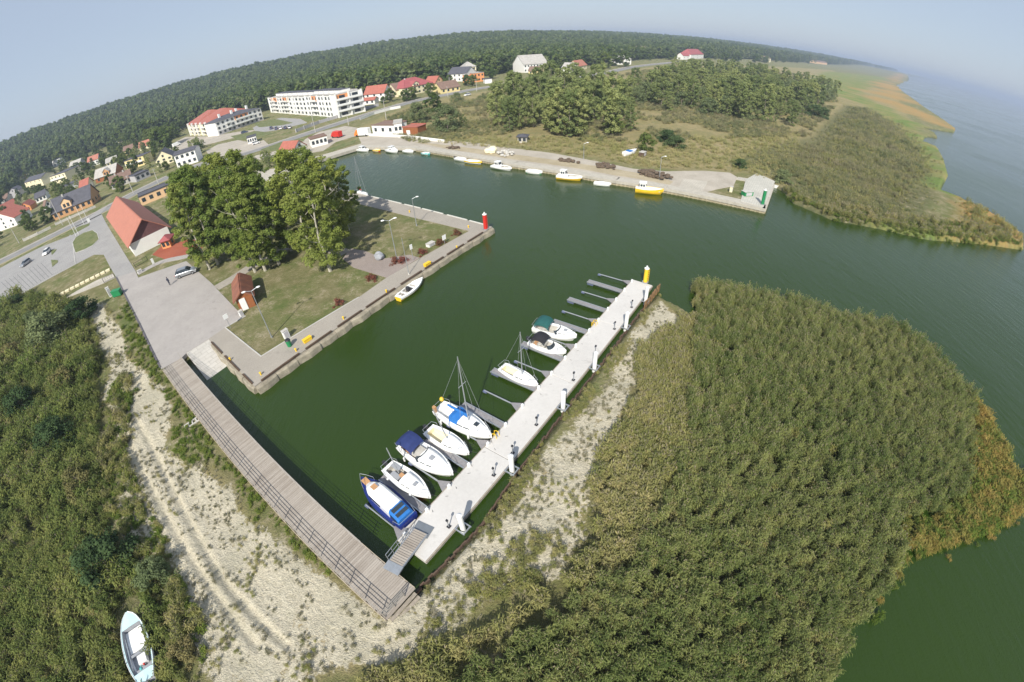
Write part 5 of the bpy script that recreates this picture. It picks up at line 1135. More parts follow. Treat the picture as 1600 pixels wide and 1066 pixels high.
for k in range(3): c = P3(W3*k/2, -.3); b.box(c.x, c.y, 6.2, .7, 1.2, 12.4, rz3)
build_each(b, 'wall_fin', MT['wallw'], hot)
HOUSES.append((((a+b_)/2).xy, 30)); HOUSES.append((m_.xy, 25)); HOUSES.append((b_.xy, 16)); HOUSES.append((a.xy, 16))
# red and grey roofed hotel
a, b_, c_ = G(297, 211.5, 1), G(342, 212, 1), G(412, 187.5, 1)
h2 = thing('hotel_block', 'three storey cream and white hotel with red roofs and one slate grey roof', 'apartment block', (a.x, a.y, 1.0))
P1, W1, d1, n1, rz1 = wing(h2, a, b_-(b_-a).normalized()*15.3, 33, 8.2, 3, 7, MT['cream'], balc=(1, 3, 5))
P2, W2, d2_, n2_, rz2 = wing(h2, b_, c_, 15, 8.4, 3, 10, MT['wallw'], orange=(4, 5, 6), balc=(4, 5, 6, 7, 2), base=MT['greyp'])
def hiproof(P_, W_, D_, z_, h_, x0=0.0, o=.6):
    q = MB(); m_ = D_/2
    pts = [P_(x0-o, -o), P_(x0+W_+o, -o), P_(x0+W_+o, D_+o), P_(x0-o, D_+o)]; r0, r1 = P_(x0+W_*.3, m_), P_(x0+W_*.7, m_)
    q.add([(p.x, p.y, z_) for p in pts]+[(r0.x, r0.y, z_+h_), (r1.x, r1.y, z_+h_)], [(0, 1, 5, 4), (1, 2, 5), (2, 3, 4, 5), (3, 0, 4), (3, 2, 1, 0)]); return q
for x0, w_ in ((0, .48), (.5, .5)):
    hiproof(P1, W1*w_, 33, 8.25, 6.0, W1*x0).build('red_roof', MT['redroof'], h2)
r_ = hiproof(P2, W2*.99, 15, 8.45, 2.2, 0).build('grey_roof', MT['greyroof'], h2)
b = MB()
for x, y in ((.2, 6), (.45, 5), (.62, 9), (.8, 6)): c = P2(W2*x, y); b.box(c.x, c.y, 11.2, 1.2, 1.2, 2.4, rz2)
build_each(b, 'chimney', MT['white'], r_)
b = MB()
for k in range(5): c = P1(W1*(k+.5)/5, -.5); b.box(c.x, c.y, 4.6, 1.6, 1.2, 9.2, rz1)
build_each(b, 'bay_front', MT['wallw'], h2)
HOUSES.append((((a+b_)/2).xy, 24)); HOUSES.append((((c_+b_)/2).xy, 30)); HOUSES.append((c_.xy, 12))

# ------------------------------------------------------------------ walls, fences, street furniture
def low_wall(name, label, pts, h, wd, mat, cat='wall', z=1.0, posts=0, pm=None):
    L = GP(pts, z) if not isinstance(pts[0], Vector) else pts; o = L[0]; t = thing(name, label, cat, (o.x, o.y, z)); b = MB()
    for p, q in zip(L[:-1], L[1:]): b.bar((p.x-o.x, p.y-o.y, h/2), (q.x-o.x, q.y-o.y, h/2), wd, h)
    b.build('wall_panel', MT[mat], t)
    if posts:
        b = MB()
        for p, q in zip(L[:-1], L[1:]):
            n = max(1, int((q-p).length/posts))
            for k in range(n): c = p+(q-p)*(k/n); b.box(c.x-o.x, c.y-o.y, h/2+.12, .4, .4, h+.25)
        build_each(b, 'pillar', MT[pm or mat], t)
    return t
low_wall('white_wall', 'long low white wall behind the left end of the far quay', [(569, 212.5), (600, 213.5), (640, 216), (694.5, 223)], .95, .3, 'wallw')
low_wall('garden_wall', 'pale pink garden wall along the street at the left', [(38, 377), (60, 367), (80, 357)], 1.0, .35, 'stone', posts=4)
low_wall('garden_wall', 'pale garden wall in front of the dark grey roofed guest house', [(88, 352), (110, 342), (135, 331), (150, 324)], .9, .35, 'stone', posts=4)
low_wall('garden_fence', 'grey panel fence along the street in front of the white hotel', [(463, 207), (500, 193), (552, 178), (575, 170), (592, 166)], 1.6, .12, 'greyp', 'fence', posts=5)
low_wall('garden_fence', 'white panel fence beside the street, right of the white hotel', [(563, 188), (585, 179), (610, 172), (626, 169)], 1.3, .15, 'wallw', 'fence')
# row of pale concrete blocks by the lawn
pa, pb = G(86, 466, 1), G(173, 422, 1)
for i in range(11):
    u = (i+.5)/11; c = pa+(pb-pa)*u; t = thing('concrete_block', 'pale concrete block in the row beside the grass verge', 'block', (c.x, c.y, 1.0), math.atan2((pb-pa).y, (pb-pa).x)+random.uniform(-.05, .05), 'row of pale concrete blocks')
    MB().box(0, 0, .22, (pb-pa).length/11*.8, .9, .48).build('slab', MT['cream'], t, bevel=.05)
sheet('concrete_strip', GP([(102, 466), (125, 458), (160, 444), (181, 434), (176, 428), (150, 439), (120, 455)], 1.0), .6, 1.06, MP['conc'])
# metal barriers beside the gate
def barrier(label, p, q):
    a, b_ = G(*p, 1.05), G(*q, 1.05); t = thing('metal_barrier', label, 'barrier', a, math.atan2((b_-a).y, (b_-a).x)); L = (b_-a).length; b = MB()
    for z in (.12, 1.05): b.bar((0, 0, z), (L, 0, z), .05, .05)
    n = int(L/.5); 
    for k in range(n+1): b.bar((L*k/n, 0, .12), (L*k/n, 0, 1.05), .03, .03)
    b.build('bars', MT['dark'], t); b = MB()
    for k in (0, 1): b.box(L*k, 0, .55, .09, .09, 1.15)
    build_each(b, 'post', MT['dark'], t)
barrier('dark metal barrier right of the gate by the white hall', (212, 418), (231, 407)); barrier('dark metal barrier left of the gate, beside the lawn', (163, 442), (180, 434))
# lamps
def lamp(label, base, top, heads=2, z=1.0, aim=0.0, group='harbour lamp posts', r=.06):
    h = topz(base, top, z); g = G(base[0], base[1], z); t = thing('lamp_post', label, 'lamp', g, aim, group)
    b = MB(); b.tube((0, 0, 0), (0, 0, h), r*1.3, r*.8, 8); b.build('pole', MT['galv'], t)
    arms = (-1, 1) if heads == 2 else (1,)
    for s in arms:
        b = MB(); b.tube((0, 0, h-.05), (s*.75, 0, h+.18), .035, n=6); ar = b.build('arm', MT['galv'], t)
        b = MB(); b.ball((s*.95, 0, h+.18), .30, .17, .11, 10, 6); b.build('lamp_head', MT['white'], ar)
    b = MB(); b.tube((0, 0, -.02), (0, 0, .25), .14, n=8); b.build('foot', MT['galv'], t)
lamp('double headed lamp post on the lawn corner nearest the slipway', (425, 527.6), (402, 463), 2, aim=.5)
lamp('double headed lamp post beside the dry grass by the plaza', (621, 408), (610, 354), 2, aim=.3)
lamp('lamp post on the north side of the park near the water', (651, 353), (649, 318), 1, aim=.3)
lamp('single lamp post at the middle of the far quay', (912, 248.5), (909, 230), 1)
lamp('single lamp post behind the heap of nets on the far quay', (1030, 281), (1031, 252), 1)
for i, (b_, t_) in enumerate([((98, 352), (82, 312)), ((249, 290), (244, 266)), ((155, 312), (150, 286)), ((30, 380), (22, 352)), ((209, 303), (203, 276)), ((493, 207), (490, 182)), ((604, 189), (602, 160)), ((545, 196), (544, 181)), ((745, 143), (744, 126)), ((867, 124), (866, 110)), ((700, 152), (699, 138))]):
    h = topz(b_, t_); g = G(b_[0], b_[1], 1.0); t = thing('utility_pole', 'pale concrete pole beside the street, ' + ['in front of the dark grey guest house', 'behind the park trees', 'above the car park', 'at the far left', 'near the brown roofed house', 'below the white hotel', 'near the red roofed street house', 'beside the red van', 'near the orange walled houses', 'below the pale roofed guest house', 'beside the yellow bungalow'][i], 'pole', g, .4, 'poles along the street')
    b = MB(); b.tube((0, 0, 0), (0, 0, h), .16, .09, 8); b.build('pole', MT['stone'], t); b = MB(); b.box(.0, 0, h-.4, 1.6, .1, .1); b.build('crossarm', MT['galv'], t)
for i, (b_, t_) in enumerate([((119, 369), (111, 341)), ((123, 367), (115, 338)), ((131, 350), (121, 325)), ((139, 348), (131, 322))]):
    h = topz(b_, t_); g = G(b_[0], b_[1], 1.05); t = thing('flagpole', 'slim white flagpole by the grass island, ' + ['leftmost of four', 'second from left of four', 'third from left of four', 'rightmost of four'][i], 'flagpole', g, 0, 'flagpoles by the car park')
    b = MB(); b.tube((0, 0, 0), (0, 0, h), .07, .04, 8); b.build('pole', MT['white'], t); b = MB(); b.tube((0, 0, -.02), (0, 0, .3), .18, .12, 8); b.build('foot', MT['stone'], t)
t = thing('flagpole', 'thin bare flagpole on the quay walk above the yellow boat', 'flagpole', G(639, 429, 1.05)); h = topz((639, 429), (630, 382))
MB().tube((0, 0, 0), (0, 0, h), .06, .035, 8).build('pole', MT['galv'], t); MB().tube((0, 0, 0), (0, 0, .3), .14, .1, 8).build('foot', MT['stone'], t)
def sign(label, base, h, w_=.6, hh=.45, z=1.05, m='white', rz=.9):
    t = thing('sign', label, 'sign', G(base[0], base[1], z), rz); MB().tube((0, 0, 0), (0, 0, h), .04, n=6).build('post', MT['galv'], t); MB().box(0, -.03, h+hh*.2, w_, .05, hh).build('panel', MT[m], t)
sign('white sign on a post at the lawn corner by the apron', (361, 513), 1.9, .7, .7); sign('white sign on a post beside the reddish shrubs on the quay', (646, 407), 2.2, .5, .8)
sign('small white sign on a post in the lawn beside the barrier', (243, 418), 1.3, .5, 1.2); sign('white notice board by the grass triangle near the flagpoles', (141, 350), 1.2, 1.0, 1.4)
sign('white sign on the park lawn beside the dry patch', (695, 381), 1.0, .8, .8)
def bin_(label, p, col, s=1.0, z=1.05, name='litter_bin'):
    t = thing(name, label, 'bin', G(p[0], p[1], z), .5); b = MB(); b.tube((0, 0, .05), (0, 0, .95*s), .30*s, .36*s, 12); b.build('body', MT[col], t); b = MB(); b.tube((0, 0, .95*s), (0, 0, 1.08*s), .38*s, .30*s, 12); b.build('lid', MT['dark'], t)
bin_('green litter bin on the quay walk beside the white cabinet', (453, 541), 'green')
t = thing('waste_container', 'green waste container at the edge of the apron', 'container', G(185, 462, 1.0), .3)
MB().box(0, 0, .65, 1.9, 1.1, 1.1).build('body', MT['green'], t, bevel=.06); MB().box(0, 0, 1.26, 2.0, 1.2, .12, tilt=.04).build('lid', MT['green'], t)
b = MB(); [b.tube((sx*.8, sy*.45, .05), (sx*.8, sy*.45+.06, .05), .1, n=8) for sx in (-1, 1) for sy in (-1, 1)]; build_each(b, 'wheel', MT['rubber'], t)
def cabinet(label, p, sx, sy, sz, m='white', z=1.0, name='utility_cabinet', cat='cabinet', rz=.9):
    t = thing(name, label, cat, G(p[0], p[1], z), rz); MB().box(0, 0, sz/2, sx, sy, sz).build('case', MT[m], t, bevel=.02); MB().box(0, 0, sz+.03, sx+.1, sy+.1, .07).build('lid', MT['stone'], t); MB().box(0, -sy/2-.01, sz*.5, sx*.7, .03, sz*.75).build('door', MT['greyp'], t)
cabinet('white cabinet beside the green litter bin on the lawn edge', (449, 528), .8, .5, 1.2); cabinet('white cabinet at the left of the green container', (174, 463), .7, .7, 2.0)
cabinet('low white box on the lawn beside the dark metal barrier', (219, 426), 1.0, .6, .6); cabinet('low white box on the dry lawn near the north quay', (673, 384), 1.4, .8, .5)
cabinet('white box at the door of the wooden hut', (378, 493), .6, .5, .8)
for i, p in enumerate([(360.5, 563), (408, 586), (463, 549), (537, 499), (604, 457), (714, 388), (640, 332), (732, 356)]):
    t = thing('mooring_bollard', 'small yellow bollard on the quay edge, ' + ['beside the slipway', 'at the quay corner nearest the slipway', 'near the green litter bin', 'by the middle of the park lawn', 'just left of the yellow boat', 'by the outer end of the quay walk', 'on the north quay walk by the tree shadow', 'near the red beacon'][i], 'bollard', G(p[0], p[1], 1.05), 0, 'yellow bollards on the park quay')
    MB().tube((0, 0, 0), (0, 0, .32), .10, .09, 10).build('stem', MT['yellow'], t); MB().ball((0, 0, .37), .15, .15, .10, 10, 6).build('cap', MT['yellow'], t)
for i, p in enumerate([(481, 533), (668, 415)]):
    t = thing('rescue_box', ['yellow box on the quay edge right of the green litter bin', 'yellow box on the quay edge above the yellow boat'][i], 'box', G(p[0], p[1], 1.05), .9, 'yellow boxes on the quay'); MB().box(0, 0, .22, 1.2, .5, .4).build('case', MT['yellow'], t, bevel=.04); MB().box(0, 0, .46, 1.25, .55, .07).build('lid', MT['yellow'], t)
# cars
def car(label, p, q, paint, L=4.5, z=1.06, tall=1.5, group=None, name='parked_car', flip=False):
    a, b_ = G(p[0], p[1], z+.5), G(q[0], q[1], z+.5); c = (a+b_)/2; t = thing(name, label, 'car', (c.x, c.y, z), math.atan2((b_-a).y, (b_-a).x), group); W_ = L*.39
    prof = [(-.5, .28), (-.5, .62), (-.47, .88), (-.40, .95), (.14, .95), (.36, .86), (.47, .72), (.5, .5), (.49, .28)]
    b = MB(); rows = []
    for s, k in ((-1, .86), (-.94, 1), (.94, 1), (1, .86)): rows.append([(x*L, s*W_/2, .28+(zz-.28)*k) for x, zz in prof])
    b.loft([r for r in rows], True, True, True); b.build('body', MT[paint], t, bevel=.03)
    b = MB(); n = [(-.46, .93), (-.40, tall-.06), (-.10, tall), (.10, tall-.06), (.24, .92)]; rows = [[(x*L, s*W_/2*(.93 if zz < 1 else .76), zz) for x, zz in n] for s in (-1, 1)]; b.loft(rows, True, True, True); g_ = b.build('cabin_glass', MT['glass'], t)
    b = MB(); b.box(-.14*L, 0, tall-.005, L*.40, W_*.74, .05); b.build('roof', MT[paint], t)
    for sx in (-.31, .31):
        for s in (-1, 1):
            b = MB(); b.tube((sx*L, s*(W_/2-.2), .33), (sx*L, s*(W_/2+.01), .33), .33, n=14); w__ = b.build('wheel', MT['rubber'], t); b = MB(); b.tube((sx*L, s*(W_/2+.005), .33), (sx*L, s*(W_/2+.025), .33), .19, n=10); b.build('rim', MT['silver'], w__)
    for s in (-1, 1):
        b = MB(); b.box(.487*L, s*W_*.36, .66, .12, .35, .14); b.build('headlight', MT['frame'], t); b = MB(); b.box(-.495*L, s*W_*.40, .72, .08, .2, .2); b.build('tail_light', MT['red'], t)
    return t
car('silver estate car parked alone at the top of the paved apron', (278, 430), (304, 421), 'silver', 4.4)
car('white car parked beside a small grass triangle in the car park', (78, 389), (68, 399), 'carwhite', 4.2)
car('dark car with grey roof parked in the left of the car park', (46, 407), (34, 416), 'silver', 4.2)
car('white car driving on the street beyond the bushes', (734, 147.5), (727, 149), 'carwhite', 4.4, name='street_car')
for i, (x, y, m) in enumerate([(424, 200, 'carblue'), (432, 200.5, 'carblue'), (439, 200, 'carwhite'), (446, 199.6, 'carblue'), (453, 199, 'silver')]):
    car(['dark blue', 'navy', 'white', 'dark blue', 'silver'][i]+' car in the row before the white hotel, ' + ['first from the left', 'second from the left', 'the only white one', 'between the white and silver cars', 'the only silver one'][i], (x-1.5, y+2.2), (x+1.2, y-1.6), m, 4.2, group='cars parked before the white hotel')
car('dark car parked in front of the grey roofed hotel wing', (378, 208), (386, 205.5), 'carblue', 4.2); car('small pale car on the gravel by the cream hotel wing', (396, 225), (404, 222.5), 'carwhite', 3.6)
def van(label, p, q, body, cab, L, h, z=1.05, name='van'):
    a, b_ = G(p[0], p[1], z), G(q[0], q[1], z); c = (a+b_)/2; t = thing(name, label, name, (c.x, c.y, z), math.atan2((b_-a).y, (b_-a).x)); w_ = 2.1
    MB().box(-L*.12, 0, h/2+.25, L*.72, w_, h-.3).build('cargo_body', MT[body], t, bevel=.12)
    b = MB(); rows = [[(L*.25, s*w_/2*.96, .35), (L*.25, s*w_/2*.96, h*.86), (L*.36, s*w_/2*.9, h*.84), (L*.44, s*w_/2*.94, h*.5), (L*.5, s*w_/2*.94, h*.42), (L*.5, s*w_/2*.94, .35)] for s in (-1, 1)]; b.loft(rows, True, True, True); b.build('cab', MT[cab], t)
    MB().add([(L*.372, -w_*.42, h*.82), (L*.372, w_*.42, h*.82), (L*.452, w_*.44, h*.51), (L*.452, -w_*.44, h*.51)], [(0, 1, 2, 3)]).build('windscreen', MT['glass'], t)
    for sx in (-.32, .33):
        for s in (-1, 1): b = MB(); b.tube((sx*L, s*(w_/2-.25), .4), (sx*L, s*(w_/2+.01), .4), .4, n=12); b.build('wheel', MT['rubber'], t)
van('bright red delivery van beside the low white shed', (535, 215), (519, 214.5), 'red', 'red', 5.6, 2.5)
van('white box truck with orange cab parked near the white quay wall', (577, 212), (558, 213), 'white', 'orange', 7.0, 3.0, name='truck')
van('white camper van parked on the gravel by the big round tree', (270, 231), (283, 226), 'white', 'white', 5.5, 2.3, name='camper_van')
# clutter on the far quay
def heap(label, pts, h, mat, n, name, cat, z=1.08, sz=.5):
    L = GP(pts, z); c = sum(L, Vector())/len(L); t = thing(name, label, cat, (c.x, c.y, z)); b = MB(); rs = random.Random(label)
    for k in range(n):
        i = rs.randrange(len(L)-1); p = L[i]+(L[i+1]-L[i])*rs.random(); p = p+(c-p)*rs.random()*.7; r_ = sz*rs.uniform(.5, 1.3); 
        b.ball((p.x-c.x, p.y-c.y, r_*.25+rs.random()*h*.5), r_, r_*rs.uniform(.6, 1.2), r_*rs.uniform(.4, .8), 7, 5)
    b.build('pile', mat, t); return t
NET = M('old_nets', (.115, .085, .06), 1, .35, 3, bmp=.5)
heap('long brown heap of fishing nets on the far quay, nearer the right end', [(997, 268), (1010, 267), (1030, 272), (1052, 281), (1040, 283), (1015, 278), (997, 272), (997, 268)], 1.2, NET, 90, 'net_heap', 'nets')
heap('brown heap of fishing nets on the far quay, left of the longer heap', [(930, 257), (950, 257), (966, 263), (960, 266), (935, 262), (930, 257)], 1.0, NET, 45, 'net_heap', 'nets')
heap('low dark heap of nets beside the gravel on the far quay', [(870, 249), (890, 251), (905, 256), (880, 254), (870, 249)], .6, NET, 25, 'net_heap', 'nets')
heap('heap of pale boulders and rubble on the far quay', [(778, 238), (795, 238), (806, 243), (790, 246), (778, 242), (778, 238)], 1.3, MT['stone'], 45, 'rubble_heap', 'rubble')
heap('cream tarpaulin covered stack beside the pale boulders', [(760, 237), (772, 236), (772, 240), (760, 240)], 1.2, MT['cream'], 34, 'covered_stack', 'stack', sz=1.0)
heap('dark heap of rope and floats in the middle of the left far quay', [(696, 231), (715, 231), (722, 233), (700, 233)], .6, NET, 20, 'net_heap', 'nets')
heap('dark stone pile on the park plaza under the tree', [(588, 400), (597, 401), (595, 407), (589, 406)], .9, MT['grey'], 40, 'stone_pile', 'stones')
beacon('harbour_beacon', 'green cylindrical beacon at the end of the far quay', 1191, 319.5, 1.2, 3.1, .34, MT['green'])
cabinet('green container box near the green beacon', (1167, 305), 2.4, 1.4, .9, 'green', 1.2, 'storage_box', 'box', .2); cabinet('short cream post box on the grass of the far quay end', (1142, 300), .8, .6, 1.2, 'cream', 1.05, 'storage_box', 'box')
cabinet('dark red crate on the far grass beside a small tree', (1004, 243.5), 2.2, 1.4, 1.1, 'rust', 1.05, 'wooden_crate', 'crate')
# person with a dark jacket on the apron
def person(label, p, z=1.06, h=1.76, rz=0.0):
    t = thing('person', label, 'person', G(p[0], p[1], z), rz)
    me = bpy.data.meshes.new('body')
    J = dict(pel=(0, 0, .95), spine=(0, 0, 1.18), chest=(0, .01, 1.38), neck=(0, .02, 1.50), head0=(0, .02, 1.58), head1=(0, .03, 1.70), lh=(-.10, 0, .90), lk=(-.13, .06, .50), la=(-.14, 0, .09), lt=(-.15, .16, .04),
             rh=(.10, 0, .90), rk=(.12, .0, .50), ra=(.13, -.08, .09), rt=(.14, .08, .04), ls=(-.19, .01, 1.42), le=(-.27, -.03, 1.16), lw=(-.24, .08, .92), lf=(-.23, .12, .82), rs=(.19, .01, 1.42), re=(.27, -.02, 1.16), rw=(.24, .10, .93), rf=(.23, .14, .83))
    rad = dict(pel=.14, spine=.125, chest=.15, neck=.055, head0=.085, head1=.10, lh=.10, lk=.065, la=.045, lt=.04, rh=.10, rk=.065, ra=.045, rt=.04, ls=.07, le=.045, lw=.032, lf=.035, rs=.07, re=.045, rw=.032, rf=.035)
    E = [('pel', 'spine'), ('spine', 'chest'), ('chest', 'neck'), ('neck', 'head0'), ('head0', 'head1'), ('pel', 'lh'), ('lh', 'lk'), ('lk', 'la'), ('la', 'lt'), ('pel', 'rh'), ('rh', 'rk'), ('rk', 'ra'), ('ra', 'rt'), ('chest', 'ls'), ('ls', 'le'), ('le', 'lw'), ('lw', 'lf'), ('chest', 'rs'), ('rs', 're'), ('re', 'rw'), ('rw', 'rf')]
    ks = list(J); me.from_pydata([J[k] for k in ks], [(ks.index(a), ks.index(b)) for a, b in E], []); me.materials.append(MT['cloth'])
    o = link('body', me, t); sk = o.modifiers.new('skin', 'SKIN'); 
    for i, k in enumerate(ks): v = me.skin_vertices[0].data[i]; v.radius = (rad[k], rad[k]); v.use_root = (k == 'pel')
    o.modifiers.new('sub', 'SUBSURF').levels = 1
    MB().ball((0, .035, 1.66), .092, .108, .125, 12, 8).build('face', MT['skin'], o, smooth=True)
    MB().ball((0, .018, 1.705), .098, .112, .10, 12, 8).build('hair', MT['dark'], o, smooth=True)
me_dummy = None
try: person('person in dark clothes standing on the apron below the silver car', (266, 446))
except Exception as e: print('person', e)
try: pass
except Exception: pass
# ------------------------------------------------------------------ vegetation
def quadmesh(name, V, mats, mi=None):
    """V: (n,4,3) quads"""
    n = len(V); me = bpy.data.meshes.new(name); me.vertices.add(n*4); me.vertices.foreach_set('co', V.reshape(-1).astype(np.float32))
    me.loops.add(n*4); me.loops.foreach_set('vertex_index', np.arange(n*4, dtype=np.int32)); me.polygons.add(n); me.polygons.foreach_set('loop_start', (np.arange(n)*4).astype(np.int32))
    for m in mats: me.materials.append(m)
    if mi is not None: me.polygons.foreach_set('material_index', np.asarray(mi, np.int32))
    me.update(calc_edges=True); return me
def unit(v): return v/np.maximum(np.linalg.norm(v, axis=-1, keepdims=True), 1e-9)
def leafquads(C_, nrm, size, rs, asp=.7):
    """leaf quads at C_ (n,3) facing nrm (n,3)"""
    n = len(C_); t = unit(np.cross(nrm, unit(rs.normal(size=(n, 3))))); b = np.cross(nrm, t); s = size[:, None] if np.ndim(size) else size
    a = t*s; c = b*s*asp
    return np.stack([C_-a-c*.5, C_-a*.1-c, C_+a+c*.3, C_+a*.1+c], 1)
LM = dict(
    poplar=leafmat('poplar_leaves', (.19, .25, .05), (.29, .35, .10), .35, .45, .14), willow=leafmat('willow_leaves', (.18, .225, .10), (.25, .29, .14), .4, .4, .15),
    oak=leafmat('oak_leaves', (.085, .13, .035), (.15, .20, .06), .35, .35, .25), birch=leafmat('birch_leaves', (.21, .265, .095), (.33, .37, .155), .35, .4, .25),
    pine=leafmat('pine_needles', (.08, .125, .05), (.155, .20, .078), .08, .3, .32), gold=leafmat('golden_leaves', (.15, .13, .03), (.20, .17, .04), .5, .3, .2),
    deep=leafmat('deep_green_leaves', (.055, .095, .04), (.10, .15, .06), .5, .3, .2), russet=leafmat('russet_leaves', (.15, .06, .04), (.22, .10, .06), 1.5, .2, .2), brownbush=leafmat('olive_brown_leaves', (.15, .15, .06), (.225, .205, .085), .5, .2, .2))
def crown_mesh(name, seed, Hh, r, z0, nclump, nleaf, lsize, mat, shape='ovoid', fuzz=.34, droop=0.0):
    rs = np.random.default_rng(seed); cl = []; 
    while len(cl) < nclump:
        u = rs.random(); z = z0+(Hh-z0)*u
        if shape == 'ovoid': prof = math.sin(math.pi*min(1, u*.82+.14))**.75
        elif shape == 'dome': prof = math.sqrt(max(0, 1-u*u*.95))
        elif shape == 'cone': prof = (1-u)**.8*.9+.1
        elif shape == 'pine': prof = math.sin(math.pi*min(1, u*.6+.32))**.8
        else: prof = math.sin(math.pi*min(1, u*.9+.06))**.5
        a = rs.random()*2*math.pi; q = math.sqrt(rs.uniform(.08, 1)); rr = r*prof*q*(1+.18*math.sin(3*a+seed)+.10*math.sin(5*a+2*seed+z))
        cl.append((rr*math.cos(a), rr*math.sin(a), z, (.55+.6*rs.random())))
    cl = np.array(cl); k = rs.integers(0, nclump, nleaf); cr = r*(1.55/nclump**.40)
    d = unit(rs.normal(size=(nleaf, 3))); rad = rs.random(nleaf)**.42; d2 = d*np.array([1, 1, .72])
    P = cl[k, :3]+d2*(rad*cl[k, 3]*cr)[:, None]
    if droop: P[:, 2] -= droop*rad*rs.random(nleaf)
    P[:, 2] = np.maximum(P[:, 2], z0*.5+.1)
    nrm = unit(d*.7+rs.normal(size=(nleaf, 3))*fuzz+np.array([0, 0, .35])); sz = lsize*rs.uniform(.6, 1.35, nleaf)
    return quadmesh(name, leafquads(P, nrm, sz, rs), [mat])
def trunk_mesh(name, seed, Hh, r, r0, mat, nb=7, z0=.3, lean=.04):
    rs = random.Random(seed); b = MB(); p = Vector((0, 0, -.3)); q = p.copy(); n = 5; rad = r0; pts = [(p, r0*1.3)]
    for i in range(1, n+1):
        q = Vector((rs.uniform(-1, 1)*lean*Hh*i/n, rs.uniform(-1, 1)*lean*Hh*i/n, Hh*.85*i/n)); pts.append((q, r0*(1-.82*i/n)))
    for (a, ra), (c, rc) in zip(pts[:-1], pts[1:]): b.tube(a, c, ra, rc, 7)
    for k in range(nb):
        u = z0+(.8-z0)*k/nb; i = min(n-1, int(u/.85*n)); a, ra = pts[i]; c, rc = pts[i+1]; s = a+(c-a)*((u/.85*n)-i); an = rs.random()*6.28; e = s+Vector((math.cos(an)*r*.75, math.sin(an)*r*.75, Hh*.13))
        mdl = (s+e)/2+Vector((0, 0, -.05*Hh*.3)); b.tube(s, mdl, ra*.42, ra*.25, 5); b.tube(mdl, e, ra*.25, ra*.07, 5)
    return b.mesh(name, mat)
PROTO = {}
def proto(kind, i, H_, r, z0, ncl, nlf, ls, leaf, shape, r0=.2, bark='bark', **k):
    PROTO.setdefault(kind, []).append((crown_mesh(kind+'_crown', hash((i, len(kind)))%999+i*7+1, H_, r, z0, ncl, nlf, ls, LM[leaf], shape, **k), trunk_mesh(kind+'_trunk', i+11, H_, r, r0, MT[bark]), H_))
for i in range(4): proto('poplar', i, 18, 4.0, 2.0, 130, 17000, .160, 'poplar', 'ovoid', .26, 'palebark')
for i in range(3): proto('grove', i, 14, 3.3, .9, 60, 5600, .22, 'birch', 'egg', .2)
for i in range(3): proto('willow', i, 8, 4.2, .3, 60, 5200, .22, 'willow', 'dome', .2)
for i in range(3): proto('oak', i, 9, 3.6, 1.2, 40, 2600, .32, 'oak', 'ovoid', .22)
for i in range(2): proto('pine', i, 16, 3.0, 5.5, 30, 1300, .42, 'pine', 'pine', .22)
for i in range(2): proto('conifer', i, 7, 1.1, .2, 24, 1500, .18, 'gold', 'cone', .1)
for i in range(2): proto('shrub', i, 1.4, 1.1, .0, 14, 700, .11, 'russet', 'dome', .04)
for i in range(2): proto('bush', i, 3.2, 2.0, .0, 40, 5200, .11, 'willow', 'dome', .08)
for i in range(2): proto('darkbush', i, 3.0, 2.0, .0, 40, 5200, .11, 'deep', 'dome', .08)
for i in range(2): proto('brownbush', i, 3.0, 2.0, .0, 36, 4200, .11, 'brownbush', 'dome', .08)
TREES = []
def tree(kind, label, x, y, h, name='tree', group=None, wide=1.0, z=None, cat='tree'):
    i = random.randrange(len(PROTO[kind])); cm, tm, H0 = PROTO[kind][i]; s = h/H0
    zz = z if z is not None else .98+float(hill(np.array([[x, y]]))[0])
    t = thing(name, label, cat, (x, y, zz), random.random()*6.28, group); t.scale = (s*wide, s*wide, s)
    link('trunk' if cat == 'tree' else 'stem', tm, t); link('crown' if cat == 'tree' else 'foliage', cm, t); TREES.append((x, y)); return t
# park trees by the basin
PARK = [(328, 421, 17), (341, 413, 19), (353, 396, 18), (399, 425, 18.5), (415, 423, 17), (436, 413, 16), (380, 386, 19), (411, 380, 19), (330, 372, 17), (368, 350, 17), (300, 352, 14), (516, 424, 17), (490, 402, 19), (531, 388, 16.5), (503, 368, 17), (455, 392, 13), (478, 345, 15), (545, 360, 14), (420, 345, 15), (345, 330, 13), (398, 335, 15)]
where = ['nearest the silver car, with a pale trunk', 'second from the silver car, with a tall pale trunk', 'behind the two pale trunks near the silver car', 'on the path edge behind the wooden hut, left of two', 'on the path edge behind the wooden hut, right of two', 'in the middle of the park beside the path',
         'rising tall in the middle of the left clump', 'tallest in the centre of the park', 'over the red paved yard', 'at the back of the left clump', 'at the left rear by the white hall', 'nearest the stone quay, with foliage down to the grass', 'tallest of the right clump', 'at the right edge of the right clump beside the plaza',
         'behind the tallest tree of the right clump', 'between the two clumps', 'at the back of the right clump near the north quay', 'at the far right edge near the red sail cover', 'at the back between the clumps', 'at the far back left toward the village', 'at the far back toward the harbour office']
for (px, py, h), wr in zip(PARK, where):
    g = G(px, py, 1); tree('poplar', 'tall light green park tree ' + wr, g.x, g.y, h, 'park_tree', 'tall light green trees in the park', random.uniform(.95, 1.12), 1.0)
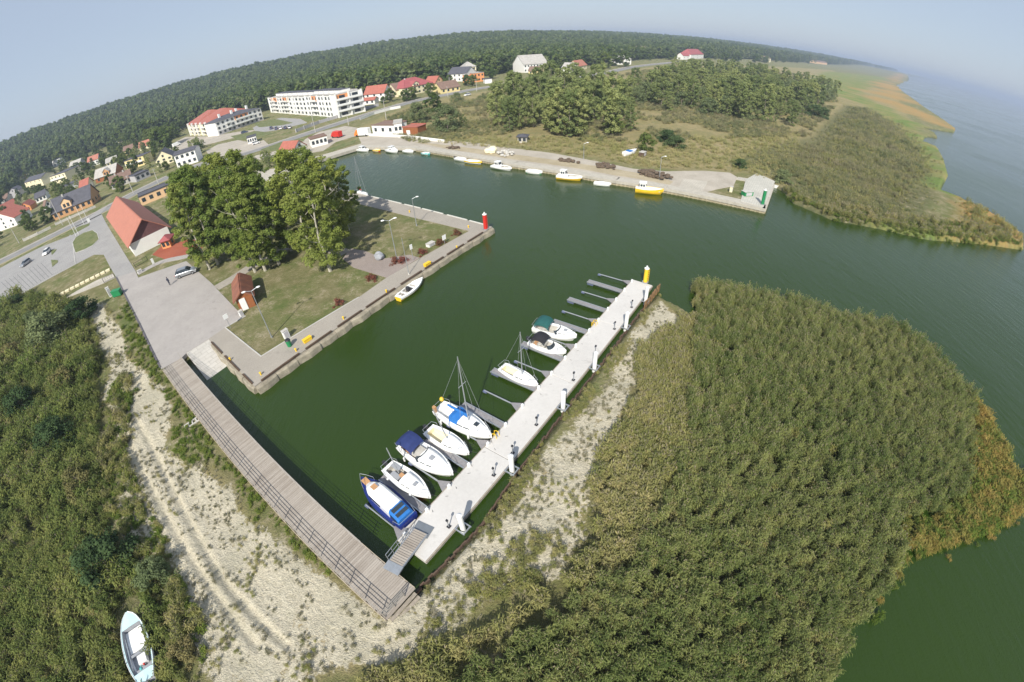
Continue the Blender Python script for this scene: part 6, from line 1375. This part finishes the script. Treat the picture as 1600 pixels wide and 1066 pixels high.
# village trees
def inpoly(P, poly): return sdist(P, poly) > 0
def scatter(poly, n, md, zone='', keep=None, avoid=True, z=1.0):
    L = GP(poly, z) if not isinstance(poly[0], Vector) else poly; xs = [p[0] for p in L]; ys = [p[1] for p in L]; out = []; tries = 0
    st = np.array([[p[0], p[1]] for p in cs])
    fr = [(h[0]-h[0].normalized()*(h[1]+3.5), h[1]*.9+1) for h in HOUSES]
    while len(out) < n and tries < n*60:
        tries += 1; c = np.array([[random.uniform(min(xs), max(xs)), random.uniform(min(ys), max(ys))]])
        if not inpoly(c, L)[0]: continue
        x, y = c[0]
        if avoid and (any((x-h[0].x)**2+(y-h[0].y)**2 < (h[1]+1.5)**2 for h in HOUSES) or pdist(c, cs)[0] < 6.5): continue
        if avoid and any((x-h[0].x)**2+(y-h[0].y)**2 < h[1]**2 for h in fr): continue
        if any((x-a)**2+(y-b)**2 < md*md for a, b in out): continue
        out.append((x, y))
    return out
GV = 'garden trees between the village houses'
lab = {'oak': 'dark green garden tree between the village houses left of the hotels', 'pine': 'tall dark pine between the village houses left of the hotels', 'conifer': 'narrow golden conifer in a village garden', 'birch': 'bright green garden tree between the village houses'}
VP = [(-60, 420), (-30, 340), (0, 292), (60, 265), (110, 250), (165, 232), (235, 222), (262, 236), (330, 240), (300, 256), (225, 288), (165, 320), (105, 346), (40, 372), (0, 395)]
for k, (x, y) in enumerate(scatter(VP, 290, 3.4)):
    kd = random.choices(['oak', 'pine', 'conifer', 'grove'], [6, 1.2, .8, 2])[0]
    if kd == 'grove': tree('grove', lab['birch'], x, y, random.uniform(5, 9), 'garden_tree', GV)
    elif kd == 'conifer': tree('conifer', lab['conifer'], x, y, random.uniform(5, 8), 'conifer', 'golden conifers in the village gardens')
    elif kd == 'pine': tree('pine', lab['pine'], x, y, random.uniform(7, 11), 'pine_tree', 'pines in the village gardens', 1.1)
    else: tree('oak', lab['oak'], x, y, random.uniform(4, 7.5), 'garden_tree', 'dark trees in the village gardens', 1.15)
g = G(258, 232, 1); tree('oak', 'big round dark green tree beside the orange roofed cottage', g.x, g.y, 15, 'round_tree', None, 1.7)
for k, (x, y) in enumerate(scatter([(170, 232), (235, 215), (290, 200), (262, 232), (235, 228)], 25, 6)): tree('oak', 'dark tree at the forest edge above the orange roofed cottage', x, y, random.uniform(8, 13), 'forest_edge_tree', 'trees at the forest edge above the cottages', 1.2)
for poly, n, lb, hh, kd in (([(560, 158), (600, 146), (630, 136), (690, 124), (720, 120), (770, 118), (775, 130), (745, 135), (690, 150), (640, 160), (600, 170)], 34, 'green garden tree between the houses along the street', (4, 8), 'oak'),
                        ([(790, 112), (860, 104), (960, 96), (1060, 92), (1200, 92), (1290, 98), (1280, 101), (1140, 99), (1040, 95), (985, 104), (930, 114), (860, 122), (790, 128)], 60, 'dark tree beside the distant houses at the forest edge', (8, 16), 'oak'),
                        ([(270, 225), (300, 213), (345, 215), (372, 208), (360, 216), (310, 236)], 7, 'small green tree beside the gravel yard of the hotels', (4, 6), 'grove'),
                        ([(440, 190), (470, 190), (520, 182), (545, 180), (520, 187), (480, 198), (450, 205)], 10, 'small green tree in front of the white hotel', (3, 5), 'grove'),
                        ([(400, 250), (450, 240), (440, 262), (400, 275)], 6, 'small green tree left of the harbour office', (3, 6), 'grove')):
    for x, y in scatter(poly, n, 3.5): tree(kd, lb, x, y, random.uniform(*hh), 'garden_tree', lb.replace('tree', 'trees'), 1.15)
# groves on the far side
G1 = [(738, 205), (760, 190), (800, 165), (880, 145), (950, 158), (985, 190), (1000, 218), (960, 217), (900, 216), (845, 212), (800, 208), (770, 214)]
for x, y in scatter(G1, 62, 4.6, avoid=False): tree('grove', 'leafy tree in the left grove behind the far quay', x, y, random.uniform(8, 19), 'grove_tree', 'trees of the left grove behind the far quay', 1.0)
for p in [(872, 212), (890, 215)]: g = G(p[0], p[1], 1); tree('gold' if 'gold' in PROTO else 'grove', 'taller yellowish tree at the front of the left grove', g.x, g.y, 15, 'grove_tree', 'yellowish trees at the front of the left grove')
G2 = [(962, 165), (985, 140), (1060, 118), (1140, 112), (1180, 120), (1265, 138), (1305, 155), (1270, 172), (1248, 205), (1200, 192), (1120, 190), (1060, 178), (1010, 172)]
for x, y in scatter(G2, 290, 4.3, avoid=False):
    kd = random.choices(['grove', 'willow'], [4, 1])[0]; tree(kd, 'leafy tree in the wide right grove on the far meadow' if kd == 'grove' else 'rounded grey green willow in the wide right grove', x, y, random.uniform(7, 16) if kd == 'grove' else random.uniform(7, 9), 'grove_tree', 'trees of the right grove' if kd == 'grove' else 'willows of the right grove', 1.12)
for px, py, h, kd, lb in [(700, 204, 9, 'willow', 'large rounded willow bush behind the red hut'), (655, 192, 8, 'willow', 'grey green willow left of the largest willow bush'), (678, 178, 9, 'oak', 'dark upright tree behind the two willows'), (630, 196, 4, 'willow', 'low willow bush beside the white fence'), (725, 200, 5, 'grove', 'small bright tree right of the largest willow bush'),
                         (1010, 238, 5.5, 'oak', 'small dark tree beside the white boat on the far grass'), (1042, 222, 3.5, 'darkbush', 'dark bush on the far meadow, left of two'), (1056, 231, 3.4, 'darkbush', 'wide dark bush on the far meadow, right of two'), (1156, 262, 2.2, 'darkbush', 'small dark bush near the end of the far quay'),
                         (1270, 183, 6, 'darkbush', 'round bush right of the grove, left of two'), (1285, 184, 5, 'darkbush', 'round bush right of the grove, right of two'), (714, 160, 5, 'willow', 'bush beside the street below the yellow bungalow'),
                         (1224, 284, 3, 'bush', 'bush among the reeds right of the far quay end'), (960, 212, 7, 'oak', 'dark small tree at the right foot of the left grove'), (985, 205, 8, 'grove', 'slim tree at the right edge of the left grove')]:
    g = G(px, py, 1); tree(kd, lb, g.x, g.y, h, 'bush' if 'bush' in lb else 'tree', None, 1.3 if 'bush' in kd else 1.1, cat='tree' if 'bush' not in lb else 'bush')
# park shrubs
for i, (px, py) in enumerate([(530, 476), (580, 438), (617, 411), (630, 410), (660, 397), (688, 382), (714, 367)]):
    g = G(px, py, 1); tree('shrub', 'low reddish shrub beside the quay walk, ' + ['the one nearest the slipway', 'at the corner of the plaza', 'left of two under the lamp post', 'right of two under the lamp post', 'between the lamp post and the white sign', 'left of the last two toward the beacon', 'closest to the red beacon'][i], g.x, g.y, .95, 'red_shrub', 'low reddish shrubs beside the quay walk', 1.1, cat='shrub')
# willows and bushes on the near left bank
for i, (px, py, h, kd, lb) in enumerate([(90, 535, 6.0, 'bush', 'pale grey green willow bush on the left bank'), (60, 510, 3.4, 'bush', 'willow bush behind the pale one at the left edge'), (172, 885, 3.4, 'darkbush', 'dark green bush behind the pale blue rowing boat'), (245, 900, 2.2, 'bush', 'bright green bush at the edge of the sand'), (95, 690, 3.4, 'darkbush', 'dark bush in the middle of the left bank'),
                                       (40, 640, 3.4, 'darkbush', 'dark green bush at the left edge of the photo'), (110, 600, 3.0, 'brownbush', 'brownish bush right of the dark bush on the left bank'), (130, 500, 4.2, 'darkbush', 'dark bush above the sandy path on the left bank'), (30, 480, 3.2, 'darkbush', 'dark bush at the upper left corner of the bank'),
                                       (130, 760, 2.6, 'brownbush', 'olive brown bush beside the sandy track'), (292, 1020, 1.5, 'brownbush', 'brownish bush at the bottom edge beside the sand'), (20, 560, 3.0, 'brownbush', 'brownish bush at the far left of the bank')]):
    g = G(px, py, .8); tree(kd, lb, g.x, g.y, h, 'willow_bush', None, 1.25, .65, cat='bush')

# --- instanced ground cover: point clouds carrying small plants
def points_obj(name, P, S, protos, label, cat, seed=1, tilt=.12):
    me = bpy.data.meshes.new(name); n = len(P); me.vertices.add(n); me.vertices.foreach_set('co', np.asarray(P, np.float32).ravel())
    a = me.attributes.new('size', 'FLOAT', 'POINT'); a.data.foreach_set('value', np.asarray(S, np.float32)); me.update()
    o = link(name, me); tag(o, label, cat, kind='stuff')
    col = bpy.data.collections.new(name+'_source')
    for k, m in enumerate(protos): ob = bpy.data.objects.new(name+'_plant', m); col.objects.link(ob)
    g = bpy.data.node_groups.new(name+'_nodes', 'GeometryNodeTree')
    g.interface.new_socket('Geometry', in_out='INPUT', socket_type='NodeSocketGeometry'); g.interface.new_socket('Geometry', in_out='OUTPUT', socket_type='NodeSocketGeometry')
    N = g.nodes.new; gi = N('NodeGroupInput'); go = N('NodeGroupOutput'); ip = N('GeometryNodeInstanceOnPoints'); ci = N('GeometryNodeCollectionInfo')
    ci.inputs[0].default_value = col; ci.inputs['Separate Children'].default_value = True; ci.inputs['Reset Children'].default_value = True
    m2p = N('GeometryNodeMeshToPoints')
    rv = N('FunctionNodeRandomValue'); rv.data_type = 'FLOAT_VECTOR'; rv.inputs[0].default_value = (-tilt, -tilt, 0); rv.inputs[1].default_value = (tilt, tilt, 6.283); rv.inputs['Seed'].default_value = seed
    na = N('GeometryNodeInputNamedAttribute'); na.data_type = 'FLOAT'; na.inputs['Name'].default_value = 'size'
    l = g.links.new; l(gi.outputs[0], m2p.inputs[0]); l(m2p.outputs[0], ip.inputs['Points']); l(ci.outputs[0], ip.inputs['Instance']); ip.inputs['Pick Instance'].default_value = True
    l(rv.outputs[0], ip.inputs['Rotation']); l(na.outputs[0], ip.inputs['Scale']); l(ip.outputs[0], go.inputs[0])
    o.modifiers.new('scatter', 'NODES').node_group = g; return o
def reed_clump(name, seed, nst, rad, hgt, mats, leafn=5, lw=.035, plume=True, lean=.25, ll=.55):
    rs = np.random.default_rng(seed); Q = []; MI = []
    for s in range(nst):
        a = rs.random()*6.28; r_ = rad*math.sqrt(rs.random()); h = hgt*rs.uniform(.72, 1.12); b = np.array([r_*math.cos(a), r_*math.sin(a), 0]); ln = rs.normal(size=2)*lean*.5; top = b+np.array([ln[0]*h*.4, ln[1]*h*.4, h])
        t = rs.random()*6.28; w_ = np.array([math.cos(t), math.sin(t), 0])*lw*.5
        Q.append([b-w_, b+w_, top+w_*.5, top-w_*.5]); MI.append(0)
        for k in range(leafn):
            u = .3+.68*(k+rs.random())/leafn; p = b+(top-b)*u; an = rs.random()*6.28; d = np.array([math.cos(an), math.sin(an), 0]); L_ = ll*rs.uniform(.7, 1.2); e1 = p+d*L_*.5+np.array([0, 0, L_*.28]); e2 = p+d*L_+np.array([0, 0, L_*rs.uniform(-.25, .25)])
            wv = np.cross(d, [0, 0, 1])*lw
            Q.append([p-wv*.6, p+wv*.6, e1+wv, e1-wv]); MI.append(0); Q.append([e1-wv, e1+wv, e2+wv*.1, e2-wv*.1]); MI.append(0)
        if plume and rs.random() < .38:
            d = np.array([math.cos(t), math.sin(t), 0]); e = top+np.array([ln[0], ln[1], 0])*.2+np.array([0, 0, .26])+d*.06
            for q in (np.array([math.cos(t+1.57), math.sin(t+1.57), 0])*.055, d*.055): Q.append([top-q*.3, top+(e-top)*.4-q, e, top+(e-top)*.4+q]); MI.append(1)
    return quadmesh(name, np.array(Q), mats, MI)
RM = dict(reed=leafmat('reed_green', (.15, .195, .060), (.25, .27, .10), .05, .3, .28), plume=leafmat('reed_plume', (.25, .23, .14), (.32, .29, .19), .3, .2, .2),
          sedge=leafmat('sedge_ochre', (.20, .21, .06), (.38, .28, .08), .12, .3, .25), grass=leafmat('tall_grass', (.23, .25, .075), (.35, .325, .14), .18, .3, .25),
          lush=leafmat('fresh_grass', (.11, .17, .03), (.18, .22, .055), .3, .3, .25), dry=leafmat('dry_tufts', (.19, .185, .11), (.28, .26, .17), .5, .2, .3), olive=leafmat('olive_bank_plants', (.125, .175, .048), (.225, .24, .08), .09, .3, .3),
          meadow=leafmat('meadow_grass_blades', (.32, .33, .125), (.44, .40, .19), .05, .4, .2),
          farreed=leafmat('far_reed', (.17, .205, .085), (.29, .265, .15), .035, .3, .22))
reedp = [reed_clump('reed_clump', 20+i, (17, 15, 18, 12, 16)[i], (.34, .28, .42, .24, .34)[i], (2.2, 2.5, 1.7, 2.8, 2.1)[i], [RM['reed'] if i != 2 else RM['grass'], RM['plume']], lw=.036, lean=(.25, .4, .6, .3, .2)[i], ll=.42) for i in range(5)]
sedgep = [reed_clump('sedge_clump', 40+i, 14, .40, 1.2, [RM['sedge'] if i < 2 else RM['lush'], RM['sedge']], 4, .035, False, .7, .6) for i in range(3)]
tallp = [reed_clump('grass_clump', 60+i, 15, .45, 1.15, [RM['grass'], RM['plume']], 4, .03, True, .5, .45) for i in range(3)]
lushp = [reed_clump('fresh_clump', 70+i, 14, .32, .45, [RM['lush'], RM['lush']], 3, .035, False, .8, .28) for i in range(3)]
dryp = [reed_clump('tuft', 80+i, 10, .16, .30, [RM['dry'], RM['dry']], 2, .02, False, 1.0, .2) for i in range(3)]
bankp = [reed_clump('bank_plant', 90+i, 14, .45, 1.5, [RM['olive'], RM['plume']], 5, .05, i == 0, .6, .45) for i in range(4)]
farp = [reed_clump('far_reed_clump', 100+i, 14, .85, (1.5, 1.2, 1.8)[i], [RM['farreed'] if i else RM['grass'], RM['plume']], 4, .06, True, .9, .55) for i in range(3)]
def cover(poly, dens, hmin=.0, far=60.0, jitter=0.0, dmax=400, mask=None):
    """even cover of a ground polygon; thinner and larger with distance from the harbour"""
    V = np.array([[p[0], p[1]] for p in poly]); lo, hi = V.min(0), V.max(0); A_ = (hi-lo).prod(); n = int(A_*dens)
    if n > 900000: n = 900000
    P = lo+rng.random((n, 2))*(hi-lo); r = np.hypot(P[:, 0], P[:, 1]); k = np.minimum(1, (far/np.maximum(r, 1))**2); s = 1/np.sqrt(k)
    ok = (rng.random(n) < k) & (r < dmax); P, s = P[ok], s[ok]
    sdp = sdist(P, poly) + (fbm(P, 3, 21, 3)-.5)*jitter + (fbm(P, 11, 23, 3)-.5)*jitter*1.3; ok = sdp > 0; P, s, sdp = P[ok], s[ok], sdp[ok]
    if mask is not None: ok = mask(P) ; P, s = P[ok], s[ok]
    z, _, _ = land_z(P); return P, s, z
def put(name, poly, dens, protos, label, cat, size=(.8, 1.2), far=60, jitter=3.0, zmin=-.5, mask=None, big=(.4, 12), dmax=400, smax=9, edge=0):
    P, s, z = cover(poly, dens, far=far, jitter=jitter, mask=mask, dmax=dmax); k = z > zmin
    if edge: k &= rng.random(len(P)) < .25+.75*sm(sdist(P, poly), 0, edge)
    P, s, z = P[k], s[k], z[k]
    S = (1 if not edge else .4+.6*sm(sdist(P, poly), 0, edge))*np.minimum(s**.75, smax)*rng.uniform(size[0], size[1], len(P))*(1-big[0]/2+big[0]*fbm(P, big[1], 31, 3))
    print(name, len(P)); return points_obj(name, np.column_stack([P, np.maximum(z, 0)-.04]), S, protos, label, cat, seed=len(P) % 97)
nohit = lambda P: (sdist(P, SAND1) < .4)
put('reed_bed', REEDBED, 6.5, reedp, 'dense green reed bed filling the headland on the right', 'reeds', (.5, .86), 60, 2.2, big=(.22, 7), mask=lambda P: fbm(P, .7, 44, 2) > .27)
put('sedge_fringe', SEDGE, 5.5, sedgep, 'ochre and orange sedge fringe along the water side of the reed bed', 'sedge', (.6, 1.1), 55, 3.0, -2, edge=1.0, mask=lambda P: fbm(P, 2.2, 41, 3)+np.clip(sdist(P, SEDGE)*.06, 0, .25) > .40)
put('tall_grass', TALLGRASS, 4.5, tallp, 'yellow green tall grass between the sand and the reed bed', 'grass', (.6, 1.2), 45, 2)
put('bank_growth', LEFTBUSH, 5.0, bankp+[tallp[0], lushp[0]], 'dense olive wild growth covering the left bank', 'undergrowth', (.4, 1.05), 45, 2.0, big=(1.0, 5), edge=2.5, mask=lambda P: (pdist(P, [G(203, 957, .8), G(226, 1052, .8)]+[G(223, 1056, .8)]) > 1.55))
put('fresh_grass', GREENA, 6.0, lushp, 'fresh green grass strip beside the boardwalk', 'grass', (.4, .8), 50, 1.2, mask=lambda P: (fbm(P, 2.0, 51, 3) > .36) & (pdist(P, [(pier_r[0]+pier_l[0])/2, (pier_r[1]+pier_l[1])/2]) > 1.75) & (sdist(P, apron) < -.2))
BANKEDGE = GP([(178, 600), (205, 585), (200, 640), (196, 700), (205, 760), (225, 820), (262, 880), (300, 950), (318, 1040), (290, 1030), (262, 930), (225, 870), (185, 820), (170, 760), (172, 680)], .7)
put('bank_edge_grass', BANKEDGE, 5.0, lushp+[tallp[1]], 'bright green grass where the left bank meets the sand', 'grass', (.5, 1.1), 50, 2.0, mask=lambda P: fbm(P, 2.5, 58, 3) > .45)
put('sand_tufts', SAND1, 5, dryp, 'small dry tufts dotted over the sand', 'tufts', (.3, 1.0), 60, 1.0, mask=lambda P: (fbm(P, 1.6, 61, 3) > .48) & (np.minimum(pdist(P, RUTS[0]), pdist(P, RUTS[1])) > .35) & (pdist(P, [(pier_r[0]+pier_l[0])/2, (pier_r[1]+pier_l[1])/2]) > 1.8))
WALLG = [p+_nn*.15 for p in BANK]+[p+_nn*1.7 for p in BANK[::-1]]
put('wall_grass', WALLG, 6.0, tallp, 'grass growing along the sheet pile wall behind the pontoon', 'grass', (.22, .5), 60, .6, mask=lambda P: fbm(P, 3, 77, 3) > .50)
put('sand_grass', SANDGRASS, 5.0, tallp, 'thin grass growing through the sand at the bottom', 'grass', (.3, .6), 60, 2.0, mask=lambda P: fbm(P, 2.5, 71, 3) > .45)
put('sand_grass', SAND1, 3.0, tallp, 'patches of low yellowish grass on the sandy ground', 'grass', (.16, .4), 60, 1.0, mask=lambda P: (fbm(P, 3.2, 75, 3) > .57) & (np.minimum(pdist(P, RUTS[0]), pdist(P, RUTS[1])) > .6) & (pdist(P, [(pier_r[0]+pier_l[0])/2, (pier_r[1]+pier_l[1])/2]) > 1.9))
put('far_reeds', FARREED, 2.4, farp, 'wide brownish reed belt on the far shore right of the quay', 'reeds', (.5, .85), 100, 12, big=(.9, 16), dmax=1200, smax=1.7, edge=14)
put('shore_sedge', ORANGE1, 2.0, [sedgep[0], lushp[0], farp[0]], 'ochre sedge spit reaching into the lake on the far shore', 'sedge', (.4, .7), 80, 8, -2, dmax=600, smax=1.6, edge=6)
SH = [p for p in reed_edge]+[Vector((p.x+1.5, p.y+9, 0)) for p in reed_edge[::-1]]
put('shore_grass', SH, 3.0, lushp+[tallp[1]], 'yellow green fringe of grass along the water of the far reed belt', 'grass', (.8, 1.3), 90, 2, -.6)
MEAD2 = GP([(640, 222), (760, 215), (1000, 222), (1250, 210), (1225, 290), (1150, 268), (1000, 262), (900, 242), (780, 232)], 1)
MEAD3 = GP([(585, 198), (640, 172), (760, 147), (900, 130), (1040, 107), (1250, 114), (1310, 160), (1260, 215), (1000, 225), (760, 217), (640, 224)], 1)
put('meadow_grass', MEAD3, 1.6, [reed_clump('tan_clump', 130, 12, .6, .9, [RM['meadow'], RM['plume']], 3, .05, True, .7, .4), farp[1]], 'tan grass of the wide meadow between the street and the groves', 'grass', (.5, .8), 110, 3, dmax=700, smax=2.5, mask=lambda P: (pdist(P, cs) > 7) & (fbm(P, 14, 99, 3) > .42) & (np.min([((P-np.array([h[0].x, h[0].y]))**2).sum(1)-h[1]**2 for h in HOUSES], 0) > 0))
put('meadow_grass', MEAD2, 1.2, [reed_clump('meadow_clump', 120+i, 10, .6, .7, [RM['meadow'], RM['plume']], 3, .05, False, .6, .35) for i in range(2)], 'dry tall meadow grass behind the far quay', 'grass', (.5, 1.0), 80, 3, dmax=500, mask=lambda P: np.min([((P-np.array([h[0].x, h[0].y]))**2).sum(1)-h[1]**2 for h in HOUSES[:60]], 0) > 0)
# forest
fp = []
for i in range(3): fp.append(crown_mesh('forest_pine', 300+i, 15, 3.3, 4.5, 16, 420, .85, LM['pine'], 'pine'))
for i in range(2): fp.append(crown_mesh('forest_broadleaf', 320+i, 14, 4.0, 2.0, 18, 460, .85, LM['oak'], 'ovoid'))
fp.append(crown_mesh('forest_birch', 330, 13, 3.4, 2.0, 16, 420, .8, LM['willow'], 'ovoid'))
def forest():
    n = 420000; az = np.radians(rng.uniform(-100, 49, n)); r = np.exp(rng.uniform(math.log(240), math.log(6500), n)); P = np.column_stack([r*np.sin(az), r*np.cos(az)])
    # even spacing out to 900 m, wider (and larger clumps) beyond
    sp = np.maximum(5.2, r*.0068); dens = 1/(sp*sp); cur = n/(math.radians(149)*math.log(6500/240))/(r*r); k = rng.random(n) < np.minimum(1, dens/cur)
    P, sp, r = P[k], sp[k], r[k]; d = sdist(P, FOREST)+(fbm(P, 25, 81, 3)-.5)*16; k = d > 0
    h = np.array([[hh[0].x, hh[0].y, hh[1]] for hh in HOUSES]); 
    for hx, hy, hr in h: k &= ((P[:, 0]-hx)**2+(P[:, 1]-hy)**2 > (hr+5)**2)
    P, sp = P[k], sp[k]; z = hill(P)+.9
    S = np.clip(sp/5.2, 1, 1.5)*rng.uniform(.75, 1.2, len(P))*(.85+.3*fbm(P, 60, 91, 3)); print('forest', len(P))
    points_obj('forest', np.column_stack([P, z]), S, fp, 'dark pine and mixed forest covering the hills up to the horizon', 'forest', 5, .05)
forest()
